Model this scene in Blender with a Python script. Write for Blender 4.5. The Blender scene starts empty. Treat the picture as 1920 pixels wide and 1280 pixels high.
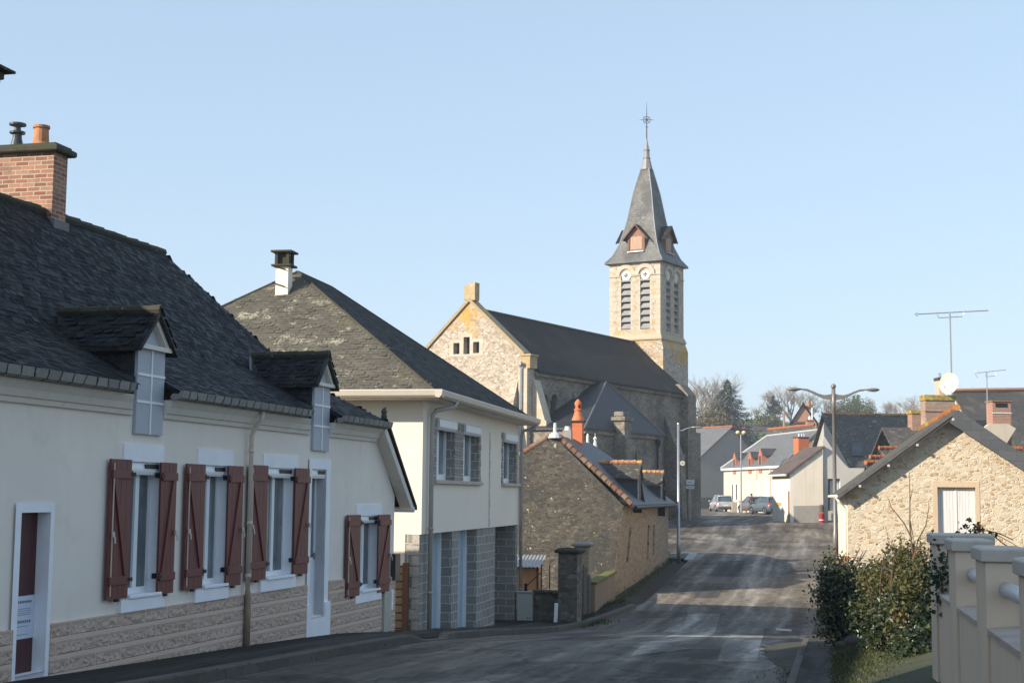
import bpy, math, random
from mathutils import Vector, Matrix
from mathutils.geometry import tessellate_polygon
from bpy.types import NodeSocket
PI = math.pi
rad = math.radians
C = bpy.context.scene.collection

# ------------------------------------------------------------------ survey of the place
# eye at the origin (z = 0 is eye height), street runs away along +Y
FPX = 2750.0
PITCH = math.atan(286 / FPX)
ROLL = .0092
FWD = Vector((0, math.cos(PITCH), math.sin(PITCH)))
_u0 = Vector((0, -math.sin(PITCH), math.cos(PITCH)))
_r0 = Vector((1, 0, 0))
RT = math.cos(ROLL) * _r0 + math.sin(ROLL) * _u0
UP = math.cos(ROLL) * _u0 - math.sin(ROLL) * _r0
def ray(x, y): return (x - 960) / FPX * RT - (y - 640) / FPX * UP + FWD
def at(x, y, Y):
    """point at ground distance Y seen in the direction surveyed as x, y"""
    r = ray(x, y)
    return r * (Y / r.y)

class Frame:
    """local plan of a building: u along its front, w out of its front, z up"""
    def __init__(s, O, d):
        l = math.hypot(*d)
        s.O = O; s.d = (d[0] / l, d[1] / l); s.n = (s.d[1], -s.d[0])
    def P(s, u, w, z): return Vector((s.O[0] + u * s.d[0] + w * s.n[0], s.O[1] + u * s.d[1] + w * s.n[1], z))
    def hit(s, x, y, w=0):
        r = ray(x, y); c = s.O[0] * s.n[0] + s.O[1] * s.n[1] + w
        t = c / (r[0] * s.n[0] + r[1] * s.n[1])
        return ((r[0] * t - s.O[0]) * s.d[0] + (r[1] * t - s.O[1]) * s.d[1], r[2] * t)
    def hitu(s, x, y, u=0):
        r = ray(x, y); c = s.O[0] * s.d[0] + s.O[1] * s.d[1] + u
        t = c / (r[0] * s.d[0] + r[1] * s.d[1])
        return ((r[0] * t - s.O[0]) * s.n[0] + (r[1] * t - s.O[1]) * s.n[1], r[2] * t)
F1 = Frame((-9.8, 0), (.2514, 1))
F2 = Frame((-1.81, 30.1), (.1917, 1))
F3 = Frame((3.83, 50), (.2, 1))
FC = Frame((-2.43, 86), (11.24, 19))
FB = Frame((10.29, 45), (.2, 1))
FW = Frame((4.22, 14.9), (.197, 1))

# ------------------------------------------------------------------ objects
ORG = {}
def tag(o, label=None, cat=None, group=None, kind=None):
    if label: o['label'] = label
    if cat: o['category'] = cat
    if group: o['group'] = group
    if kind: o['kind'] = kind
    return o
def thing(name, label, cat, loc, group=None):
    o = bpy.data.objects.new(name, None); C.objects.link(o)
    o.location = loc; o.empty_display_size = .3
    ORG[o] = Vector(loc)
    return tag(o, label, cat, group)

class MB:
    def __init__(s): s.v = []; s.f = []; s.m = []; s.isl = []
    def add(s, pts, faces, m=0):
        b = len(s.v); s.v += [Vector(p) for p in pts]; s.isl.append((b, len(s.f)))
        for f in faces: s.f.append([b + i for i in f]); s.m.append(m)
    def poly(s, pts, m=0): s.add(pts, [range(len(pts))], m)
    def box(s, fr, u0, u1, w0, w1, z0, z1, m=0):
        p = [fr.P(u, w, z) for z in (z0, z1) for w in (w0, w1) for u in (u0, u1)]
        s.add(p, [(0, 2, 3, 1), (4, 5, 7, 6), (0, 1, 5, 4), (2, 6, 7, 3), (0, 4, 6, 2), (1, 3, 7, 5)], m)
    def bevbox(s, fr, u0, u1, w0, w1, z0, z1, b=.01, m=0):
        r = []
        for z, i in ((z0, b), (z0 + b, 0), (z1 - b, 0), (z1, b)):
            r.append([fr.P(u0 + i, w0 + i, z), fr.P(u1 - i, w0 + i, z), fr.P(u1 - i, w1 - i, z), fr.P(u0 + i, w1 - i, z)])
        s.loft(r, True, m)
    def prism(s, bot, top, m=0):
        n = len(bot)
        s.add(list(bot) + list(top), [list(range(n))[::-1], list(range(n, 2 * n))] + [(i, (i + 1) % n, n + (i + 1) % n, n + i) for i in range(n)], m)
    def slab(s, pts, t, m=0):
        s.prism([Vector(p) - Vector((0, 0, t)) for p in pts], pts, m)
    def ext_w(s, fr, pts, w0, w1, m=0):      # outline in u,z pushed through w
        s.prism([fr.P(u, w0, z) for u, z in pts], [fr.P(u, w1, z) for u, z in pts], m)
    def ext_u(s, fr, pts, u0, u1, m=0):      # outline in w,z pushed through u
        s.prism([fr.P(u0, w, z) for w, z in pts], [fr.P(u1, w, z) for w, z in pts], m)
    def loft(s, rings, caps=True, m=0, closed=True):
        n = len(rings[0]); b = len(s.v); s.isl.append((b, len(s.f)))
        for r in rings: s.v += [Vector(p) for p in r]
        for k in range(len(rings) - 1):
            for i in range(n if closed else n - 1):
                j = (i + 1) % n
                s.f.append([b + k * n + i, b + k * n + j, b + (k + 1) * n + j, b + (k + 1) * n + i]); s.m.append(m)
        if caps:
            s.f.append([b + i for i in range(n)][::-1]); s.m.append(m)
            s.f.append([b + (len(rings) - 1) * n + i for i in range(n)]); s.m.append(m)
    def tube(s, pts, r, n=8, m=0, caps=True):
        pts = [Vector(p) for p in pts]; rings = []
        rr = r if isinstance(r, (list, tuple)) else [r] * len(pts)
        x = None
        for i, p in enumerate(pts):
            t = (pts[min(i + 1, len(pts) - 1)] - pts[max(i - 1, 0)]).normalized()
            if x is None:
                x = t.cross(Vector((0, 0, 1)))
                if x.length < .01: x = t.cross(Vector((0, 1, 0)))
            x = (x - t * x.dot(t)).normalized(); y = t.cross(x)
            rings.append([p + (x * math.cos(2 * PI * k / n) + y * math.sin(2 * PI * k / n)) * rr[i] for k in range(n)])
        s.loft(rings, caps, m)
    def lathe(s, c, prof, n=16, m=0):
        c = Vector(c)
        s.loft([[c + Vector((r * math.cos(2 * PI * k / n), r * math.sin(2 * PI * k / n), z)) for k in range(n)] for r, z in prof], True, m)
    def pierced(s, fr, outer, holes, w, depth, m=0, mr=None, axis='w'):
        P = (lambda u, z, ww: fr.P(u, ww, z)) if axis == 'w' else (lambda a, z, ww: fr.P(ww, a, z))
        loops = [[Vector((u, z, 0)) for u, z in outer]] + [[Vector((u, z, 0)) for u, z in h] for h in holes]
        flat = [p for l in loops for p in l]
        dd = depth if axis == 'w' else -depth
        s.add([P(p.x, p.y, w) for p in flat], [list(t) for t in tessellate_polygon(loops)], m)
        for h in holes:
            for i in range(len(h)):
                a, b = h[i], h[(i + 1) % len(h)]
                s.poly([P(*a, w), P(*b, w), P(*b, w - dd), P(*a, w - dd)], m if mr is None else mr)
    def pieces(s):
        """the separate pieces of the shapes so far, as lists of shape numbers"""
        k = len(s.isl); bx = []
        for i, (a, f) in enumerate(s.isl):
            e = s.isl[i + 1][0] if i + 1 < k else len(s.v)
            q = s.v[a:e]
            lo = [min(p[c] for p in q) for c in range(3)]; hi = [max(p[c] for p in q) for c in range(3)]
            bx.append((lo, hi, max(hi[c] - lo[c] for c in range(3))))
        par = list(range(k))
        def root(i):
            while par[i] != i: par[i] = par[par[i]]; i = par[i]
            return i
        for i in range(k):
            for j in range(i + 1, k):
                d = math.sqrt(sum(max(0, bx[i][0][c] - bx[j][1][c], bx[j][0][c] - bx[i][1][c]) ** 2 for c in range(3)))
                if d <= max(.02, .49 * max(bx[i][2], bx[j][2])): par[root(i)] = root(j)
        g = {}
        for i in range(k): g.setdefault(root(i), []).append(i)
        return list(g.values())
    def build(s, name, mats, parent=None, base=None, smooth=False, label=None):
        if parent is not None and 1 < len(s.isl) < 300:
            gs = s.pieces()
            if len(gs) > 1:
                first = None
                for g in gs:
                    t = MB()
                    for i in g:
                        a, f = s.isl[i]; e, fe = s.isl[i + 1] if i + 1 < len(s.isl) else (len(s.v), len(s.f))
                        o = len(t.v) - a; t.isl.append((len(t.v), len(t.f)))
                        t.v += s.v[a:e]; t.f += [[x + o for x in q] for q in s.f[f:fe]]; t.m += s.m[f:fe]
                    o = t._build(name, mats, parent, base, smooth, label); first = first or o
                return first
        return s._build(name, mats, parent, base, smooth, label)
    def _build(s, name, mats, parent=None, base=None, smooth=False, label=None):
        me = bpy.data.meshes.new(name)
        if parent is not None: org = ORG[parent]
        elif base is not None: org = Vector(base)
        else:
            zs = min(p.z for p in s.v); n = len(s.v)
            org = Vector((sum(p.x for p in s.v) / n, sum(p.y for p in s.v) / n, zs))
        me.from_pydata([p - org for p in s.v], [], s.f)
        mats = mats if isinstance(mats, (list, tuple)) else [mats]
        for m in mats: me.materials.append(m)
        uv = me.uv_layers.new(name='UVMap')
        for p in me.polygons:
            p.material_index = s.m[p.index]; p.use_smooth = smooth
            n = p.normal
            if abs(n.z) > .999 or n.length < .5: a, b = Vector((1, 0, 0)), Vector((0, 1, 0))
            else:
                a = Vector((-n.y, n.x, 0)).normalized(); b = n.cross(a)
                if b.z < 0: b = -b
            for li in p.loop_indices:
                q = me.vertices[me.loops[li].vertex_index].co
                uv.data[li].uv = (q.dot(a), q.dot(b))
        o = bpy.data.objects.new(name, me); C.objects.link(o)
        if parent is not None: o.parent = parent
        else: o.location = org
        ORG[o] = org
        if label: o['label'] = label
        return o
def rect(a0, a1, z0, z1): return [(a0, z0), (a1, z0), (a1, z1), (a0, z1)]
def arch(c, hw, z0, z1, n=8):
    """round-headed opening outline: springing so that the crown is at z1"""
    zs = z1 - hw
    return [(c - hw, z0), (c + hw, z0)] + [(c + hw * math.cos(PI * i / n), zs + hw * math.sin(PI * i / n)) for i in range(n + 1)]

# ------------------------------------------------------------------ materials
def mk(nt, t, ins=None, **at_):
    n = nt.nodes.new(t)
    for k, v in at_.items(): setattr(n, k, v)
    for k, v in (ins or {}).items():
        if isinstance(v, NodeSocket): nt.links.new(v, n.inputs[k])
        else: n.inputs[k].default_value = v
    return n
def c4(c): return (c[0], c[1], c[2], 1)
def mix(nt, f, a, b, mode='MIX'):
    n = mk(nt, 'ShaderNodeMix', data_type='RGBA', blend_type=mode)
    for i, v in ((0, f), (6, a), (7, b)):
        if isinstance(v, NodeSocket): nt.links.new(v, n.inputs[i])
        else: n.inputs[i].default_value = v if i == 0 else c4(v)
    return n.outputs[2]
def mth(nt, op, a, b=0.0, clamp=False):
    n = mk(nt, 'ShaderNodeMath', operation=op, use_clamp=clamp)
    for i, v in enumerate((a, b)):
        if isinstance(v, NodeSocket): nt.links.new(v, n.inputs[i])
        else: n.inputs[i].default_value = v
    return n.outputs[0]
def ramp(nt, f, stops, interp='LINEAR'):
    n = mk(nt, 'ShaderNodeValToRGB', {'Fac': f}); cr = n.color_ramp; cr.interpolation = interp
    while len(cr.elements) < len(stops): cr.elements.new(.5)
    for e, (p, c) in zip(cr.elements, stops):
        e.position = p; e.color = c4(c) if not isinstance(c, (int, float)) else (c, c, c, 1)
    return n.outputs[0]
def noise(nt, vec, scale, detail=4, rough=.55):
    return mk(nt, 'ShaderNodeTexNoise', {'Vector': vec, 'Scale': scale, 'Detail': detail, 'Roughness': rough}).outputs[0]
def newmat(name):
    m = bpy.data.materials.new(name); m.use_nodes = True; nt = m.node_tree
    b = nt.nodes['Principled BSDF']; tc = nt.nodes.new('ShaderNodeTexCoord')
    return m, nt, b, tc
def setp(nt, b, col=None, rough=None, metal=None, bump=None, bstr=.4, bdist=.02, spec=None):
    if col is not None:
        if isinstance(col, NodeSocket): nt.links.new(col, b.inputs['Base Color'])
        else: b.inputs['Base Color'].default_value = c4(col)
    if rough is not None:
        if isinstance(rough, NodeSocket): nt.links.new(rough, b.inputs['Roughness'])
        else: b.inputs['Roughness'].default_value = rough
    if metal is not None: b.inputs['Metallic'].default_value = metal
    if spec is not None: b.inputs['Specular IOR Level'].default_value = spec
    if bump is not None:
        n = mk(nt, 'ShaderNodeBump', {'Height': bump, 'Strength': bstr, 'Distance': bdist})
        nt.links.new(n.outputs[0], b.inputs['Normal'])
def mapv(nt, v, scale=(1, 1, 1)):
    return mk(nt, 'ShaderNodeMapping', {'Vector': v, 'Scale': scale}).outputs[0]
def lichen(nt, vec, col, lcol, scale, lo, hi, breakup=14, zl=None):
    a = noise(nt, vec, scale, 3); b_ = noise(nt, vec, breakup, 4, .7)
    f = mth(nt, 'ADD', mth(nt, 'MULTIPLY', a, .6), mth(nt, 'MULTIPLY', b_, .4))
    if zl: f = mth(nt, 'ADD', f, mth(nt, 'MINIMUM', .13, mth(nt, 'MULTIPLY', mth(nt, 'SUBTRACT', mk(nt, 'ShaderNodeSeparateXYZ', {0: vec}).outputs[2], zl[0]), zl[1])))
    return mix(nt, ramp(nt, f, [(lo, 0), (hi, 1)]), col, lcol)

def plain(name, col, rough=.6, metal=0, var=.12, vs=3, bump=0):
    m, nt, b, tc = newmat(name)
    n = noise(nt, tc.outputs['Object'], vs, 5, .6)
    n2 = noise(nt, tc.outputs['Object'], vs * 9, 3, .6)
    f = mth(nt, 'ADD', mth(nt, 'MULTIPLY', n, .7), mth(nt, 'MULTIPLY', n2, .3))
    d = tuple(max(0, c * (1 - var * 1.6)) for c in col); l = tuple(min(1, c * (1 + var)) for c in col)
    setp(nt, b, ramp(nt, f, [(.3, d), (.7, l)]), rough, metal, n2 if bump else None, bump, .01)
    return m
def plaster(name, col, dirt=(.25, .22, .18), var=.08, damt=.35, bstr=.25, streak=.3):
    m, nt, b, tc = newmat(name); ob = tc.outputs['Object']
    n = noise(nt, ob, .9, 5, .6); fine = noise(nt, ob, 70, 3, .7)
    base = ramp(nt, n, [(.25, tuple(c * (1 - var) for c in col)), (.75, tuple(min(1, c * (1 + var * .6)) for c in col))])
    st = noise(nt, mapv(nt, ob, (3.2, 3.2, .18)), 1.6, 5, .65)
    base = mix(nt, mth(nt, 'MULTIPLY', ramp(nt, st, [(.5, 0), (.78, 1)]), streak), base, dirt)
    bl = noise(nt, ob, 2.3, 6, .7)
    base = mix(nt, mth(nt, 'MULTIPLY', ramp(nt, bl, [(.55, 0), (.8, 1)]), damt), base, dirt)
    setp(nt, b, base, .9, None, fine, bstr, .004)
    return m
def rubble(name, stones, mortar, scale=4.5, joint=.05, bstr=.8, lich=None, flat=1.7, dirt=None, spec=None):
    m, nt, b, tc = newmat(name); ob = tc.outputs['Object']
    wob = mk(nt, 'ShaderNodeTexNoise', {'Vector': ob, 'Scale': 3.5, 'Detail': 3})
    v = mk(nt, 'ShaderNodeVectorMath', {0: ob, 1: mk(nt, 'ShaderNodeVectorMath', {0: wob.outputs['Color'], 3: .16}, operation='SCALE').outputs[0]}, operation='ADD').outputs[0]
    v = mapv(nt, v, (1, 1, flat))
    cell = mk(nt, 'ShaderNodeTexVoronoi', {'Vector': v, 'Scale': scale, 'Randomness': .95})
    edge = mk(nt, 'ShaderNodeTexVoronoi', {'Vector': v, 'Scale': scale, 'Randomness': .95}, feature='DISTANCE_TO_EDGE')
    sep = mk(nt, 'ShaderNodeSeparateColor', {'Color': cell.outputs['Color']})
    k = len(stones)
    col = ramp(nt, sep.outputs[0], [(i / k, s) for i, s in enumerate(stones)], 'CONSTANT')
    fine = noise(nt, ob, 22, 5, .7)
    col = mix(nt, .5, col, ramp(nt, fine, [(.25, .25), (.75, .95)]), 'MULTIPLY')
    col = mix(nt, .35, col, ramp(nt, fine, [(.2, (.1, .09, .07)), (.8, (1, .95, .85))]), 'OVERLAY')
    je = mth(nt, 'ADD', edge.outputs[0], mth(nt, 'MULTIPLY', mth(nt, 'SUBTRACT', fine, .5), .05))
    # some stones are flushed over with mortar
    flush = ramp(nt, sep.outputs[1], [(.62, 0), (.66, 1)])
    jf = ramp(nt, je, [(joint * .6, 1), (joint * 1.5, 0)])
    jf = mth(nt, 'MAXIMUM', jf, mth(nt, 'MULTIPLY', flush, .75))
    mcol = mix(nt, ramp(nt, noise(nt, ob, 5, 4), [(.3, 0), (.7, 1)]), mortar, tuple(c * .78 for c in mortar))
    col = mix(nt, jf, col, mcol)
    if dirt: col = lichen(nt, ob, col, dirt, .5, .46, .62, 6)
    for l in (lich or []): col = lichen(nt, ob, col, *l)
    h = mth(nt, 'ADD', mth(nt, 'MULTIPLY', mth(nt, 'SUBTRACT', 1, jf), ramp(nt, sep.outputs[2], [(0, .35), (1, 1)])), mth(nt, 'MULTIPLY', fine, .45))
    setp(nt, b, col, .92, None, h, bstr, .035, .3)
    return m
def bricks(name, c1, c2, mortar, bw=.22, bh=.065, ms=.011, lich=None, bstr=.5, off=.5, rough=.88):
    m, nt, b, tc = newmat(name); uv = tc.outputs['UV']; ob = tc.outputs['Object']
    wob = mk(nt, 'ShaderNodeTexNoise', {'Vector': ob, 'Scale': 5, 'Detail': 2})
    v = mk(nt, 'ShaderNodeVectorMath', {0: uv, 1: mk(nt, 'ShaderNodeVectorMath', {0: wob.outputs['Color'], 3: bh * .22}, operation='SCALE').outputs[0]}, operation='ADD').outputs[0]
    br = mk(nt, 'ShaderNodeTexBrick', {'Vector': v, 'Color1': c4(c1), 'Color2': c4(c2), 'Mortar': c4(mortar), 'Scale': 1, 'Mortar Size': ms, 'Mortar Smooth': .3, 'Brick Width': bw, 'Row Height': bh}, offset=off)
    n = noise(nt, ob, 18, 5, .7)
    col = mix(nt, .55, br.outputs[0], ramp(nt, n, [(.25, .4), (.75, 1)]), 'MULTIPLY')
    for l in (lich or []): col = lichen(nt, ob, col, *l)
    h = mth(nt, 'ADD', mth(nt, 'SUBTRACT', 1, br.outputs[1]), mth(nt, 'MULTIPLY', n, .5))
    setp(nt, b, col, rough, None, h, bstr, .012)
    return m
def rockface(name, c1, c2, bw=.62, bh=.21):
    m, nt, b, tc = newmat(name); uv = tc.outputs['UV']; ob = tc.outputs['Object']
    br = mk(nt, 'ShaderNodeTexBrick', {'Vector': uv, 'Color1': c4(c1), 'Color2': c4(c2), 'Mortar': c4(c2), 'Scale': 1, 'Mortar Size': .022, 'Mortar Smooth': .25, 'Brick Width': bw, 'Row Height': bh})
    n = noise(nt, mapv(nt, ob, (1, 1, 1.5)), 9, 4, .6); n2 = noise(nt, ob, 30, 4, .7)
    rk = mk(nt, 'ShaderNodeTexVoronoi', {'Vector': mapv(nt, ob, (1, 1, 1.3)), 'Scale': 10})
    col = mix(nt, .4, br.outputs[0], ramp(nt, n2, [(.25, .5), (.75, 1)]), 'MULTIPLY')
    fy = mth(nt, 'FRACT', mth(nt, 'DIVIDE', mk(nt, 'ShaderNodeSeparateXYZ', {0: uv}).outputs[1], bh))
    band = ramp(nt, fy, [(0, 0), (.1, 1), (.68, 1), (.8, 0)])
    f = mth(nt, 'MULTIPLY', mth(nt, 'SUBTRACT', 1, br.outputs[1]), band)
    col = mix(nt, mth(nt, 'MULTIPLY', mth(nt, 'SUBTRACT', 1, band), .55), col, tuple(min(1, x * 1.06) for x in c2))
    h = mth(nt, 'MULTIPLY', f, mth(nt, 'ADD', .5, mth(nt, 'ADD', n, mth(nt, 'MULTIPLY', rk.outputs[0], .7))))
    setp(nt, b, col, .9, None, mth(nt, 'ADD', h, mth(nt, 'MULTIPLY', n2, .08)), 1, .05)
    return m
def slate(name, c1, c2, tw=.2, th=.11, lich=None, rough=.55, bstr=.7, bd=.012, mott=.5, spec=.5):
    m, nt, b, tc = newmat(name); uv = tc.outputs['UV']; ob = tc.outputs['Object']
    wob = mk(nt, 'ShaderNodeTexNoise', {'Vector': ob, 'Scale': 2.5, 'Detail': 3})
    v = mk(nt, 'ShaderNodeVectorMath', {0: uv, 1: mk(nt, 'ShaderNodeVectorMath', {0: wob.outputs['Color'], 3: th * .5}, operation='SCALE').outputs[0]}, operation='ADD').outputs[0]
    dk = tuple(c * .5 for c in c1)
    br = mk(nt, 'ShaderNodeTexBrick', {'Vector': v, 'Color1': c4(c1), 'Color2': c4(c2), 'Mortar': c4(dk), 'Scale': 1, 'Mortar Size': .006, 'Mortar Smooth': .4, 'Brick Width': tw, 'Row Height': th})
    n = noise(nt, ob, 1.3, 6, .65); n2 = noise(nt, ob, 30, 3, .7)
    col = mix(nt, mott, br.outputs[0], ramp(nt, n, [(.3, .35), (.7, 1)]), 'MULTIPLY')
    col = mix(nt, .4, col, ramp(nt, n2, [(.3, .4), (.7, 1)]), 'MULTIPLY')
    for l in (lich or []): col = lichen(nt, ob, col, *l)
    y = mk(nt, 'ShaderNodeSeparateXYZ', {0: v}).outputs[1]
    fr = mth(nt, 'FRACT', mth(nt, 'DIVIDE', y, th))
    h = mth(nt, 'ADD', mth(nt, 'SUBTRACT', 1, fr), mth(nt, 'MULTIPLY', mth(nt, 'SUBTRACT', 1, br.outputs[1]), .6))
    h = mth(nt, 'ADD', h, mth(nt, 'MULTIPLY', n2, .8))
    setp(nt, b, col, ramp(nt, n2, [(.3, rough - .12), (.7, rough + .15)]), None, h, bstr, bd, spec)
    return m
def slatecover(name, cols, lich=None, rough=(.42, .75), spec=.4, mott=.5):
    """for roofs laid slate by slate: every slate its own tone"""
    m, nt, b, tc = newmat(name); ob = tc.outputs['Object']; g = nt.nodes.new('ShaderNodeNewGeometry'); ri = g.outputs['Random Per Island']
    k = len(cols); col = ramp(nt, ri, [(i / max(1, k - 1), c) for i, c in enumerate(cols)])
    n = noise(nt, ob, 1.1, 5, .65); n2 = noise(nt, ob, 34, 4, .7)
    col = mix(nt, mott, col, ramp(nt, n, [(.3, .4), (.7, 1)]), 'MULTIPLY'); col = mix(nt, .5, col, ramp(nt, n2, [(.3, .45), (.7, 1)]), 'MULTIPLY')
    for l in (lich or []): col = lichen(nt, ob, col, *l)
    r2 = mth(nt, 'FRACT', mth(nt, 'MULTIPLY', ri, 7.31))
    setp(nt, b, col, mth(nt, 'ADD', rough[0], mth(nt, 'MULTIPLY', r2, rough[1] - rough[0])), None, n2, .5, .006, spec)
    return m
def inside(p, poly):
    c = False; n = len(poly)
    for i in range(n):
        (x1, y1), (x2, y2) = poly[i], poly[(i + 1) % n]
        if (y1 > p[1]) != (y2 > p[1]) and p[0] < (x2 - x1) * (p[1] - y1) / (y2 - y1) + x1: c = not c
    return c
def slates(poly, tw, th, seed, lift=.014, jit=.012, slip=.02):
    """courses of overlapping slates over one flat roof plane (corners in 3-D)"""
    rr = random.Random(seed); P0 = Vector(poly[0]); nrm = Vector((0, 0, 0))
    for i in range(len(poly)): nrm += Vector(poly[i]).cross(Vector(poly[(i + 1) % len(poly)]))
    nrm.normalize()
    if nrm.z < 0: nrm = -nrm
    a = Vector((-nrm.y, nrm.x, 0)).normalized(); b = nrm.cross(a)
    if b.z < 0: b = -b
    q = [((Vector(p) - P0).dot(a), (Vector(p) - P0).dot(b)) for p in poly]
    x0, x1 = min(p[0] for p in q), max(p[0] for p in q); y0, y1 = min(p[1] for p in q), max(p[1] for p in q)
    mb = MB(); j = 0; y = y0 - th * .1
    while y < y1:
        x = x0 - (tw / 2 if j % 2 else 0); wv = .01 * math.sin(j * .7)
        while x < x1 + tw:
            w = tw * rr.uniform(.9, 1.0)
            if inside((x - w / 2, y + th * .4), q) and inside((x + w / 2, y + th * .4), q):
                L = th * 1.75; s = rr.gauss(0, slip * th * 4) if rr.random() < .12 else rr.gauss(0, .004); l0 = lift * rr.uniform(.6, 1.5); l1 = l0 + rr.gauss(0, jit * .5); dx = rr.gauss(0, .004)
                B = P0 + a * (x + dx) + b * (y + s + wv * math.sin(x * .9))
                mb.add([B - a * w / 2 + nrm * l0, B + a * w / 2 + nrm * l1, B + a * w / 2 + b * L + nrm * .002, B - a * w / 2 + b * L + nrm * .002], [(0, 1, 2, 3)])
            x += tw
        y += th; j += 1
    return mb
def metal(name, col, rough=.45, met=.6): return plain(name, col, rough, met, .08, 6)
def glass(name, col=(.04, .05, .06), rough=.06):
    m, nt, b, tc = newmat(name)
    n = noise(nt, tc.outputs['Object'], 1.1, 2)
    setp(nt, b, ramp(nt, n, [(.3, tuple(c * .6 for c in col)), (.7, tuple(c * 1.5 for c in col))]), rough, None, n, .03, .05, .6)
    return m
def wood(name, col, var=.25, rough=.7, grain=(14, 14, .8), bstr=.3):
    m, nt, b, tc = newmat(name)
    n = noise(nt, mapv(nt, tc.outputs['Object'], grain), 2, 5, .65)
    setp(nt, b, ramp(nt, n, [(.25, tuple(c * (1 - var) for c in col)), (.75, tuple(min(1, c * (1 + var)) for c in col))]), rough, None, n, bstr, .006)
    return m
def leafmat(name, cols, rough=.5, trans=.25):
    m, nt, b, tc = newmat(name)
    g = nt.nodes.new('ShaderNodeNewGeometry')
    k = len(cols)
    col = ramp(nt, g.outputs['Random Per Island'], [(i / max(1, k - 1), c) for i, c in enumerate(cols)])
    setp(nt, b, col, rough, None, None)
    tr = mk(nt, 'ShaderNodeBsdfTranslucent', {'Color': col}); ms = mk(nt, 'ShaderNodeMixShader', {0: trans, 1: b.outputs[0], 2: tr.outputs[0]})
    nt.links.new(ms.outputs[0], nt.nodes['Material Output'].inputs[0])
    return m
def asphalt(name, c, tan=(.12, .1, .08), rough=.62, patchy=.75):
    m, nt, b, tc = newmat(name); ob = tc.outputs['Object']
    wob = mk(nt, 'ShaderNodeTexNoise', {'Vector': ob, 'Scale': .9, 'Detail': 3})
    obw = mk(nt, 'ShaderNodeVectorMath', {0: ob, 1: mk(nt, 'ShaderNodeVectorMath', {0: wob.outputs['Color'], 3: .35}, operation='SCALE').outputs[0]}, operation='ADD').outputs[0]
    rot = mk(nt, 'ShaderNodeMapping', {'Vector': obw, 'Rotation': (0, 0, rad(12.5))}).outputs[0]
    trk = noise(nt, mapv(nt, rot, (1, .035, 1)), 1.15, 5, .65)          # wheel tracks along the street
    big = noise(nt, mapv(nt, rot, (1, .25, 1)), .7, 6, .65); mid = noise(nt, mapv(nt, rot, (1, .4, 1)), 3, 6, .7); fine = noise(nt, ob, 55, 4, .85); grit = noise(nt, ob, 240, 2, .9)
    col = ramp(nt, trk, [(.34, tuple(x * .52 for x in c)), (.5, tuple(x * .9 for x in c)), (.64, tuple(x * 1.75 for x in c))])
    col = mix(nt, .6, col, ramp(nt, big, [(.3, .45), (.55, .9), (.7, 1)]), 'MULTIPLY')
    for sx, sy, hi in ((.5, .17, .34), (.3, .4, .22)):                   # cut and refilled rectangles
        pat = mk(nt, 'ShaderNodeTexVoronoi', {'Vector': mapv(nt, rot, (sx, sy, 1)), 'Scale': 1, 'Randomness': .85}, distance='CHEBYCHEV')
        pr = mk(nt, 'ShaderNodeSeparateColor', {'Color': pat.outputs['Color']}).outputs[0]
        col = mix(nt, patchy, col, ramp(nt, pr, [(0, .42), (hi, .55), (hi + .01, 1), (.8, 1), (.81, .8)], 'CONSTANT'), 'MULTIPLY')
    col = mix(nt, ramp(nt, mid, [(.52, 0), (.75, .6)]), col, tan)
    vr = mk(nt, 'ShaderNodeTexVoronoi', {'Vector': mk(nt, 'ShaderNodeVectorMath', {0: ob, 1: mk(nt, 'ShaderNodeVectorMath', {0: mk(nt, 'ShaderNodeTexNoise', {'Vector': ob, 'Scale': 1.2, 'Detail': 4}).outputs['Color'], 3: 1.1}, operation='SCALE').outputs[0]}, operation='ADD').outputs[0], 'Scale': .4}, feature='DISTANCE_TO_EDGE')
    col = mix(nt, ramp(nt, vr.outputs[0], [(.004, .7), (.014, 0)]), col, (.012, .012, .013))
    col = mix(nt, .6, col, ramp(nt, fine, [(.25, .4), (.75, 1)]), 'MULTIPLY'); col = mix(nt, .5, col, ramp(nt, grit, [(.3, .45), (.7, 1)]), 'MULTIPLY')
    setp(nt, b, col, ramp(nt, trk, [(.4, rough + .15), (.62, rough - .2)]), None, mth(nt, 'ADD', fine, mth(nt, 'MULTIPLY', grit, .6)), .45, .008, .3)
    b.inputs['Diffuse Roughness'].default_value = 1
    return m
def curtained(name):
    m, nt, b, tc = newmat(name); ob = tc.outputs['Object']
    n = noise(nt, mapv(nt, ob, (9, 9, .25)), 1, 4, .6); n2 = noise(nt, ob, 1.4, 3)
    col = mix(nt, ramp(nt, n2, [(.4, 0), (.65, 1)]), ramp(nt, n, [(.3, (.07, .085, .09)), (.7, (.27, .31, .32))]), (.09, .11, .12))
    setp(nt, b, col, .05, None, n2, .02, .05, .6)
    return m
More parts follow.
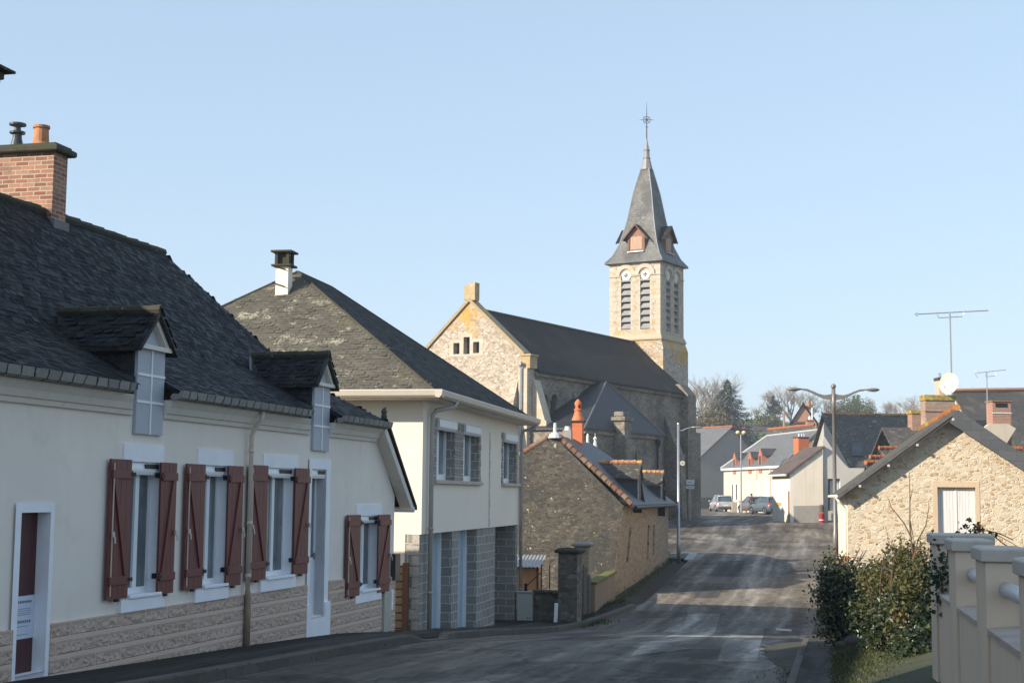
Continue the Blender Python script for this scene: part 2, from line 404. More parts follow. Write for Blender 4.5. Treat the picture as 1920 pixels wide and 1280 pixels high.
# ------------------------------------------------------------------ palette
WHITE = plain('white_paint', (.82, .82, .82), .5, 0, .04)
CREAM = plaster('cream_render', (.83, .755, .67), (.60, .54, .47), .06, .4, .25, .16)
CREAM2 = plaster('ivory_render', (.84, .76, .64), (.6, .54, .46), .04, .2, .2, .08)
CORN = plaster('cornice_render', (.74, .69, .61), (.42, .38, .33), .06, .4)
LINT = plain('white_render', (.88, .88, .91), .85, 0, .05, 3, .15)
PLINTH = rockface('rock_faced_plinth', (.60, .44, .34), (.66, .50, .40))
SLATE1 = slate('blue_black_slate', (.012, .013, .016), (.03, .033, .039), .19, .13, [((.10, .095, .07), 1.6, .645, .72, 40), ((.035, .035, .02), .8, .55, .7, 12)], .55, 1, .03, .5, .3)
SLATE1B = slate('mossy_dormer_slate', (.02, .021, .022), (.04, .04, .04), .17, .11, [((.055, .055, .025), 2.2, .5, .62, 20)], .65, .9, .018)
SLATE2 = slate('olive_lichened_slate', (.14, .127, .10), (.165, .15, .12), .22, .11, [((.155, .145, .07), 1.0, .52, .66, 20), ((.36, .34, .26), 1.3, .575, .64, 24), ((.5, .22, .03), 2.2, .70, .72, 9)], .85, 1, .035, .5, .2)
SLATE3 = slate('church_slate', (.022, .021, .02), (.038, .035, .033), .25, .14, [((.10, .085, .05), .45, .53, .66, 20), ((.012, .012, .012), .9, .52, .62, 10)], .75, .9, .03, .75, .25)
SLATEG = slate('grey_slate', (.15, .15, .155), (.2, .2, .2), .24, .13, None, .6, .6, .015, .35)
SLATEL = slate('lichened_old_slate', (.085, .08, .07), (.125, .115, .10), .24, .14, [((.36, .34, .28), 5, .57, .63, 34), ((.30, .29, .23), 1.2, .60, .68, 20), ((.3, .17, .05), 2, .66, .7, 12)], .8, .8, .02, .5, .3)
SPIRE = slate('pale_spire_slate', (.19, .185, .175), (.25, .245, .235), .22, .13, [((.085, .085, .083), .55, .49, .54, 9), ((.30, .29, .26), 1.4, .60, .68, 14)], .65, .8, .02, .45)
ZINC = metal('zinc', (.34, .36, .38), .4, .5)
GUTTER1 = bricks('slate_gutter_strip', (.26, .255, .235), (.34, .33, .30), (.02, .02, .02), .27, .6, .016, bstr=.6)
SHUT = wood('oxblood_shutter_paint', (.135, .032, .026), .22, .5)
REDDOOR = wood('dark_red_door_paint', (.07, .012, .012), .2, .4)
IRON = plain('black_iron', (.02, .02, .022), .5, .5)
PVC = plain('white_pvc', (.82, .84, .87), .35, 0, .03)
PANE = curtained('curtained_glass')
DARKPANE = glass('dark_glass', (.05, .06, .075), .06)
GREYBOARD = plain('grey_boarded_pane', (.40, .43, .48), .55, 0, .05, 2)
PIPE = plain('beige_downpipe', (.62, .54, .45), .5, 0, .08)
PIPEG = plain('grey_downpipe', (.40, .38, .35), .5, 0, .06)
BRICK = bricks('old_red_brick', (.27, .095, .055), (.50, .25, .155), (.50, .41, .32), .22, .068, .011, [((.15, .10, .08), 2.5, .55, .72, 9)], .7)
BRICKO = bricks('orange_brick', (.62, .16, .06), (.66, .20, .08), (.60, .2, .1), .22, .065, .006, bstr=.3)
BLOCK = bricks('grey_split_block', (.27, .255, .23), (.35, .33, .30), (.62, .6, .57), .42, .2, .013, bstr=1)
BLOCKL = bricks('sunlit_split_block', (.50, .46, .40), (.56, .52, .45), (.60, .57, .5), .42, .2, .012, bstr=1)
CONC = plain('weathered_concrete', (.30, .28, .25), .9, 0, .2, 4, .3)
CONCD = slatecover('dark_mossy_concrete', [(.085, .078, .062), (.10, .09, .07)], [((.05, .055, .025), 3, .5, .65, 12), ((.32, .22, .05), 4, .64, .70, 14), ((.3, .29, .25), 7, .64, .69, 18)], (.85, .95), .2)
POT = plain('clay_pot', (.45, .20, .09), .8, 0, .25, 8)
TILE = plain('clay_verge_tile', (.40, .165, .10), .8, 0, .35, 7, .3)
TILEM = bricks('lichened_ridge_tile', (.42, .15, .08), (.5, .22, .12), (.55, .45, .35), .3, 3, .02, [((.55, .38, .1), 3, .5, .6, 14)], .3)
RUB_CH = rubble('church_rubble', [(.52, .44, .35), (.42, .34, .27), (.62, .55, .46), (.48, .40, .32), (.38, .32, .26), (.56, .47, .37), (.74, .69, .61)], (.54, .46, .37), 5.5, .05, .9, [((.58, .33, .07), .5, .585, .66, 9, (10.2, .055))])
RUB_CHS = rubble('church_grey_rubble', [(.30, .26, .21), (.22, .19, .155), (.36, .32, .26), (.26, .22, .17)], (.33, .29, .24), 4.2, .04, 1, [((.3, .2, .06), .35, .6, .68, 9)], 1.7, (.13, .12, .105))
ASHLAR = bricks('lichened_limestone', (.56, .48, .38), (.64, .56, .45), (.46, .4, .31), .55, .32, .01, [((.56, .34, .10), .55, .60, .70, 7), ((.3, .26, .2), 1.6, .6, .7, 12)], .4)
ORANGEL = plain('orange_lichened_stone', (.52, .32, .09), .9, 0, .4, 6, .4)
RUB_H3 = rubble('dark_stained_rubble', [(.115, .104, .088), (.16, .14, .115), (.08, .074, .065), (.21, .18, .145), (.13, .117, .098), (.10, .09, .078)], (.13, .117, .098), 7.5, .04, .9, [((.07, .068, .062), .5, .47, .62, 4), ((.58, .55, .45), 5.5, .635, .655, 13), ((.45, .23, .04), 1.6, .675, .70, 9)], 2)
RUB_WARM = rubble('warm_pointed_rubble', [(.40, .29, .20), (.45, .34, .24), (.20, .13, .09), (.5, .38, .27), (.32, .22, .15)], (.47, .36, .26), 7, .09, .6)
RUB_BARN = rubble('cream_barn_rubble', [(.58, .46, .32), (.68, .57, .42), (.52, .40, .27), (.78, .70, .57), (.62, .50, .36), (.52, .33, .18), (.72, .63, .50), (.60, .51, .39)], (.67, .565, .42), 6.5, .10, .7, None, 1.9)
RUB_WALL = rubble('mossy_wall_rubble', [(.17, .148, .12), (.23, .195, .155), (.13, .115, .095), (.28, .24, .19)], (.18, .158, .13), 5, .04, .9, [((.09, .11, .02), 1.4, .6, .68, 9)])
ORANGEW = wood('orange_shed_boards', (.55, .27, .12), .2, .7, (1, 10, 1))
FENCEB = bricks('beige_concrete_boards', (.42, .29, .17), (.46, .33, .2), (.14, .09, .05), 3, .155, .018, bstr=.8)
OLDWOOD = wood('grey_weathered_wood', (.10, .085, .065), .4, .85)
WALLP = plaster('tan_wall_render', (.72, .57, .43), (.38, .30, .22), .05, .22, .25, .5)
CAPW = plain('grey_cement_cap', (.50, .45, .385), .85, 0, .1, 4, .2)
TUBE = plain('white_rail_tube', (.62, .62, .64), .35, 0, .04)
POLE = metal('taupe_lamp_paint', (.21, .19, .175), .45, .3)
GALV = metal('galvanised_steel', (.42, .43, .45), .38, .7)
SLATEBARGE = slate('slate_clad_bargeboard', (.085, .088, .095), (.11, .112, .12), .5, .3, None, .5, .3, .006, .2)
SOFFIT = plain('dark_soffit_boards', (.10, .095, .09), .85, 0, .3, 3)
ROAD = asphalt('patched_asphalt', (.20, .172, .138), (.25, .205, .15), .68)
PATH = asphalt('dark_pavement', (.05, .045, .038), (.06, .052, .04), .95, .2)
KERB = bricks('granite_kerb', (.095, .085, .07), (.13, .118, .098), (.04, .036, .03), 1.0, 3, .02, [((.06, .06, .04), 1.2, .5, .65, 8)], .5)
EARTH = plain('verge_earth', (.055, .048, .033), .95, 0, .35, 3, .5)
FIELD = plain('field_grass', (.085, .13, .03), .95, 0, .3, .15, 0)
PAINTM = plain('worn_road_paint', (.38, .36, .32), .8, 0, .25, 6)

# ------------------------------------------------------------------ ground
PROF = [(-12, -1.2), (0, -1.6), (9, -1.86), (17.5, -2.18), (26.2, -2.5), (29.7, -2.74), (40.7, -3.42), (44, -3.44), (47.7, -3.33), (56, -3.06), (66.2, -2.71), (80, -2.13), (91, -1.50), (101, -1.42), (120, -1.40), (150, -1.38), (180, -1.3), (700, -1.3)]
def prof(y):
    n = len(PROF)
    y = max(PROF[0][0], min(PROF[-1][0] - 1e-6, y))
    for i in range(n - 1):
        if PROF[i][0] <= y < PROF[i + 1][0]: break
    x0, a = PROF[i]; x1, b = PROF[i + 1]; h = x1 - x0
    def sl(k):
        if k <= 0 or k >= n - 1: return (PROF[min(k + 1, n - 1)][1] - PROF[max(k - 1, 0)][1]) / (PROF[min(k + 1, n - 1)][0] - PROF[max(k - 1, 0)][0])
        s0 = (PROF[k][1] - PROF[k - 1][1]) / (PROF[k][0] - PROF[k - 1][0]); s1 = (PROF[k + 1][1] - PROF[k][1]) / (PROF[k + 1][0] - PROF[k][0])
        return 0 if s0 * s1 <= 0 else 2 * s0 * s1 / (s0 + s1)
    t = (y - x0) / h; m0 = sl(i) * h; m1 = sl(i + 1) * h
    return a * (2 * t**3 - 3 * t**2 + 1) + m0 * (t**3 - 2 * t**2 + t) + b * (-2 * t**3 + 3 * t**2) + m1 * (t**3 - t**2)
LEFT = [(-12, -11.6), (5, -7.3), (23, -2.66), (38, 1.3), (41, 2.15), (44.5, 3.15), (47.9, 4.35), (56, 6.0), (65, 7.8), (66.5, 8.0), (69, 6), (70, -3), (80, -3), (112, 12), (125, 14), (150, 12), (178, 10)]
def lerp(tab, y):
    if y <= tab[0][0]: return tab[0][1]
    for (a, b), (c, d) in zip(tab, tab[1:]):
        if a <= y <= c: return b + (d - b) * (y - a) / (c - a)
    return tab[-1][1]
def road_l(y): return lerp(LEFT, y)
def road_r(y): return 3.3 + .22 * (y - 17.8) if y < 66 else 13.9 + (y - 66) * .45
def sm(a, b, x):
    t = max(0, min(1, (x - a) / (b - a))); return t * t * (3 - 2 * t)
def ground(x, y):
    z = prof(y) - .1
    r = x - road_r(y)
    if r > 0 and y < 66: z += min(r * .28, .62) * (1 - sm(52, 66, y))
    z += 19 * sm(165, 345, y) * (.9 + .1 * math.sin(x * .013 + 1))
    return z
def dip(y): return sm(26, 26.8, y) * (1 - sm(28.9, 29.8, y))
def sheet(name, ys, xl, xr, nx, dz, m, kind='structure', zf=ground):
    mb = MB(); 
    rows = []
    for y in ys:
        a, b_ = xl(y), xr(y)
        rows.append([Vector((a + (b_ - a) * i / nx, y, zf(a + (b_ - a) * i / nx, y) + dz)) for i in range(nx + 1)])
    mb.loft(rows, False, 0, False)
    o = mb.build(name, m, base=(0, 0, 0), smooth=True)
    return tag(o, kind=kind)
def frange(a, b, s):
    n = max(1, int(round((b - a) / s))); return [a + (b - a) * i / n for i in range(n + 1)]
YS = frange(-12, 70, 1) + frange(72, 180, 3) + frange(186, 360, 6) + frange(380, 700, 40)
KS = 1.08        # everything beyond the near house stands this much farther off than first surveyed
def fs_(y): return 1 + (KS - 1) * sm(26.5, 32, y)
def gs(x, y): s = fs_(y); return s * ground(x / s, y / s)
def ps(y): s = fs_(y); return s * prof(y / s)
def rls(y): s = fs_(y); return s * road_l(y / s)
def rrs(y): s = fs_(y); return s * road_r(y / s)
def gx(y, i, n=70):
    t = -1 + 2 * i / n
    return 12 + (abs(t) ** 2.2) * (1 if t > 0 else -1) * 420 + t * 20
mb = MB()
mb.loft([[Vector((gx(y, i), y, gs(gx(y, i), y) - .12 - (.0 if abs(gx(y, i)) < 60 else .4))) for i in range(71)] for y in YS], False, 0, False)
g = mb.build('ground', [EARTH, FIELD], base=(0, 0, 0), smooth=True); tag(g, kind='structure')
for p in g.data.polygons:
    c = p.center
    if c.y > 170: p.material_index = 1
rz = lambda x, y: ps(y) - .1 - .0035 * abs(x - (rls(y) + rrs(y)) / 2) * (1 if y < 66 else 0)
sheet('road', frange(-11, 71.8, .5), rls, rrs, 14, -.004, ROAD, zf=rz)
sheet('village_square', frange(71.8, 192, 1.5), lambda y: lerp([(66.5, -8), (80, -6), (112, 8), (200, 8)], y), lambda y: 15.2 + (y - 71.8) * .42, 30, -.006, ROAD, zf=gs)
wallx = lambda y: (-9.8 + .2514 * y) if y < 29.7 else (-1.95 + .1917 * (y - 32.5) - .15 if y < 44.3 else .27 + (y - 44.3) * .33)
sheet('left_pavement', frange(-10, 50, .5), lambda y: wallx(y) - .7, lambda y: rls(y) - .02, 8, .02, PATH, zf=lambda x, y: ps(y) - .085 * dip(y) * sm(rls(y) - 1.0, rls(y) - .15, x))
sheet('right_pavement', frange(-10, 27.5, .5), lambda y: rrs(y) + .13, lambda y: rrs(y) + 1.2, 4, .05, PATH, zf=lambda x, y: ps(y))
# kerb stones, dropped between 26.6 and 29.2 for the garage
mb = MB()
for a, b_ in ((-10, 50),):
    rows = []
    for y in frange(a, b_, .5):
        e = 1 - .92 * dip(y); x = rls(y); t = ps(y) + .01 + .025 * e; q = ps(y) - .2
        rows.append([(x - .02, y, q), (x + .17, y, q), (x + .17, y, t - .02 - .1 * (1 - e)), (x + .15, y, t - .1 * (1 - e)), (x - .02, y, t - .1 * (1 - e))])
    mb.loft(rows, True)
tag(mb.build('kerb', KERB, base=(0, 0, 0)), kind='structure')
mb = MB()
rows = []
for y in frange(-10, 33, .5):
    x = rrs(y); t = ps(y) - .03; q = ps(y) - .25
    rows.append([(x - .0, y, q), (x + .15, y, q), (x + .15, y, t), (x, y, t)])
mb.loft(rows, True)
tag(mb.build('kerb', KERB, base=(0, 0, 0)), kind='structure')
# patches and worn paint laid on the asphalt
def patch(quad, m, dz=.002):
    """quad given as surveyed corners on the road: near-left, near-right, far-right, far-left"""
    P = []
    for x, y in quad:
        r = ray(x, y); 
        Y = 12.0
        while Y < 165:
            if r.z / r.y * Y < rz(r.x / r.y * Y, Y): break
            Y += .05
        P.append(Vector((r.x / r.y * Y, Y)))
    mb = MB(); n = 10; rows = []
    for i in range(n + 1):
        a = P[0].lerp(P[3], i / n); b_ = P[1].lerp(P[2], i / n)
        rows.append([Vector((a.lerp(b_, j / 6).x, a.lerp(b_, j / 6).y, (rz if a.y < 71.7 else gs)(a.lerp(b_, j / 6).x, a.lerp(b_, j / 6).y) + dz)) for j in range(7)])
    mb.loft(rows, False, 0, False)
    return tag(mb.build('road_patch', m, base=(0, 0, 0)), kind='structure')
ROADD = asphalt('fresh_tar_patch', (.085, .08, .072), (.11, .1, .085), .75, .2)
ROADL = asphalt('pale_worn_patch', (.26, .235, .20), (.28, .24, .19), .6, .2)
patch([(1425, 1212), (1497, 1214), (1500, 1180), (1432, 1175)], ROADD)
patch([(1330, 1080), (1385, 1080), (1398, 1050), (1350, 1050)], ROADD)
patch([(1300, 1120), (1345, 1120), (1360, 1098), (1322, 1098)], ROADD)
patch([(1345, 1240), (1420, 1240), (1432, 1190), (1370, 1190)], ROADL)
patch([(1180, 1230), (1300, 1215), (1350, 1150), (1290, 1150)], ROADL)
patch([(1340, 990), (1400, 990), (1400, 982), (1345, 982)], ROADD, .004)
patch([(1240, 1185), (1275, 1185), (1290, 1170), (1258, 1170)], ROADL, .006)
patch([(1455, 1182), (1484, 1184), (1484, 1180), (1455, 1178)], PAINTM, .016)
patch([(1282, 1050), (1300, 1050), (1309, 1035), (1293, 1035)], PAINTM, .016)
patch([(1256, 1038), (1293, 1037), (1293, 1034.5), (1256, 1035)], PAINTM, .016)
patch([(1503, 974), (1520, 976), (1512, 972), (1500, 971)], PAINTM, .01)

# ------------------------------------------------------------------ the long cream house on the left
F = F1
h1 = thing('terraced_house', 'long cream house with oxblood shutters and a dark slate roof', 'house', F.P(24, 0, prof(23) + .0))
UL, UR = 15.5, 30.62           # far ends of the front
EZ, RW, RZ = 1.36, -2.9, 4.24
wins = [(19.8, 20.62), (21.97, 22.72), (24.2, 25.28)]
vA, vB = (29.41, 1.33), (31.21, -.23)
holes = [rect(17.31, 17.92, -2.12, -.26)]
for a, b_ in wins: holes.append(rect(a, b_, -1.36, .38))
holes += [rect(26.1, 26.78, -2.12, .40), rect(28.64, 29.6, -1.83, -.43)]
mb = MB()
mb.pierced(F, [(UL, -3.2), (UR, -3.2), (UR, -.05), (29.3, 1.2), (UL, 1.2)], holes, 0, .30)
for pts in ([(UR, 0, -3.4), (UR, -5.8, -3.4), (UR, -5.8, -.05), (UR, 0, -.05)], [(UL, -5.8, -3.4), (UR, -5.8, -3.4), (UR, -5.8, .1), (UL, -5.8, 1.2)], [(UL, 0, -3.2), (UL, -5.8, -3.2), (UL, -5.8, 1.2), (UL, RW, RZ - .1), (UL, 0, 1.2)]):
    mb.poly([F.P(*p) for p in pts])
mb.build('wall', CREAM, h1)
mb = MB()
for a, b_ in ((UL, 17.22), (18.0, 25.96), (26.98, UR + .02)):
    z0 = -3.3
    hs = [h for h in holes if False]
    mb.ext_w(F, [(a, z0), (b_, z0), (b_, -1.62 if b_ > 29 else -1.56), (a, -1.56)], .0, .045) if not (a > 26) else None
mb.ext_w(F, [(26.98, -3.3), (28.3, -3.3), (28.3, -1.57), (26.98, -1.54)], 0, .045)
mb.ext_w(F, [(28.3, -3.3), (29.75, -3.3), (29.75, -2.03), (28.3, -2.03)], 0, .045)
mb.ext_w(F, [(29.75, -3.3), (UR + .02, -3.3), (UR + .02, -1.66), (29.75, -1.62)], 0, .045)
mb.build('plinth', PLINTH, h1)
# roof: two-pitch front with a sprocketed foot, hipped at the far end and running on down as a verge
mw, mz = -1.2, 2.13
def hipu(z): return vA[0] + (vA[1] - z) / .867 if z <= vA[1] else vA[0] - (z - vA[1]) / .867
e = (.28, EZ)
FL = [F.P(UL, e[0], EZ), F.P(vA[0], e[0], EZ), F.P(hipu(mz), mw, mz), F.P(UL, mw, mz)]
FU = [F.P(UL, mw, mz), F.P(hipu(mz), mw, mz), F.P(hipu(RZ), RW, RZ), F.P(UL, RW, RZ)]
bk = -5.8 - .28
BK = [F.P(UL, RW, RZ), F.P(hipu(RZ), RW, RZ), F.P(vA[0], bk, EZ), F.P(UL, bk, EZ)]
HP = [F.P(vA[0], .28, EZ), F.P(31.25, .28, -.27), F.P(31.25, bk, -.27), F.P(vA[0], bk, EZ), F.P(hipu(RZ), RW, RZ), F.P(hipu(mz), mw, mz)]
mb = MB()
for q in (FU, BK, HP): mb.slab(q, .07)
zw = EZ + (.28 - .02) * (mz - EZ) / (.28 - mw)          # roof plane where it passes over the wall face
mb.slab([F.P(UL, .02, zw), F.P(hipu(zw), .02, zw), FL[2], FL[3]], .07)
s1_, s2_ = F.hit(259, 715, .28)[0], F.hit(588, 772, .28)[0]
for a, b_ in ((UL, s1_), (20.60, s2_), (26.82, None)):   # eaves interrupted by the wall dormers
    mb.slab([F.P(a, .28, EZ), F.P(b_ or vA[0], .28, EZ), F.P(b_ or hipu(zw), .02, zw), F.P(a, .02, zw)], .07)
roof1 = mb.build('roof', SLATE1, h1)
mb = MB()
rr = random.Random(4)
u = UL
while u < hipu(RZ) - .1:
    L = .38; a = F.P(u, RW, RZ + .0); b_ = F.P(min(u + L + .03, hipu(RZ)), RW, RZ + .0)
    mb.tube([a, b_], [.055 + rr.random() * .02, .07 + rr.random() * .025], 7); u += L
mb.build('ridge_tiles', CONCD, roof1)
SC1 = slatecover('laid_blue_black_slates', [(.005, .0055, .0065), (.008, .0085, .010), (.011, .012, .014), (.007, .0075, .0085), (.020, .022, .026)], [((.10, .095, .07), 1.6, .655, .72, 40), ((.030, .030, .018), .8, .55, .7, 12)], (.5, .85), .28)
for i, q in enumerate(([F.P(15.5, .30, EZ - .01), F.P(vA[0], .30, EZ - .01), F.P(hipu(mz), mw, mz), F.P(15.5, mw, mz)], [F.P(15.5, mw, mz), F.P(hipu(mz), mw, mz), F.P(hipu(RZ), RW, RZ), F.P(15.5, RW, RZ)], [F.P(31.25, .28, -.27), F.P(31.25, bk, -.27), F.P(vA[0], bk, EZ), F.P(hipu(RZ), RW, RZ), F.P(hipu(mz), mw, mz), F.P(vA[0], .28, EZ)])):
    sl = slates(q, .15, .09, 100 + i, .008, .010)
    keep = MB()
    for a_i, (v0, f0) in enumerate(sl.isl):      # none where the dormers stand
        c = sl.v[v0]; rel = Vector((c.x - F.O[0], c.y - F.O[1])); u_ = rel.x * F.d[0] + rel.y * F.d[1]; w_ = rel.x * F.n[0] + rel.y * F.n[1]
        if ((19.70 < u_ < 20.68 or 25.93 < u_ < 26.9) and w_ > -1.15) or (w_ > -.05 and (s1_ - .09 < u_ < 20.68 or s2_ - .09 < u_ < 26.9)): continue
        keep.add(sl.v[v0:v0 + 4], [(0, 1, 2, 3)])
    keep._build('slate_covering', SC1, roof1)
mb = MB()   # soffit boards of the verge
mb.prism([F.P(29.25, 0, 1.16), F.P(31.05, 0, -.36), F.P(31.05, .24, -.36), F.P(29.25, .24, 1.16)], [F.P(29.33, 0, 1.28), F.P(31.15, 0, -.27), F.P(31.15, .24, -.27), F.P(29.33, .24, 1.28)])
mb.tube([F.P(31.02, .29, -.33), F.P(31.02, -5.9, -.33)], .055, 8)
mb.build('verge_soffit', CORN, h1)
def corn(a, b_, g1):
    mb = MB()
    prof_ = [(0, .98), (.05, .98), (.07, 1.04), (.10, 1.05), (.14, 1.13), (.20, 1.2), (.22, 1.23), (0, 1.23)]
    mb.prism([F.P(a, w, z) for w, z in prof_], [F.P(b_ - w * (b_ - g1) / .38, w, z) for w, z in prof_])
    mb.build('cornice', CORN, h1)
    mb = MB()
    mb.ext_u(F, [(.16, 1.232), (.30, 1.232), (.36, 1.255), (.385, 1.355), (.35, 1.355), (.31, 1.31), (.22, 1.315)], a - .1 if a > UL else a, g1)
    mb.build('gutter', GUTTER1, h1)
def gx_(px, y): return F.hit(px, y, .38)[0]
corn(UL, 19.80, gx_(256, 728)); corn(20.60, 26.02, gx_(586, 778)); corn(26.82, 29.35, 29.33)
# dormers
def dormer(u0, u1, zb, zt, za, back, hw=.14):
    uc = (u0 + u1) / 2
    d = MB()
    for uu in (u0, u1):     # slate-hung cheeks
        d.prism([F.P(uu - .03, .0, EZ - .2), F.P(uu + .03, .0, EZ - .2), F.P(uu + .03, -1.35, EZ - .2), F.P(uu - .03, -1.35, EZ - .2)],
                [F.P(uu - .03, .0, zt + .05), F.P(uu + .03, .0, zt + .05), F.P(uu + .03, -1.35, zt + .05), F.P(uu - .03, -1.35, zt + .05)])
    dd = d.build('dormer', SLATE1B, h1)
    r = MB()
    for s in (-1, 1):
        eu = uc + s * ((u1 - u0) / 2 + hw); ez = zt - .05
        r.slab([F.P(uc, .17, za + .06), F.P(eu, .17, ez), F.P(eu, -1.05, ez), F.P(uc, back, za + .06)], .06)
    r.build('dormer_roof', SLATE1B, dd)
    for s in (-1, 1):
        eu = uc + s * ((u1 - u0) / 2 + hw); ez = zt - .05
        slates([F.P(uc, .19, za + .065), F.P(eu, .19, ez + .005), F.P(eu, -1.05, ez + .005), F.P(uc, back, za + .065)], .15, .09, 7 + int(u0), .012, .02)._build('slate_covering', SC1, dd)
    r = MB(); eu = uc - ((u1 - u0) / 2 + hw); r.tube([F.P(uc - .03, back - .02, za + .05), F.P(eu - .02, -1.07, zt - .03)], .03, 6); r.build('lead_valley', plain('dull_lead', (.16, .165, .17), .6), dd)
    r = MB()
    v = .17
    while v > back + .1:
        r.tube([F.P(uc, v, za + .075), F.P(uc, max(v - .33, back), za + .075)], [.075, .06], 8); v -= .3
    r.build('dormer_ridge', CONCD, dd)
    r = MB()      # pediment
    r.ext_w(F, [(u0, zt), (u1, zt), (uc, za - .03)], -.02, .02, 0)
    r.build('pediment', GREYBOARD, dd)
    r = MB()
    r.ext_w(F, [(u0 - .06, zt), (uc, za), (uc, za - .1), (u0 + .06, zt)], .02, .10)
    r.ext_w(F, [(u1 + .06, zt), (u1 - .06, zt), (uc, za - .1), (uc, za)], .02, .10)
    r.box(F, u0 - .06, u1 + .06, .02, .12, zt - .06, zt)
    r.build('pediment_moulding', CORN, dd)
    r = MB(); r.box(F, u0, u1, .005, .05, zb, zt - .06)
    r.build('boarded_window', GREYBOARD, dd)
    r = MB()
    H = zt - .06 - zb
    r.box(F, uc - .015, uc + .015, .051, .064, zb, zt - .06)
    for f in (.36, .68): r.box(F, u0, u1, .051, .062, zb + H * f - .016 + .02, zb + H * f + .016 + .02)
    r.build('glazing_bar', WHITE, dd)
dormer(19.83, 20.58, .745, 1.93, 2.34, -1.42)
dormer(26.06, 26.8, .72, 1.90, 2.33, -1.3)
# shutters, windows
def shutter(u0, u1, z0, z1, side, swing):
    """leaf hinged on the opening side; side -1 = left leaf"""
    mb = MB(); hinge = u1 if side < 0 else u0; W = u1 - u0
    sw = lambda u, w: (lambda k: F.P(hinge + (u - hinge) * math.cos(swing), .045 + w + abs(u - hinge) * math.sin(swing), 0))(0)
    class G:      # swung frame
        P = staticmethod(lambda u, w, z: sw(u, w) + Vector((0, 0, z)))
    nb = 4
    for i in range(nb): mb.bevbox(G, u0 + W * i / nb + .003, u0 + W * (i + 1) / nb - .003, 0, .03, z0, z1, .004)
    H = z1 - z0
    for f in (.1, .86): mb.bevbox(G, u0 + .02, u1 - .01, .031, .056, z0 + H * f, z0 + H * f + .11, .005)
    a, b_ = (u0 + .06, u1 - .06) if side > 0 else (u1 - .06, u0 + .06)
    zl, zh = z0 + H * .1 + .11, z0 + H * .86
    t = .075 * (1 if b_ > a else -1)
    mb.ext_w(G, [(a, zl), (a + t, zl), (b_, zh), (b_ - t, zh)], .031, .052)
    sh = mb.build('shutter', SHUT, h1)
    mb = MB()
    for f in (.12, .88):
        mb.box(G, hinge - .05, hinge + .05, .0565, .066, z0 + H * f, z0 + H * f + .05)
        mb.box(G, hinge - .03, hinge + .03, -.05, -.01, z0 + H * f, z0 + H * f + .07)
    mb.box(G, u0 + W * .4, u0 + W * .55, .005, .05, z0 - .03, z0)
    mb.build('hinge', IRON, sh)
    mb = MB()
    fu = u0 + .06 if side < 0 else u1 - .04
    if side < 0: mb.tube([G.P(fu, .045, z0 + .05), G.P(fu, .045, z1 - .05)], .009, 6)
    mb.lathe(G.P(fu, .06, z0 + H * .44), [(.0, 0), (.022, .01), (.022, .07), (0, .08)], 8)
    mb.tube([G.P(fu, .06, z0 + H * .46), G.P(fu, .085, z0 + H * .44), G.P(fu, .09, z0 + H * .4)], .01, 6)
    mb.build('latch', PIPE, sh)
def win(u0, u1, z0, z1, dw, boxh=.17, lint=None, sill=None, door=False):
    s = MB()
    if lint: s.box(F, lint[0], lint[1], 0, .02, z1, lint[2])
    if sill: s.box(F, sill[0], sill[1], 0, .06, sill[2], z0 - .03); s.bevbox(F, u0 - .02, u1 + .02, -.3, .09, z0 - .03, z0 + .015, .008)
    for a, b_ in ((u0 - .02, u0 + .0), (u1, u1 + .035)): s.box(F, a, b_, -.02, .02, z0 + .016, z1)
    s.poly([F.P(u0 + .002, 0, z0), F.P(u0 + .002, -.3, z0), F.P(u0 + .002, -.3, z1), F.P(u0 + .002, 0, z1)])
    s.poly([F.P(u1 - .002, 0, z0), F.P(u1 - .002, -.3, z0), F.P(u1 - .002, -.3, z1), F.P(u1 - .002, 0, z1)])
    s.build('window_surround', LINT, h1)
    f = MB(); t = .055; w0, w1 = -dw - .05, -dw
    zz = z1 - .03
    f.box(F, u0, u0 + t, w0, w1, z0, zz); f.box(F, u1 - t, u1, w0, w1, z0, zz)
    f.box(F, u0 + t, u1 - t, w0, w1, z0, z0 + .09); f.box(F, u0 + t, u1 - t, w0, w1, zz - t, zz)
    c = u0 + (u1 - u0) * .52
    if door: f.box(F, u0 + t, u1 - t, w0 + .01, w1 - .005, z0 + .09, z0 + .95); f.box(F, u0 + t, u1 - t, w0, w1 + .006, z0 + .95, z0 + 1.02)
    if not door: f.box(F, c - .05, c + .05, w0, w1 + .012, z0 + .09, zz - t)
    nm = 'glazed_door' if door else 'window'
    o = f.build(nm, PVC, h1)
    p = MB(); zlo = z0 + 1.02 if door else z0 + .09
    p.box(F, u0 + t, u1 - t, w0 + .02, w0 + .03, zlo, zz - t); p.build('pane', PANE, o)
    if door:
        k = MB(); k.box(F, u1 - .10, u1 - .08, w1, w1 + .04, z0 + .98, z0 + 1.1); k.build('handle', ZINC, o)
    b = MB(); n = 6; r_ = [(-.02 - dw * .2, z1 - .005), (-.02, z1 - .005)] + [(-.02 + .02 * math.sin(PI * i / n), z1 - .02 - (boxh - .02) * i / n) for i in range(1, n + 1)] + [(-.02 - dw * .9, z1 - boxh)]
    b.ext_u(F, r_, u0 + .004, u1 - .004); o2 = b.build('roller_box', PVC, h1)
    v = MB(); v.box(F, u0 + (u1 - u0) * .5, u1 - .04, .001, .012, z1 - .085, z1 - .025); v.build('vent_grille', IRON, o2)
win(19.8, 20.62, -1.36, .38, .12, .17, (19.61, 20.71, .61), (19.6, 20.78, -1.555))
win(21.97, 22.72, -1.36, .38, .12, .16, (21.74, 22.92, .61), (21.7, 22.8, -1.57))
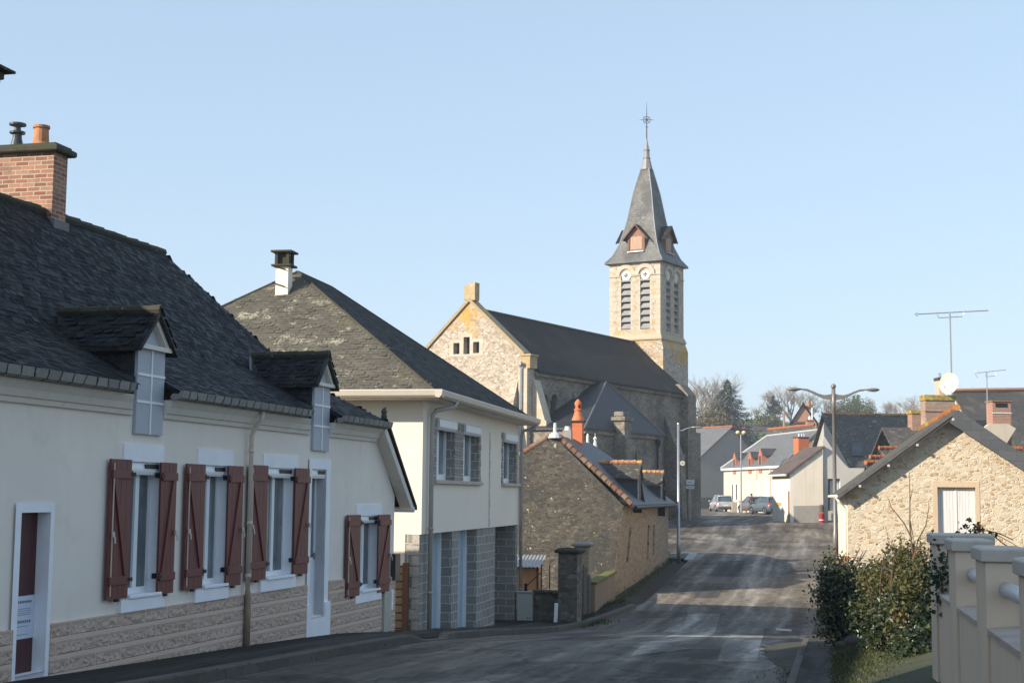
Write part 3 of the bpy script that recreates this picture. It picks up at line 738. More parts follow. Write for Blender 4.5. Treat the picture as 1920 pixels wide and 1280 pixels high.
win(24.2, 25.28, -1.36, .39, .12, .16, (24.05, 25.5, .6), (23.98, 25.4, -1.56))
win(28.64, 29.6, -1.83, -.43, .14, .14, (28.36, 29.8, -.22), (28.3, 29.75, -2.04))
win(26.1, 26.78, -2.15, .40, .16, .16, None, None, True)
s = MB()
s.pierced(F, rect(25.96, 26.98, -2.6, .585), [rect(26.1, 26.78, -2.15, .40)], .025, .025)
s.box(F, 25.95, 27.0, 0, .05, -2.7, -1.95) if False else None
s.box(F, 26.78, 27.02, .0255, .06, -2.7, -1.9); s.box(F, 25.93, 26.1, .0255, .06, -2.7, -1.9); s.box(F, 26.1, 26.78, -.25, .06, -2.7, -2.15)
for uu in (26.102, 26.778): s.poly([F.P(uu, 0, -2.15), F.P(uu, -.3, -2.15), F.P(uu, -.3, .4), F.P(uu, 0, .4)])
s.build('door_surround', LINT, h1)
for (x0, x1, z0, z1, sd) in ((204.6, 244, -1.37, .40, -1), (299.5, 329, -1.38, .385, 1), (348, 383, -1.37, .385, -1), (426.5, 454.5, -1.4, .385, 1), (468, 501, -1.365, .415, -1), (552.5, 579, -1.36, .4, 1), (652, 677, -1.89, -.405, -1), (710.5, 732.5, -1.91, -.42, 1)):
    shutter(F.hit(x0, 1000, .08)[0], F.hit(x1, 1000, .08)[0], z0, z1, sd, 0.0)
# street door at the left with a paper notice
dwp = F1.hitu(69.6, 1000, 17.92)[0]
s = MB()
s.pierced(F, rect(17.19, 18.0, -2.35, -.145), [rect(17.31, 17.92, -2.10, -.26)], .03, .03)
s.box(F, 17.31, 17.92, dwp, .03, -2.3, -2.10)
for uu in (17.312, 17.918): s.poly([F.P(uu, .0, -2.10), F.P(uu, dwp, -2.10), F.P(uu, dwp, -.26), F.P(uu, 0, -.26)])
s.poly([F.P(17.31, 0, -.262), F.P(17.31, dwp, -.262), F.P(17.92, dwp, -.262), F.P(17.92, 0, -.262)])
s.build('door_surround', LINT, h1)
d = MB()
for i in range(5): d.bevbox(F, 17.31 + .122 * i, 17.31 + .122 * (i + 1) - .003, dwp - .05, dwp + .0, -2.1, -.26, .006)
dr = d.build('front_door', REDDOOR, h1)
nb = MB(); nz0, nz1 = -1.71, -1.22
nb.box(F, 17.33, 17.915, dwp + .002, dwp + .006, nz0, nz1)
notice = nb.build('notice', plain('notice_paper', (.62, .68, .78), .7, 0, .03), dr)
INK = plain('grey_print', (.16, .19, .24), .8, 0, .2)
nb = MB()
for f, a, b_, h in ((.86, .35, .9, .028), (.70, .3, .88, .006), (.65, .22, .9, .006), (.60, .3, .88, .006), (.56, .3, .86, .006), (.40, .22, .9, .03), (.29, .3, .8, .006), (.1, .4, .8, .006)):
    n = 9 if h > .02 else 1
    for i in range(n):
        x0 = 17.33 + .585 * (a + (b_ - a) * i / n); x1 = 17.33 + .585 * (a + (b_ - a) * (i + .72) / n) if n > 1 else 17.33 + .585 * b_
        nb.box(F, x0, x1, dwp + .0065, dwp + .008, nz0 + .49 * f - h / 2, nz0 + .49 * f + h / 2)
nb.build('print', INK, notice)
# downpipe
mb = MB(); pu = 23.42
mb.tube([F.P(pu, .26, 1.25), F.P(pu, .24, 1.1), F.P(pu, .12, .95), F.P(pu, .085, .85), F.P(pu, .085, -1.5)], .036, 10)
for z in (.6, -.5, -1.3): mb.tube([F.P(pu, .085, z), F.P(pu, .085, z + .05)], .044, 10)
dp = mb.build('downpipe', PIPE, h1, smooth=True)
mb = MB(); mb.tube([F.P(pu, .095, -2.55), F.P(pu, .095, -1.6), F.P(pu, .09, -1.5)], [.05, .05, .042], 10); mb.build('cast_iron_foot', plain('brown_cast_iron', (.33, .25, .18), .6, .2, .2), dp, smooth=True)
mb = MB(); mb.bevbox(F, 30.42, 30.72, .02, .11, -1.72, -1.2, .01); mb.build('meter_box', plain('black_meter_box', (.03, .032, .035), .4), h1)
mb = MB(); mb.bevbox(F, 29.85, 30.28, .046, .09, -2.8, -1.92, .01); mb.box(F, 29.87, 30.26, .0905, .093, -2.36, -2.345); mb.build('utility_cabinet', plain('beige_cabinet', (.42, .42, .36), .6), h1)
mb = MB(); mb.bevbox(F, 30.3, 30.42, .046, .08, -2.3, -1.9, .006); mb.build('conduit_cover', PVC, h1)
mb = MB(); mb.lathe(F.P(29.3, .2, 1.42), [(.05, 0), (.06, .05), (.045, .1), (.06, .14), (.03, .2), (0, .22)], 8); mb.tube([F.P(29.3, .2, 1.58), F.P(29.42, .2, 1.66)], [.03, .01], 6)
mb.build('eave_finial', CONCD, h1)
# chimney on the ridge and the neighbouring stack nearer by
ch = MB(); cw = -2.75; c0 = F.hit(99, 345, cw)[0]; cd_ = F.hit(125, 350, cw)[0] - c0
ch.box(F, c0, c0 + cd_, cw - 2.4, cw, 3.2, 5.17); co = ch.build('chimney', BRICK, h1)
ch = MB(); ch.bevbox(F, c0 - .1, c0 + cd_ + .1, cw - 2.5, cw + .1, 5.17, 5.27, .02); ch.box(F, c0 - .04, c0 + cd_ + .04, cw - 2.44, cw + .04, 5.271, 5.31); ch.build('chimney_cap', CONCD, co)
ch = MB(); ch.lathe(F.P(c0 + cd_ / 2, cw - .36, 5.31), [(.15, 0), (.15, .02), (.125, .06), (.11, .28), (.13, .29), (.13, .33), (.09, .33), (.09, .1)], 16); ch.build('chimney_pot', POT, co, smooth=False)
ch = MB(); p_ = F.P(c0 + cd_ / 2, cw - .78, 5.31)
ch.lathe(p_, [(.11, 0), (.07, .16), (.07, .22), (.12, .23), (.12, .26), (.05, .27), (.05, .34), (0, .34)], 14); ch.lathe(p_, [(0, .37), (.13, .36), (.13, .39), (0, .41)], 14)
ch.build('flue_cowl', plain('painted_cowl', (.05, .06, .065), .4, .4), co)
ch = MB(); ch.box(F, c0 - .02, c0 + cd_ + .02, cw - .01, cw + .06, 3.98, 4.12); ch.build('lead_flashing', plain('dull_lead', (.16, .16, .16), .7), co)
# second stack, at the camera end of the ridge (only its cap reaches into view)
a_ = at(-40, 200, 16.6); k = Frame((a_.x, a_.y), F.d)
ch = MB(); ch.box(k, -.3, .3, -1.4, -.0, 2.6, 4.82); c2 = ch.build('chimney', BRICK, h1)
ch = MB()
for i, (o_, z0, z1) in enumerate(((.04, 4.76, 4.81), (.07, 4.81, 4.89))): ch.bevbox(k, -.3 - o_, .3 + o_, -1.4 - o_, o_, z0, z1, .01)
ch.prism([k.P(-.45, -1.55, 4.9), k.P(.45, -1.55, 4.9), k.P(.45, .17, 4.9), k.P(-.45, .17, 4.9)], [k.P(-.45, -1.55, 4.93), k.P(.45, -1.55, 4.93), k.P(.45, .17, 4.93), k.P(-.45, .17, 4.93)])
ch.build('chimney_cap', CONCD, c2)

# ------------------------------------------------------------------ the two-storey hipped house
F = F2
h2 = thing('hipped_house', 'two storey ivory house with hipped slate roof and grey block garages', 'house', F.P(5, -.3, -3.2))
L2, D2 = 10.8, 8.0
gz = -.83
mb = MB()
wn2 = [(1.13, 2.84), (3.71, 5.41), (8.47, 10.28)]
holes = [rect(a, b_, .29, 1.61) for a, b_ in wn2]
mb.pierced(F, rect(0, L2, gz, 2.0), holes, 0, .24)
mb.poly([F.P(0, 0, gz), F.P(0, -D2, gz), F.P(0, -D2, 2.0), F.P(0, 0, 2.0)])
mb.poly([F.P(0, -.34, -3.6), F.P(0, -D2, -3.6), F.P(0, -D2, gz), F.P(0, -.34, gz)])
mb.poly([F.P(L2, 0, gz), F.P(L2, -D2, gz), F.P(L2, -D2, 2.0), F.P(L2, 0, 2.0)])
mb.poly([F.P(L2, -.6, -3.8), F.P(L2, -D2, -3.8), F.P(L2, -D2, gz), F.P(L2, -.6, gz)])
mb.poly([F.P(0, -D2, -3.6), F.P(L2, -D2, -3.6), F.P(L2, -D2, 2), F.P(0, -D2, 2)])
mb.poly([F.P(0, 0, gz), F.P(L2, 0, gz), F.P(L2, -1.5, gz), F.P(0, -1.5, gz)])
mb.build('wall', CREAM2, h2)
mb = MB()
mb.box(F, -.01, .80, -.34, -.02, -3.4, gz - .001); mb.box(F, 2.88, 3.53, -1.0, -.03, -3.4, gz - .001); mb.box(F, 5.49, 7.74, -1.0, -.03, -3.7, gz - .001)
mb.box(F, 10.5, L2 - .01, -1.2, -.03, -3.9, gz - .001); mb.box(F, 7.74, 10.5, -1.2, -.75, -3.8, gz - .001)
mb.build('stone_pier', BLOCK, h2)
mb = MB()      # quoins returning on the south side, sunlight put into a paler block colour
for i in range(11):
    z1 = gz - .002 - .215 * i
    mb.box(F, -.035, -.011, -(.30 if i % 2 else .18) - .0, -.03, z1 - .2, z1)
mb.build('quoin', BLOCKL, h2)
for a, b_ in ((.80, 2.88), (3.53, 5.49)):
    mb = MB(); mb.box(F, a, b_, -.36, -.33, -3.4, gz - .002)
    for i in range(1, 6): mb.box(F, a + (b_ - a) * i / 6 - .006, a + (b_ - a) * i / 6 + .006, -.3295, -.324, -3.3, gz - .01)
    o = mb.build('garage_door', plain('pale_blue_door', (.36, .46, .55), .5, 0, .06), h2)
    mb = MB(); mb.box(F, a, a + .1, -.33, -.27, -3.4, gz - .003); mb.box(F, b_ - .12, b_, -.33, -.27, -3.4, gz - .003); mb.build('door_frame', PVC, o)
# low planters under the second and third bays
# block-work around the upper windows
mb = MB()
rq = random.Random(2)
for a, b_ in ((.93, 1.13), (2.84, 3.71), (5.41, 5.62), (8.33, 8.47), (10.28, 10.48)):
    for i in range(7):
        z0 = .27 + i * .192; j = (.0 if i % 2 else .05)
        lo = a - (j if a in (.93, 8.33) else 0); hi = b_ + (j if a in (5.41, 10.28) else 0)
        mb.bevbox(F, lo, hi, .002, .022, z0, z0 + .178, .006)
mb.build('window_quoin', BLOCK, h2)
mb = MB()
for i in range(10): z0 = 1.55 - (i + 1) * .235; mb.box(F, 6.72, 6.84 + (.05 if i % 2 else 0), .002, .005, z0, z0 + .228)
mb.build('block_strip', plain('dirty_block_strip', (.52, .5, .45), .9, 0, .3, 5), h2)
mb = MB()
for a, b_ in wn2: mb.poly([F.P(b_ - .002, 0, .29), F.P(b_ - .002, -.24, .29), F.P(b_ - .002, -.24, 1.6), F.P(b_ - .002, 0, 1.6)])
mb.build('window_reveal', BLOCK, h2)
for a, b_ in wn2:
    f = MB(); t = .11; f.box(F, a, a + t, -.24, -.18, .3, 1.6); f.box(F, b_ - t, b_, -.24, -.18, .3, 1.6); f.box(F, a + t, b_ - t, -.24, -.18, .3, .42); f.box(F, a + t, b_ - t, -.24, -.18, 1.5, 1.6)
    c = (a + b_) / 2; f.box(F, c - .09, c + .09, -.24, -.165, .42, 1.5)
    o = f.build('window', PVC, h2)
    p = MB(); p.box(F, a + t, b_ - t, -.225, -.215, .42, 1.5); p.build('pane', glass('net_curtained_glass', (.17, .2, .23), .1), o)
    b = MB(); b.ext_u(F, [(-.05, 1.61), (.05, 1.61), (.08, 1.57), (.08, 1.42), (.03, 1.36), (-.05, 1.36)], a + .01, b_ - .01); b.build('roller_box', PVC, h2)
for a, b_ in ((.9, 5.65), (8.3, 10.7)):
    mb = MB(); mb.bevbox(F, a, b_, -.4, .09, .205, .289, .012); mb.build('window_sill', CAPW, h2)
# hipped roof
o_ = .45; ez = 2.0; rw, rzz = -D2 / 2, 5.17; r0, r1 = 3.5, 6.1
A, B_, Cc, D_ = F.P(-.6, o_, ez), F.P(L2 + .2 + .0, o_, ez), F.P(L2 + .2, -D2 - o_, ez), F.P(-.6, -D2 - o_, ez)
R0, R1 = F.P(r0, rw, rzz), F.P(r1, rw, rzz)
mb = MB()
mb.slab([A, B_, R1, R0], .06, 1); mb.slab([D_, A, R0], .06, 0); mb.slab([B_, Cc, R1], .06, 1); mb.slab([Cc, D_, R0, R1], .06, 0)  # slopes turned from the sun: shade put into a darker slate
DK2 = slate('shaded_mossy_slate', (.032, .033, .034), (.055, .054, .05), .26, .15, [((.06, .06, .035), 1.4, .52, .66, 22)], .7, .9, .02)
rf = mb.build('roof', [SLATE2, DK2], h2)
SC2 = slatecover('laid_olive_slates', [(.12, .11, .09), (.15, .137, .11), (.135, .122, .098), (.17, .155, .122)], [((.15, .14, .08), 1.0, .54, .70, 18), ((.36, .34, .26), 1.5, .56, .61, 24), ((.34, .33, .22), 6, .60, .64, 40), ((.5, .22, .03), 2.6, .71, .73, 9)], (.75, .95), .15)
SC2D = slatecover('laid_shaded_slates', [(.018, .018, .018), (.028, .027, .025), (.023, .022, .02), (.035, .034, .03)], [((.05, .05, .028), 1.4, .52, .66, 22)], (.6, .9), .25)
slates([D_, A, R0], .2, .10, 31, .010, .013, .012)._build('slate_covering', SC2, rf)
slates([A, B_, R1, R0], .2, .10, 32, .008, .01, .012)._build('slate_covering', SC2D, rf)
mb = MB()
for p, q in ((R0, A), (R1, B_), (R0, R1), (R0, D_)): mb.tube([p + Vector((0, 0, .0)), q + Vector((0, 0, .0))], .035, 6)
mb.build('hip_tiles', CONCD, rf)
mb = MB()
mb.prism([F.P(-.55, .42, 1.90), F.P(L2 + .15, .42, 1.90), F.P(L2 + .15, -D2 - .4, 1.90), F.P(-.55, -D2 - .4, 1.90)], [F.P(-.55, .42, 1.938), F.P(L2 + .15, .42, 1.938), F.P(L2 + .15, -D2 - .4, 1.938), F.P(-.55, -D2 - .4, 1.938)])
mb.build('soffit', CORN, h2)
GUT = plain('ivory_gutter', (.58, .52, .43), .4, 0, .05)
gp = [(0, 0), (.0, .12), (.03, .14), (.05, .12), (.10, .12), (.13, .15), (.15, .13), (.13, .03), (.08, -.02)]
mb = MB(); mb.ext_u(F, [(.42 + a, 1.93 + b_) for a, b_ in gp], -.7, L2 + .25)
GF = Frame((F.P(-.55, 0, 0).x, F.P(-.55, 0, 0).y), (-F.n[0], -F.n[1]))
gg = [[F.P(-.55 - a, v, 1.93 + b_) for a, b_ in gp] for v in (.56, -D2 - .5)]
mb.loft(gg, True)
mb.build('gutter', GUT, h2)
def dpipe(pts, r, m, par, nm='downpipe'):
    mb = MB(); mb.tube(pts, r, 10)
    for z in (pts[-1].z + .9, pts[-1].z + 2.2): mb.tube([Vector((pts[-1].x, pts[-1].y, z)), Vector((pts[-1].x, pts[-1].y, z + .05))], r * 1.25, 10)
    return mb.build(nm, m, par, smooth=True)
dpipe([F.P(.9, .5, 1.93), F.P(.85, .46, 1.82), F.P(.5, .16, 1.72), F.P(.42, .1, 1.62), F.P(.42, .09, 1.4), F.P(.42, .09, -2.95)], .05, PIPEG, h2)
dpipe([F.P(L2 + .05, .5, 1.92), F.P(L2 + .05, .4, 1.8), F.P(L2 - .05, .14, 1.75), F.P(L2 - .05, .08, 1.6), F.P(L2 - .05, .08, -3.5)], .045, PIPEG, h2)
# chimney on the south hip
n_ = (A - D_).cross(R0 - D_); r_ = ray(529, 551); cp = r_ * (D_.dot(n_) / r_.dot(n_))
kc = Frame((cp.x, cp.y), F.d); tz = at(529, 500, cp.y).z; hz2 = at(529, 470, cp.y).z
c_ = MB(); c_.box(kc, -.05, .25, -.15, .15, cp.z - .5, tz); co = c_.build('chimney', CREAM2, h2)
c_ = MB(); c_.bevbox(kc, -.13, .33, -.24, .24, tz, tz + .05, .01); c_.bevbox(kc, -.15, .35, -.25, .25, hz2 - .05, hz2, .01)
for a in (-.08, .21):
    for w in (-.17, .10): c_.box(kc, a, a + .07, w, w + .07, tz + .05, hz2 - .05)
c_.box(kc, -.0, .2, -.12, .12, tz + .05, tz + .28)
c_.build('chimney_cowl', CONCD, co)
for z in (tz - .42, tz - .02):
    c_ = MB(); c_.tube([kc.P(-.1, -.22, z + .05), kc.P(-.08, .1, z - .06)], .012, 5); c_.build('aerial_bracket', IRON, co)

# fence panel between the two houses
fo = thing('board_fence', 'beige concrete board fence closing the gap between the cream house and the ivory house', 'fence', F.P(-.2, -.6, -3))
mb = MB(); mb.box(F, -.10, -.04, -3.2, -.33, -3.3, -1.46); mb.build('panel', FENCEB, fo)
mb = MB(); mb.bevbox(F, -.18, -.04, -.33, -.23, -3.3, -1.4, .01); mb.build('post', wood('rust_brown_post', (.17, .07, .03), .3), fo)
# ------------------------------------------------------------------ the old stone house with tiled verge
F = F3
h3 = thing('stone_house', 'small dark rubble house with clay tile verge and tall orange chimney', 'house', F.P(6, -2.4, -3.3))
AW, AZ = -2.38, 1.98
mb = MB()
mb.ext_u(F, [(-5.1, -4), (-.46, -4), (-.42, -3.33), (-.015, -.33), (AW, AZ), (-5.1, .36)], -.01, .5)
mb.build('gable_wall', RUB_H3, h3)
mb = MB()
grooves = []
for x, y0, y1 in ((1186.5, 988, 1054), (1217.5, 984, 1048), (1226.5, 984, 1040)):
    a, z1 = F.hit(x - 2, y0, 0); b_, _ = F.hit(x + 2, y0, 0); z0 = F.hit(x, y1, 0)[1]; grooves.append(rect(a, b_, z0, z1))
out = [(0, -3.9), (16.6, -3.4), (16.6, -.38), (0, -.33)]
mb.pierced(F, out, grooves, 0, .07)
for g_ in grooves: mb.poly([F.P(u, -.07, z) for u, z in g_])
n = len(out)
for i in range(n):
    a, b_ = out[i], out[(i + 1) % n]; mb.poly([F.P(a[0], 0, a[1]), F.P(b_[0], 0, b_[1]), F.P(b_[0], -.5, b_[1]), F.P(a[0], -.5, a[1])])
mb.poly([F.P(u, -.5, z) for u, z in out])
for v in mb.v:      # the old wall leans out towards the eaves at this end
    rel = Vector((v.x - F.O[0], v.y - F.O[1])); u_ = rel.x * F.d[0] + rel.y * F.d[1]; k_ = -.40 * max(0, 1 - u_ / 12) * max(0, min(1.2, (-.33 - v.z) / 3.0))
    v.x += F.n[0] * k_; v.y += F.n[1] * k_
mb.poly([F.P(16.6, -.5, -3.4), F.P(16.6, -5.1, -3.4), F.P(16.6, -5.1, -.4), F.P(16.6, -.5, -.4)])
mb.poly([F.P(.5, -5.1, -4), F.P(16.6, -5.1, -4), F.P(16.6, -5.1, .3), F.P(.5, -5.1, .3)])
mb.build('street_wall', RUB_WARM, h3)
E0 = (.3, -.33); RU = 8.9
mb = MB()
SL3 = slate('blue_grey_slate', (.055, .06, .07), (.085, .092, .105), .3, .2, [((.16, .15, .12), 2, .64, .72, 20)], .5, .6, .012, .4)
mb.slab([F.P(.0, E0[0], E0[1]), F.P(17.1, E0[0], E0[1]), F.P(RU, AW, AZ + .08), F.P(.0, AW, AZ + .08)], .08)
mb.slab([F.P(.0, AW, AZ + .08), F.P(RU, AW, AZ + .08), F.P(17.1, -5.4, .25), F.P(0, -5.4, .25)], .08)
mb.slab([F.P(17.1, E0[0], E0[1]), F.P(17.1, -5.4, .25), F.P(RU, AW, AZ + .08)], .08)
rf = mb.build('roof', SL3, h3)
def tilerun(p, q, n, r, name, m, par, seed=0):
    rr = random.Random(seed); p = Vector(p); q = Vector(q); mb = MB()
    for i in range(n):
        a = p.lerp(q, i / n); b_ = p.lerp(q, (i + 1.1) / n); up_ = Vector((0, 0, rr.uniform(-.014, .014)))
        mb.tube([a + up_, a.lerp(b_, .08) + up_, a.lerp(b_, .1) + up_, b_ + up_], [r * 1.22, r * 1.22, r * 1.08, r * .88], 10)
    return mb._build(name, m, par)
TILE2 = slatecover('clay_verge_tiles', [(.20, .095, .06), (.29, .15, .095), (.24, .125, .08), (.35, .22, .15), (.22, .14, .09)], [((.5, .36, .08), 2.2, .58, .66, 8), ((.55, .5, .42), 5, .62, .68, 14)], (.7, .9), .3)
tilerun(F.P(.06, .27, -.27), F.P(.06, AW + .05, AZ + .1), 15, .095, 'verge_tiles', TILE2, rf, 1)
tilerun(F.P(.06, -5.3, .32), F.P(.06, AW - .05, AZ + .1), 11, .095, 'verge_tiles', TILE2, rf, 2)
mb = MB(); mb.lathe(F.P(.08, AW, AZ + .05), [(.26, -.1), (.2, .04), (.07, .12), (.05, .42), (0, .43)], 12); mb.build('apex_finial', plain('white_zinc', (.6, .6, .62), .5), rf)
c = MB(); cu = F.hit(1085, 825, AW + .1)[0]
c.box(F, cu - .19, cu + .19, AW - .12, AW + .26, 1.3, 2.72); co = c.build('chimney', BRICKO, h3)
c = MB(); c.bevbox(F, cu - .27, cu + .27, AW - .2, AW + .34, 2.721, 2.77, .01); c.build('chimney_cap', CONCD, co)
c = MB(); c.lathe(F.P(cu, AW + .07, 2.77), [(.24, 0), (.23, .05), (.17, .18), (.13, .32), (.12, .36), (.155, .38), (.155, .42), (.12, .44), (.13, .56), (.13, .66), (.10, .72), (.03, .8), (0, .82)], 16)
po = c.build('chimney_pot', plain('terracotta_pot', (.62, .17, .06), .7, 0, .1), co, smooth=False)
for k in range(4):
    c = MB(); a = k * PI / 2 + .3; p_ = F.P(cu, AW + .07, 3.3) + Vector((math.cos(a), math.sin(a), 0)) * .126; t = Vector((-math.sin(a), math.cos(a), 0)); o_ = Vector((math.cos(a), math.sin(a), 0)) * .012
    c.poly([p_ + o_ + t * .045 * math.cos(i * PI / 5) + Vector((0, 0, .075 * math.sin(i * PI / 5))) for i in range(10)]); c.build('smoke_hole', IRON, po)
c = MB(); cu2 = F.hit(1066, 815, AW)[0]; c.box(F, cu2 - .16, cu2 + .16, AW - .2, AW + .12, 1.7, 2.33); co = c.build('chimney', CONC, h3)
c = MB(); c.lathe(F.P(cu2, AW - .04, 2.331), [(.11, 0), (.09, .12), (.1, .14), (0, .15)], 10); c.build('chimney_pot', WHITE, co)
for x, nm in ((1102, 'vent_pipe'), (1116, 'lattice_vent')):
    u = F.hit(x, 828, AW)[0]; c = MB(); c.lathe(F.P(u, AW, 1.95), [(.06, 0), (.055, .35), (.03, .45), (0, .47)] if nm == 'vent_pipe' else [(.09, 0), (.05, .28), (.09, .34), (.05, .4), (.012, .44), (.012, .56), (0, .57)], 8); c.build(nm, plain('chalky_white_paint', (.62, .61, .57), .7), rf)
def dorm3(x, y, half, drop):
    u, z = F.hit(x, y, .12); u1 = u + half * 2; uc = u + half
    zl = z - drop
    b_ = lambda zz: E0[0] + (E0[1] - zz) / .9
    m = MB()
    m.ext_u(F, [(.08, -.5), (.08, zl + .02), (b_(zl) - .1, zl + .02), (b_(-.3), -.5)], u + .05, u1 - .05)
    d = m.build('dormer', SL3, h3)
    m = MB()
    for s in (-1, 1): m.slab([F.P(uc, .16, z), F.P(uc + s * (half + .12), .16, zl), F.P(uc + s * (half + .12), b_(zl) - .1, zl), F.P(uc, b_(z) - .1, z)], .05)
    m.build('dormer_roof', SLATEL, d)
    m = MB(); m.ext_w(F, [(u + .05, zl), (u1 - .05, zl), (uc, z - .04)], .02, .1); m.build('dormer_gable', OLDWOOD, d)
    tilerun(F.P(uc, .18, z + .03), F.P(uc, b_(z), z + .03), 7, .08, 'dormer_ridge_tiles', TILEM, d, 3)
    m = MB(); m.box(F, u + .06, u + .14, .081, .12, -.5, zl); m.build('corner_post', ZINC, d)
    m = MB(); m.box(F, u + .2, u1 - .2, .081, .10, -.1, zl - .08); m.build('dormer_shutter', OLDWOOD, d)
dorm3(1197, 867, .62, .55); dorm3(1240, 885, .62, .55)
m = MB()
m.tube([F.P(.5, .36, -.42), F.P(17, .36, -.42)], .055, 8)
m.build('gutter', IRON, h3)
m = MB()
for x in (1193, 1238):
    u = F.hit(x, 950, .1)[0]; m.box(F, u - .05, u + .05, .01, .3, -.62 if x < 1200 else -.85, -.45)
m.build('eave_bracket', IRON, h3)

# ------------------------------------------------------------------ yard wall, gate, shed beside it
def wallfr(p, q): return Frame(p, (q[0] - p[0], q[1] - p[1])), math.hypot(q[0] - p[0], q[1] - p[1])
def pillar(x, y, w, z0, z1, rot, label, m, cap):
    k = Frame((x, y), (math.sin(rot), math.cos(rot)))
    t = thing('gate_pillar', label, 'pillar', (x, y, z0), 'pillars of the yard gate')
    b_ = MB(); b_.bevbox(k, -w / 2, w / 2, -w / 2, w / 2, z0 - .2, z1, .02); b_.build('shaft', m, t)
    b_ = MB(); e_ = w / 2 + .09
    b_.loft([[k.P(s1 * e, s2 * e, z) for s1, s2 in ((-1, -1), (1, -1), (1, 1), (-1, 1))] for e, z in ((e_ - .03, z1), (e_, z1 + .03), (e_, z1 + .08), (e_ - .12, z1 + .14))]); b_.build('cap', cap, t)
    return t
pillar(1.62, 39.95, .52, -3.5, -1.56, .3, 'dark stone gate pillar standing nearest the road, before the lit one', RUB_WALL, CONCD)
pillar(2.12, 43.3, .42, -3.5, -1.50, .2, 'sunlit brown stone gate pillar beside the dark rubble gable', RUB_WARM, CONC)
fr, L = wallfr((.72, 40.5), (1.42, 40.12))
b_ = MB(); b_.bevbox(fr, 0, L, -.15, .15, -3.7, -2.66, .03); b_.bevbox(fr, -.02, L, -.2, .2, -2.66, -2.58, .02)
yw = thing('yard_wall', 'low dark mossy stone wall with iron uprights between white cabinet and gate pillar', 'wall', (1.05, 40.3, -3.5))
b_.build('masonry', RUB_WALL, yw)
for i, (t, h) in enumerate(((.2, .66), (.52, .66), (.86, .66))):
    c = MB(); p_ = fr.P(L * t, 0, 0); c.tube([(p_.x, p_.y, -2.6), (p_.x, p_.y, -2.6 + h), (p_.x, p_.y, -2.6 + h + .08)], [.016, .016, .002], 6); c.build('upright', IRON, yw)
c = MB(); c.tube([fr.P(.2 * L, 0, -2.1), fr.P(-.28, .05, -2.5)], .012, 6); c.build('brace', IRON, yw)
c = MB(); c.lathe(fr.P(-.3, .03, -2.63), [(.05, 0), (.035, .12), (.05, .2), (0, .22)], 8); c.build('brace_foot', IRON, yw)
fr, L = wallfr((2.38, 43.5), (3.42, 49.9))
b_ = MB(); b_.bevbox(fr, 0, L, -.12, .12, -3.8, -2.6, .02)
yw2 = thing('yard_wall', 'low rendered wall with mossy top running from the lit pillar to the stone house', 'wall', fr.P(L / 2, 0, -3.4))
b_.build('masonry', plaster('brown_old_render', (.27, .19, .13), (.12, .09, .06), .15, .5), yw2)
b_ = MB(); b_.bevbox(fr, -.02, L + .02, -.18, .18, -2.599, -2.53, .015); b_.build('coping', plain('mossy_coping', (.16, .16, .04), .95, 0, .5, 6, .5), yw2)
# wooden gate hung between the pillars
fr, L = wallfr((1.80, 40.2), (2.34, 43.0))
gt = thing('wooden_gate', 'dark broken plank gate hanging between the two gate pillars', 'gate', fr.P(L / 2, 0, -3.45))
rr = random.Random(8)
for i in range(11):
    if i in (4, 8): continue
    c = MB(); u0 = L * i / 11 + .02; c.bevbox(fr, u0, u0 + L / 11 - .055, -.015, .015, -3.36 + rr.random() * .05, -1.95 - .35 * abs(i / 5 - 1) + rr.uniform(-.08, .08), .005); c.build('plank', OLDWOOD, gt)
for z in (-3.1, -2.4):
    c = MB(); c.box(fr, .0, L, -.05, -.0155, z, z + .09); c.build('rail', OLDWOOD, gt)
# cabinet and marker stake
k = Frame((.42, 40.45), (.6, .8)); 
cab = thing('electric_cabinet', 'pale grey service cabinet standing at the end of the ivory house', 'cabinet', k.P(0, 0, -3.45))
k = Frame((.42, 40.45), (.12, 1))
c = MB(); c.bevbox(k, -.12, .12, -.2, .22, -3.5, -2.66, .012); c.build('housing', plain('cabinet_grp', (.44, .44, .40), .55, 0, .04), cab)
c = MB(); c.bevbox(k, -.15, .15, -.23, .25, -2.659, -2.62, .01); c.build('lid', plain('cabinet_lid', (.40, .40, .37), .55), cab)
c = MB()
for a in (.06, .13): c.box(k, -.124, -.1215, a, a + .035, -3.36, -3.31)
c.build('stencil', INK, cab)
k = Frame((1.22, 39.7), (.05, 1))
c = MB(); c.prism([k.P(-.02, -.05, -3.6), k.P(.02, -.05, -3.6), k.P(.02, .05, -3.6), k.P(-.02, .05, -3.6)], [k.P(.0, -.02, -2.9), k.P(.04, -.02, -2.88), k.P(.04, .08, -2.88), k.P(0, .08, -2.9)])
tag(c.build('marker_stake', WHITE), 'short white plank stake leaning against the dark yard wall', 'stake')
# shed
k = Frame((.22, 45.4), (.1, 1))
sd = thing('garden_shed', 'small sunlit orange board shed with corrugated roof', 'shed', k.P(1, .6, -3.4))
c = MB(); c.box(k, 0, 1.8, -.6, .6, -3.5, -2.22); c.build('boards', ORANGEW, sd)
c = MB()
for a in (-.66, .601): c.box(k, -.03, 0.03, a, a + .06, -3.5, -2.2)
c.build('corner_post', wood('dark_shed_post', (.13, .05, .02)), sd)
c = MB(); n = 40; rows = []
for u, z in ((-.25, -2.2), (2.0, -1.92)):
    rows.append([k.P(u, -.75 + 1.5 * i / n, z + .022 * math.sin(i * PI / 1.5)) for i in range(n + 1)])
c.loft(rows, False, 0, False); c.build('corrugated_roof', metal('corrugated_sheet', (.55, .56, .58), .35, .5), sd)

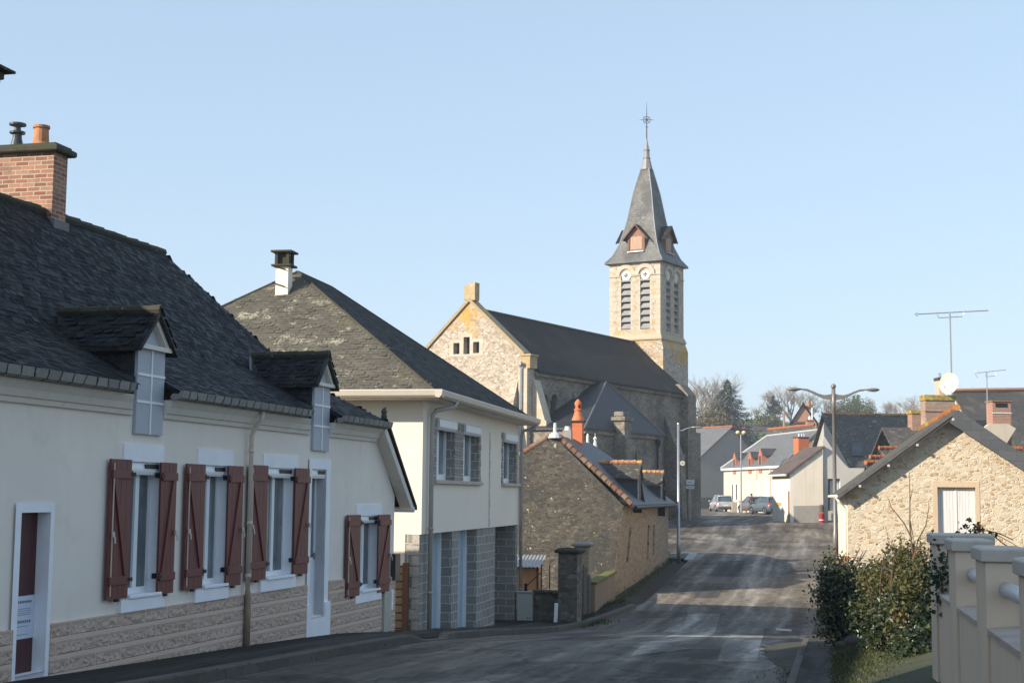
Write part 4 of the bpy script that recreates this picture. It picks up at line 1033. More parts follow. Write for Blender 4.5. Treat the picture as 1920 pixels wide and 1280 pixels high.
# ------------------------------------------------------------------ church
F = FC
church = thing('church', 'old stone village church with lichened gable and slate-spired bell tower', 'church', F.P(11, 0, -1.8))
NW, EZc, RZc, LN = 4.0, 7.15, 10.9, 22.1
mb = MB()
gh = [rect(F.hitu(a, y1)[0], F.hitu(b_, y1)[0], F.hitu(a, y1)[1], F.hitu(a, y0)[1]) for a, b_, y0, y1 in ((850, 861.5, 643, 664), (869, 880.5, 632, 664), (887, 898.5, 641, 662))]
gout = [(-4.0, -3), (4.0, -3), (4.0, 7.75), (3.55, 7.95), (-.1, 11.3), (-3.7, 7.95), (-4.0, 7.9)]
mb.pierced(F, gout, gh, 0, .45, 0, 0, 'u')
mb.poly([F.P(.6, w, z) for w, z in gout])
for i in range(7): a, b_ = gout[i], gout[(i + 1) % 7]; mb.poly([F.P(0, *a), F.P(0, *b_), F.P(.6, *b_), F.P(.6, *a)])
mb.build('gable_wall', RUB_CH, church)
mb = MB()
zb0 = gh[0][0][1] - .16; zt0, zt1 = gh[0][2][1] + .2, gh[1][2][1] + .22
mb.pierced(F, [(gh[0][0][0] - .28, zb0), (gh[2][1][0] + .28, zb0), (gh[2][1][0] + .28, zt0), (gh[1][1][0] + .2, zt0), (gh[1][1][0] + .2, zt1), (gh[1][0][0] - .2, zt1), (gh[1][0][0] - .2, zt0), (gh[0][0][0] - .28, zt0)], gh, -.012, .03, 0, 0, 'u')
for h in gh: mb.poly([F.P(.42, w, z) for w, z in h], 1)
mb.build('slit_surround', [ASHLAR, DARKPANE], church)
mb = MB()      # copings, kneeler and apex block
for s, a, b_ in ((-1, -3.9, 7.82), (1, 3.62, 7.95)):
    mb.prism([F.P(-.12, -.1, 11.3), F.P(.66, -.1, 11.3), F.P(.66, a, b_), F.P(-.12, a, b_)], [F.P(-.12, -.1, 11.52), F.P(.66, -.1, 11.52), F.P(.66, a + s * .08, b_ + .16), F.P(-.12, a + s * .08, b_ + .16)])
mb.build('gable_coping', bricks('lichened_coping', (.40, .30, .16), (.44, .37, .27), (.3, .25, .18), .6, .5, .01, [((.52, .31, .07), .8, .52, .62, 6)], .4), church)
LICH = bricks('orange_lichen_ashlar', (.50, .33, .12), (.50, .41, .26), (.36, .29, .2), .5, .4, .01, [((.55, .47, .36), 1.6, .55, .64, 8), ((.24, .2, .15), 2.5, .6, .68, 12)], .4)
mb = MB(); mb.box(F, -.14, .7, 3.52, 4.12, 7.2, 7.9); mb.bevbox(F, -.2, .74, 3.5, 4.2, 7.9, 8.02, .02); mb.build('kneeler', LICH, church)
mb = MB(); mb.bevbox(F, -.05, .45, -.47, -.06, 11.4, 12.3, .02); mb.bevbox(F, -.08, .42, -.04, .3, 11.35, 12.42, .02); mb.build('apex_block', LICH, church)
mb = MB(); mb.box(F, -.22, 0, 3.4, 3.98, -3, 7.2); mb.build('corner_pilaster', ASHLAR, church)
mb = MB(); mb.ext_w(Frame(F.O, F.d), [(0, 6.95), (-.25, 6.3), (-1.4, 3.2), (-1.4, -3), (0, -3)], 2.75, 3.35); mb.build('raked_buttress', RUB_CH, church)
mb = MB(); p_ = F.P(-.35, 3.62, 0); mb.tube([(p_.x, p_.y, 7.3), (p_.x, p_.y, -3)], .055, 8); q_ = F.P(-.2, 3.62, 7.35); mb.lathe((p_.x, p_.y, 7.25), [(.07, 0), (.12, .12), (.12, .3), (0, .3)], 8); mb.build('downpipe', ZINC, church)
# nave
def wpt(x, y, w=NW): return F.hit(x, y, w)
mb = MB(); wh = []
for x in (1019, 1037.5):
    u, z1 = wpt(x, 737); wh.append(arch(u, .34, 1.5, z1 - .1))
mb.pierced(F, rect(.6, LN, -3, EZc), wh, NW, .35)
for h in wh: mb.poly([F.P(u, NW - .3, z) for u, z in h], 1)
mb.box(F, .6, LN, -NW, -NW + .5, -3, EZc)
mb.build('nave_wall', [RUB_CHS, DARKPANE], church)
mb = MB()
for h in wh:
    uc = (h[0][0] + h[1][0]) / 2; zt = max(z for u, z in h); zs = zt - .34
    o2 = [(uc + .62 * math.cos(PI * i / 8), zs + .62 * math.sin(PI * i / 8)) for i in range(9)]; i2 = [(uc + .4 * math.cos(PI * i / 8), zs + .4 * math.sin(PI * i / 8)) for i in range(9)]
    for i in range(8): mb.ext_w(F, [o2[i], o2[i + 1], i2[i + 1], i2[i]], NW, NW + .1)
mb.build('arch_moulding', RUB_CHS, church)
mb = MB()
ew, ezz = NW + .3, EZc - .05
mb.slab([F.P(.6, ew, ezz), F.P(LN + .02, ew, ezz), F.P(LN + .02, 0, RZc), F.P(.6, 0, RZc)], .12)
mb.slab([F.P(.6, 0, RZc), F.P(LN + .02, 0, RZc), F.P(LN + .02, -ew, ezz), F.P(.6, -ew, ezz)], .12)
rf = mb.build('roof', SLATE3, church)
mb = MB(); mb.box(F, .6, LN, NW, NW + .18, EZc - .35, EZc - .12); mb.build('cornice', RUB_CHS, church)
mb = MB(); mb.tube([F.P(.6, 0, RZc + .02), F.P(LN, 0, RZc + .02)], .1, 8); mb.build('ridge', CONCD, rf)
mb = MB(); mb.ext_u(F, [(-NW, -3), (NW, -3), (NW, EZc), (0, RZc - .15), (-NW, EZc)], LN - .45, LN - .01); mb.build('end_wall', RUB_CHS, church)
def buttress(u, wd, proj, zt, m):
    b_ = MB(); b_.prism([F.P(u, NW + .01, -3), F.P(u + wd, NW + .01, -3), F.P(u + wd, NW + proj * 1.25, -3), F.P(u, NW + proj * 1.25, -3)], [F.P(u, NW + .01, zt - 2.4), F.P(u + wd, NW + .01, zt - 2.4), F.P(u + wd, NW + proj * 1.1, zt - 2.4), F.P(u, NW + proj * 1.1, zt - 2.4)])
    b_.prism([F.P(u, NW + .01, zt - 2.4), F.P(u + wd, NW + .01, zt - 2.4), F.P(u + wd, NW + proj, zt - 2.4), F.P(u, NW + proj, zt - 2.4)], [F.P(u, NW + .01, zt), F.P(u + wd, NW + .01, zt), F.P(u + wd, NW + .12, zt - .05), F.P(u, NW + .12, zt - .05)])
    b_.build('buttress', m, church)
buttress(.35, .75, .85, 6.6, ASHLAR)
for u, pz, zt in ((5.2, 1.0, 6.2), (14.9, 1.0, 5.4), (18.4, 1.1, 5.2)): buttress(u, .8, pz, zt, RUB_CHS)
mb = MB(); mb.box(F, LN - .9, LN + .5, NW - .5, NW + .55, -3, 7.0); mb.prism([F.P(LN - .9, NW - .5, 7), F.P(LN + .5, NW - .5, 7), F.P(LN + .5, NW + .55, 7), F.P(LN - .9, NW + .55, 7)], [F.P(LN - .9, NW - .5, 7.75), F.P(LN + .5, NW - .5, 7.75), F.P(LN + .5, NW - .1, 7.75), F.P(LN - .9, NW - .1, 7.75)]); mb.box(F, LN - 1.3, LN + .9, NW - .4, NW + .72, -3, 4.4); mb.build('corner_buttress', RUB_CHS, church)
# side chapel with a hipped roof leaning on the nave
cw = 7.4
ua, za = wpt(1120, 716, NW + .1)
ub, zb = F.hit(1246, 815, cw + .2)
uL = F.hit(1096, 815, cw + .2)[0]
mb = MB()
AP = F.P(ua, NW + .05, za); AP2 = F.P(ua, NW + .7, za)
c1, c2_, c3_, c4_ = F.P(uL, NW + .05, zb), F.P(uL, cw + .2, zb), F.P(ub, cw + .2, zb), F.P(ub, NW + .05, zb)
mb.slab([c1, c2_, AP2, AP], .1); mb.slab([c2_, c3_, AP2], .1); mb.slab([c3_, c4_, AP, AP2], .1)
ch_r = mb.build('chapel_roof', slate('dark_chapel_slate', (.022, .023, .026), (.038, .04, .045), .25, .14, None, .55, .6, .015), church)
mb = MB()
for a, b_ in ((AP2, c2_), (AP2, c3_)): mb.tube([a, b_], .06, 6)
mb.build('hip_flashing', plain('dull_lead', (.14, .145, .15), .6), ch_r)
mb = MB(); ah = []
for x in (1188,):
    u, z1 = F.hit(x, 842, cw); ah.append(arch(u, .42, -1.5, z1))
mb.pierced(F, rect(uL + .2, ub - .2, -3, zb - .05), ah, cw, .4)
for h in ah: mb.poly([F.P(u, cw - .3, z) for u, z in h], 1)
for u in (uL + .2, ub - .2): mb.poly([F.P(u, NW, -3), F.P(u, cw, -3), F.P(u, cw, zb - .05), F.P(u, NW, zb - .05)])
mb.build('chapel_wall', [RUB_CHS, DARKPANE], church)
mb = MB(); mb.box(F, uL + .2, ub - .2, cw, cw + .14, zb - .32, zb - .11); mb.build('chapel_cornice', RUB_CHS, church)
# masonry pier with moulded cap in front of the chapel
ux, zx = F.hit(1160, 772, cw + .1)
mb = MB(); mb.bevbox(F, ux - .55, ux + .55, cw, cw + .9, -3, zx - 1.6, .03); mb.bevbox(F, ux - .45, ux + .45, cw, cw + .7, zx - 1.6, zx - .55, .03); mb.bevbox(F, ux - .6, ux + .6, cw - .1, cw + .8, zx - .55, zx - .3, .04); mb.bevbox(F, ux - .4, ux + .4, cw, cw + .6, zx - .3, zx, .05); mb.build('chapel_buttress', RUB_CHS, church)
mb = MB(); ux2, zx2 = F.hit(1232, 818, cw + .05); mb.tube([F.P(ux2, cw + .1, zb - .2), F.P(ux2, cw + .1, -3)], .06, 6); mb.lathe(F.P(ux2, cw + .14, zb - .75), [(.06, 0), (.16, .2), (.16, .4), (0, .4)], 8); mb.build('downpipe', IRON, church)
# ---- tower
TU, TW, TB, TT = 22.12, 2.03, 11.2, 16.75
tw = MB()
tw.box(F, TU - .12, TU + 2 * TW + .2, -TW - .22, TW + .26, -3, TB - .7)
tw.loft([[F.P(u, w, z) for u, w in ((TU - a, -TW - b_), (TU + 2 * TW + c_, -TW - b_), (TU + 2 * TW + c_, TW + d_), (TU - a, TW + d_))] for a, b_, c_, d_, z in ((.12, .22, .2, .26, TB - .699), (.02, .02, .02, .02, TB + .1))])
tower = tw.build('tower_base', RUB_CH, church)
def lanc(pxs, fn):
    r = []
    for xa, xb, y0, y1 in pxs:
        a = fn(xa, y1); b_ = fn(xb, y1); t = fn((xa + xb) / 2, y0)[1]
        r.append(arch((a[0] + b_[0]) / 2, abs(b_[0] - a[0]) / 2, a[1], t))
    return r
fl = lanc(((1164.5, 1182.5, 507, 618), (1200.5, 1218.5, 505, 617)), lambda x, y: F.hitu(x, y, TU))
sl_ = lanc(((1249.5, 1257.5, 508, 620), (1264.5, 1272.5, 513, 623)), lambda x, y: F.hit(x, y, TW))
tw = MB()
tw.pierced(F, rect(-TW, TW, TB + .1, TT), fl, TU, .5, 0, 0, 'u')
tw.pierced(F, rect(TU, TU + 2 * TW, TB + .1, TT), sl_, TW, .5)
tw.poly([F.P(TU, -TW, TB), F.P(TU + 2 * TW, -TW, TB), F.P(TU + 2 * TW, -TW, TT), F.P(TU, -TW, TT)])
tw.poly([F.P(TU + 2 * TW, -TW, TB), F.P(TU + 2 * TW, TW, TB), F.P(TU + 2 * TW, TW, TT), F.P(TU + 2 * TW, -TW, TT)])
tw.poly([F.P(TU + .52, -TW + .52, TB), F.P(TU + .52, TW - .52, TB), F.P(TU + .52, TW - .52, TT), F.P(TU + .52, -TW + .52, TT)], 1)
tw.poly([F.P(TU + .52, TW - .52, TB), F.P(TU + 2 * TW, TW - .52, TB), F.P(TU + 2 * TW, TW - .52, TT), F.P(TU + .52, TW - .52, TT)], 1)
TOWM = rubble('tower_stone', [(.50, .43, .34), (.57, .5, .41), (.44, .375, .295), (.62, .56, .47)], (.53, .455, .36), 4.5, .03, .7, [((.56, .34, .10), .4, .53, .63, 6), ((.35, .3, .24), 1.6, .6, .7, 10)], 1.6)
belf = tw.build('belfry', [TOWM, IRON], church)
DRESS = bricks('tower_quoin_stone', (.55, .48, .385), (.61, .54, .44), (.46, .4, .32), .5, .36, .008, [((.56, .34, .10), .6, .56, .66, 7)], .3)
tw = MB()
zi = fl[0][2][1]
def ring_mould(c, r0, r1, P):
    for i in range(8):
        a, b_ = PI * i / 8, PI * (i + 1) / 8
        q = [(c + r * math.cos(t), zi + r * math.sin(t)) for r, t in ((r1, a), (r1, b_), (r0, b_), (r0, a))]
        tw.prism([P(x, z, .0) for x, z in q], [P(x, z, .09) for x, z in q])
for h in fl:
    c = (h[0][0] + h[1][0]) / 2; r = (h[1][0] - h[0][0]) / 2
    ring_mould(c, r + .12, r + .42, lambda x, z, o: F.P(TU - o, x, z))
for h in sl_:
    c = (h[0][0] + h[1][0]) / 2; r = abs(h[1][0] - h[0][0]) / 2
    ring_mould(c, r + .12, r + .42, lambda x, z, o: F.P(x, TW + o, z))
tw.build('arch_moulding', DRESS, belf)
tw = MB()
ed = [-TW - .04, fl[0][0][0] - .0, fl[0][1][0], fl[1][0][0], fl[1][1][0], TW + .04]
for i in (0, 2, 4): tw.box(F, TU - .07, TU, ed[i], ed[i + 1], zi - .08, zi)
eds = sorted([TU - .04, sl_[0][0][0], sl_[0][1][0], sl_[1][0][0], sl_[1][1][0], TU + 2 * TW])
for i in (0, 2, 4): tw.box(F, eds[i], eds[i + 1], TW, TW + .07, zi - .08, zi)
for i in range(15):        # corner quoins and jamb stones
    z0 = TB + .25 + i * .36
    if z0 + .34 > TT: break
    j = .16 if i % 2 else 0
    tw.box(F, TU - .012, TU - .001, TW - .34 - j, TW + .001, z0, z0 + .34); tw.box(F, TU - .012, TU - .001, -TW, -TW + .34 + j, z0, z0 + .34)
    tw.box(F, TU, TU + .34 + j, TW + .001, TW + .012, z0, z0 + .34)
    if z0 + .34 < zi - .1 and z0 > fl[0][0][1] - .2:
        for h in fl: tw.box(F, TU - .012, TU - .001, h[0][0] - .16 - j * .5, h[0][0] - .005, z0, z0 + .34); tw.box(F, TU - .012, TU - .001, h[1][0] + .005, h[1][0] + .16 + j * .5, z0, z0 + .34)
tw.build('dressed_stone', DRESS, belf)
tw = MB()
tw.loft([[F.P(TU - a, -TW - a, z), F.P(TU + 2 * TW + a, -TW - a, z), F.P(TU + 2 * TW + a, TW + a, z), F.P(TU - a, TW + a, z)] for a, z in ((.16, TB - .12), (.16, TB), (.03, TB + .32))])
tw.build('sill_course', bricks('lichened_sill', (.52, .45, .35), (.52, .42, .27), (.45, .37, .25), .9, .5, .01, [((.52, .33, .09), .9, .54, .66, 6)], .3), belf)
LOUV = slate('pale_louvre_slate', (.30, .30, .30), (.36, .36, .355), .5, .5, None, .7, .2, .004, .25)
for h, ax in [(h, 'u') for h in fl] + [(h, 'w') for h in sl_]:
    xs = [h[0][0], h[1][0]]; a, b_ = min(xs), max(xs); z0, zt = h[0][1], zi - .0
    n = 8; st = (zt - z0) / n
    P = (lambda x, dep, z: F.P(TU + dep, x, z)) if ax == 'u' else (lambda x, dep, z: F.P(x, TW - dep, z))
    for i in range(n):
        c = MB(); zz = z0 + st * i + .04
        c.prism([P(a + .01, .02, zz), P(b_ - .01, .02, zz), P(b_ - .01, .26, zz + st * .74), P(a + .01, .26, zz + st * .74)], [P(a + .01, .0, zz + .07), P(b_ - .01, .0, zz + .07), P(b_ - .01, .26, zz + st * .74 + .06), P(a + .01, .26, zz + st * .74 + .06)])
        c.build('louvre', LOUV, belf)
    c = MB(); cx = (a + b_) / 2; r = (b_ - a) / 2 - .005
    c.prism([P(cx + r * math.cos(t * PI / 8), .1, zi + .02 + r * math.sin(t * PI / 8)) for t in range(16)], [P(cx + r * math.cos(t * PI / 8), .03, zi + .02 + r * math.sin(t * PI / 8)) for t in range(16)])
    ty = c.build('tympanum_disc', plain('white_stone_disc', (.66, .63, .57), .8), belf)
    if ax == 'u':
        c = MB(); s_ = .15
        for dx, dz in ((s_, .0), (0, s_)):
            wd = .045
            if dx: q = [(cx - s_, zi + .02 - .065), (cx - .03, zi + .0), (cx + .03, zi + .0), (cx + s_, zi + .02 - .065), (cx + s_, zi + .02 + .065), (cx + .03, zi + .04), (cx - .03, zi + .04), (cx - s_, zi + .02 + .065)]
            else: q = [(cx - .065, zi + .02 - s_), (cx + .065, zi + .02 - s_), (cx + .02, zi - .01), (cx + .02, zi + .05), (cx + .065, zi + .02 + s_), (cx - .065, zi + .02 + s_), (cx - .02, zi + .05), (cx - .02, zi - .01)]
            o_ = .027 if dx else .025
            c.prism([P(x, .029, z) for x, z in q], [P(x, o_ - .01, z) for x, z in q])
        c.build('cross', IRON, belf)
# spire
tc_ = TU + TW
SP = [(2.33, 16.72), (2.3, 16.8), (1.88, 17.35), (1.52, 18.2), (1.25, 19.27), (1.06, 20.2), (.74, 22.2), (.33, 24.0)]
mb = MB(); mb.loft([[F.P(tc_ + s1 * a, s2 * a, z) for s1, s2 in ((-1, -1), (1, -1), (1, 1), (-1, 1))] for a, z in SP]); sp = mb.build('spire', SPIRE, church)
mb = MB()
for s1, s2 in ((-1, -1), (1, -1), (1, 1), (-1, 1)): mb.tube([F.P(tc_ + s1 * a, s2 * a, z + .01) for a, z in SP[1:]], .035, 6)
mb.build('lead_hip', ZINC, sp)
mb = MB(); c8 = F.P(tc_, 0, 0)
mb.loft([[(c8.x + a * math.cos(PI / 4 * k + .6), c8.y + a * math.sin(PI / 4 * k + .6), z) for k in range(8)] for a, z in ((.46, 23.95), (.44, 24.02), (.24, 24.8), (.29, 24.82), (.29, 24.86), (.22, 24.9), (.2, 25.4), (.25, 25.42), (.25, 25.46), (.18, 25.5), (.03, 26.35))]); mb.build('lead_cap', plain('lead_grey', (.24, .235, .235), .6, .1), sp)
mb = MB(); p_ = Vector((c8.x, c8.y, 0)); a8 = Vector((RT.x, RT.y, 0)).normalized()
mb.tube([p_ + Vector((0, 0, z)) for z in (26.3, 27.5, 28.6, 29.1)], [.045, .035, .02, .008], 6)
q = p_ + Vector((0, 0, 27.75))
mb.tube([q + a8 * .26 * math.cos(t * PI / 8) + Vector((0, 0, .26 * math.sin(t * PI / 8))) for t in range(17)], .022, 5)
for t in range(8):
    d_ = a8 * math.cos(t * PI / 4) + Vector((0, 0, math.sin(t * PI / 4))); L = .52 if t % 2 == 0 else .34
    mb.tube([q, q + d_ * L], [.03, .012], 5)
mb.tube([p_ + a8 * .12 + Vector((0, 0, 27.2)), p_ - a8 * .12 + Vector((0, 0, 27.2))], .02, 5)
mb.build('iron_cross', plain('wrought_iron', (.09, .07, .08), .6, .3), sp)
WOODB = wood('weathered_red_brown_boards', (.27, .13, .08), .35, .8, (8, 8, .7))
def lucarne(dx, dy):
    """roof dormer on one face of the spire; (dx, dy) = outward axis in tower plan (u, w)"""
    T = lambda o, s, z: F.P(tc_ + dx * o - dy * s, dy * o + dx * s, z)
    z0, z1, za = 17.65, 18.75, 19.6
    m = MB(); m.prism([T(1.75, -.68, z0), T(1.75, .68, z0), T(.8, .68, z0), T(.8, -.68, z0)], [T(1.75, -.68, z1), T(1.75, .68, z1), T(.8, .68, z1), T(.8, -.68, z1)]); m.prism([T(1.75, -.68, z1), T(1.75, .68, z1), T(1.75, 0, za - .12)], [T(.8, -.68, z1), T(.8, .68, z1), T(.8, 0, za - .12)])
    l = m.build('lucarne', WOODB, church)
    m = MB()
    for s in (-1, 1): m.slab([T(2.05, 0, za), T(2.05, s * 1.02, z1 - .25), T(.8, s * 1.02, z1 - .25), T(.8, 0, za)], .07)
    m.build('lucarne_roof', SLATE3, l)
    m = MB()
    for s in (-1, 1): m.prism([T(2.06, s * 1.0, z1 - .37), T(2.06, s * .0, za - .12), T(2.06, s * .0, za - .02), T(2.06, s * 1.0, z1 - .27)], [T(2.0, s * 1.0, z1 - .37), T(2.0, s * .0, za - .12), T(2.0, s * .0, za - .02), T(2.0, s * 1.0, z1 - .27)])
    for s in (-1, 1): m.prism([T(1.752, s * .62 - .06, z0), T(1.752, s * .62 + .06, z0), T(1.8, s * .62 + .06, z0), T(1.8, s * .62 - .06, z0)], [T(1.752, s * .62 - .06, z1 + .2), T(1.752, s * .62 + .06, z1 + .2), T(1.8, s * .62 + .06, z1 + .2), T(1.8, s * .62 - .06, z1 + .2)])
    m.build('barge_board', wood('brown_barge_board', (.16, .075, .05)), l)
    m = MB(); m.prism([T(1.755, -.45, z0 + .1), T(1.755, .45, z0 + .1), T(1.77, .45, z0 + .1), T(1.77, -.45, z0 + .1)], [T(1.755, -.45, z1 - .05), T(1.755, .45, z1 - .05), T(1.77, .45, z1 - .05), T(1.77, -.45, z1 - .05)]); m.build('hatch', wood('bleached_boards', (.40, .27, .19), .3, .8, (9, 9, .6)), l)
    m = MB(); m.prism([T(1.4, -.65, z0 - .06), T(1.4, .65, z0 - .06), T(1.95, .65, z0 - .12), T(1.95, -.65, z0 - .12)], [T(1.4, -.65, z0), T(1.4, .65, z0), T(1.95, .65, z0 - .05), T(1.95, -.65, z0 - .05)]); m.build('lucarne_sill', ZINC, l)
for d_ in ((-1, 0), (0, 1), (0, -1), (1, 0)): lucarne(*d_)
# ------------------------------------------------------------------ stone barn on the right
F = FB
barn = thing('stone_barn', 'cream rubble barn with slate barge boards and white plank loft doors', 'barn', F.P(6, 3.2, -2.4))
APW, APZ = 3.22, 2.55
mb = MB()
bd = rect(2.64, 3.74, -1.5, .33)
mb.pierced(F, [(0, -3.2), (6.6, -3.2), (6.6, .05), (APW, APZ), (0, .12)], [bd], 0, .22, 0, 0, 'u')
mb.build('gable_wall', RUB_BARN, barn)
IVORY = plaster('ivory_limewash', (.80, .74, .62), (.5, .42, .32), .04, .15, .2, .2)
mb = MB(); mb.box(F, .002, 14, 0, .3, -3.2, .1) if False else mb.poly([F.P(0, -.004, -3.2), F.P(14, -.004, -3.2), F.P(14, -.004, .1), F.P(0, -.004, .1)])
mb.build('street_wall', IVORY, barn)
mb = MB(); mb.poly([F.P(14, 0, -3.2), F.P(14, 6.6, -3.2), F.P(14, 6.6, .05), F.P(14, APW, APZ), F.P(14, 0, .1)]); mb.poly([F.P(0, 6.6, -3.2), F.P(14, 6.6, -3.2), F.P(14, 6.6, .05), F.P(0, 6.6, .05)]); mb.build('rear_wall', RUB_BARN, barn)
mb = MB()
for a, b_, z0, z1 in ((2.5, 2.64, -1.6, .5), (3.74, 3.86, -1.6, .5), (2.641, 3.739, .331, .5)): mb.box(F, -.012, -.001, a, b_, z0, z1)
mb.build('door_surround', plaster('pinkish_lintel_render', (.56, .43, .29), (.4, .3, .2), .06, .3), barn)
WPL = wood('flaking_white_boards', (.62, .61, .60), .14, .75, (9, 9, .5))
for a, b_ in ((2.645, 3.185), (3.195, 3.735)):
    mb = MB()
    for i in range(6): c = (b_ - a) / 6; mb.bevbox(F, .14, .165, a + c * i + .002, a + c * (i + 1) - .002, -1.5, .325, .004)
    mb.build('loft_door', WPL, barn)
mb = MB(); mb.box(F, .12, .1395, 3.17, 3.21, -1.5, .325); mb.build('cover_strip', WPL, barn)
OVH = -.42
zl = lambda w: -.06 + (APZ + .1 + .06) * (w + .3) / (APW + .3)
mb = MB()
mb.slab([F.P(OVH, -.3, .07), F.P(14.3, -.3, .07), F.P(14.3, APW, APZ + .12), F.P(OVH, APW, APZ + .12)], .06)
mb.slab([F.P(OVH, APW, APZ + .12), F.P(14.3, APW, APZ + .12), F.P(14.3, 6.95, -.05), F.P(OVH, 6.95, -.05)], .07)
rf = mb.build('roof', SLATEL, barn)
mb = MB(); mb.prism([F.P(OVH - .025, -.3, -.06), F.P(OVH - .025, APW, APZ - .0), F.P(OVH - .0, APW, APZ - .0), F.P(OVH - .0, -.3, -.06)], [F.P(OVH - .025, -.3, .062), F.P(OVH - .025, APW, APZ + .115), F.P(OVH, APW, APZ + .115), F.P(OVH, -.3, .062)]); mb.build('verge_board', SOFFIT, rf)
mb = MB()
mb.prism([F.P(OVH - .03, APW - .22, APZ - .30), F.P(OVH - .03, 7.0, -.49), F.P(OVH - .0, 7.0, -.49), F.P(OVH - .0, APW - .22, APZ - .30)], [F.P(OVH - .03, APW - .02, APZ + .12), F.P(OVH - .03, 7.0, -.08), F.P(OVH, 7.0, -.08), F.P(OVH, APW - .02, APZ + .12)]); mb.build('slate_bargeboard', SLATEBARGE, rf)
mb = MB(); mb.prism([F.P(OVH, .0, .12), F.P(0, 0, .12), F.P(0, APW, APZ - .08), F.P(OVH, APW, APZ - .08)], [F.P(OVH, .0, .14), F.P(0, 0, .14), F.P(0, APW, APZ - .05), F.P(OVH, APW, APZ - .05)]); mb.build('soffit', SOFFIT, rf)
for w in (.35, 1.2, 2.05, 3.1):
    mb = MB(); z = .12 + (APZ - .2) * w / APW; mb.box(F, OVH - .04, 0, w - .035, w + .035, z - .07, z); mb.build('purlin_end', plain('pale_purlin_end', (.5, .48, .42), .8), rf)
tilerun(F.P(OVH - .05, APW, APZ + .15), F.P(14.2, APW, APZ + .15), 34, .085, 'ridge_tiles', slatecover('orange_ridge_tile', [(.5, .17, .06), (.42, .15, .06), (.5, .24, .08), (.36, .2, .07)], [((.5, .36, .06), .5, .5, .6, 5)], (.7, .9), .3), rf, 5)
mb = MB(); mb.tube([F.P(-.3, -.35, .03), F.P(14, -.35, .03)], .05, 8); mb.build('gutter', IVORY, barn)
dpipe([F.P(-.05, -.34, -.0), F.P(-.03, -.25, -.15), F.P(.12, -.1, -.32), F.P(.12, -.08, -.5), F.P(.12, -.08, -3)], .045, IVORY, barn)
mb = MB(); mb.box(F, -.02, .25, -.06, .3, -.03, .1); mb.build('eave_stone', plain('ochre_eave_stone', (.5, .3, .12), .9), barn)

# ------------------------------------------------------------------ rendered wall with pillars and tube rails
F = FW
rw_ = thing('garden_wall', 'tan rendered garden wall with rain streaks below its sloping ledges', 'wall', F.P(-3, .14, -2))
for a, b_ in ((-1.95, -.7), (-4.02, -2.58), (-6.2, -4.63), (-10, -6.83)):
    mb = MB(); mb.box(F, a, b_, .02, .28, -3.6, -.935); mb.build('wall_panel', WALLP, rw_)
    mb = MB(); mb.prism([F.P(a, .0, -.934), F.P(b_, .0, -.934), F.P(b_, .30, -.934), F.P(a, .30, -.934)], [F.P(a, .0, -.90), F.P(b_, .0, -.90), F.P(b_, .30, -.87), F.P(a, .30, -.87)]); mb.build('ledge', plain('stained_ledge', (.46, .38, .32), .85, 0, .18, 5), rw_)
for i, (a, b_, w1, lab) in enumerate(((-.68, -.1, .52, 'farthest tan wall pillar, widest, with ivy hanging in front'), (-2.57, -1.97, .28, 'second tan wall pillar, between the ivy and the first white tube'),
                              (-4.62, -4.03, .28, 'third tan wall pillar with a white tube leaving each side'), (-6.82, -6.22, .28, 'nearest tan wall pillar, cut by the edge of the picture'))):
    p_ = thing('wall_pillar', lab, 'pillar', F.P((a + b_) / 2, w1 / 2, -2), 'pillars of the tan garden wall')
    mb = MB(); mb.bevbox(F, a, b_, 0, w1, -3.6, -.441, .008); mb.build('shaft', WALLP, p_)
    mb = MB(); mb.bevbox(F, a - .03, b_ + .03, -.03, w1 + .03, -.44, -.355, .006); mb.loft([[F.P(a - .03 + e, -.03 + e, z), F.P(b_ + .03 - e, -.03 + e, z), F.P(b_ + .03 - e, w1 + .035 - e, z), F.P(a - .03 + e, w1 + .035 - e, z)] for e, z in ((.004, -.3545), (.03, -.343))]); mb.build('cap', CAPW, p_)
for a, b_, lab in ((-4.03, -2.57, 'white rail tube between the second and third wall pillars'), (-6.22, -4.62, 'white rail tube between the third and nearest wall pillars')):
    mb = MB(); mb.tube([F.P(a, .14, -.63), F.P(b_, .14, -.63)], .055, 16)
    tag(mb.build('rail_tube', TUBE, smooth=True), lab, 'rail', 'tube rails of the garden wall')

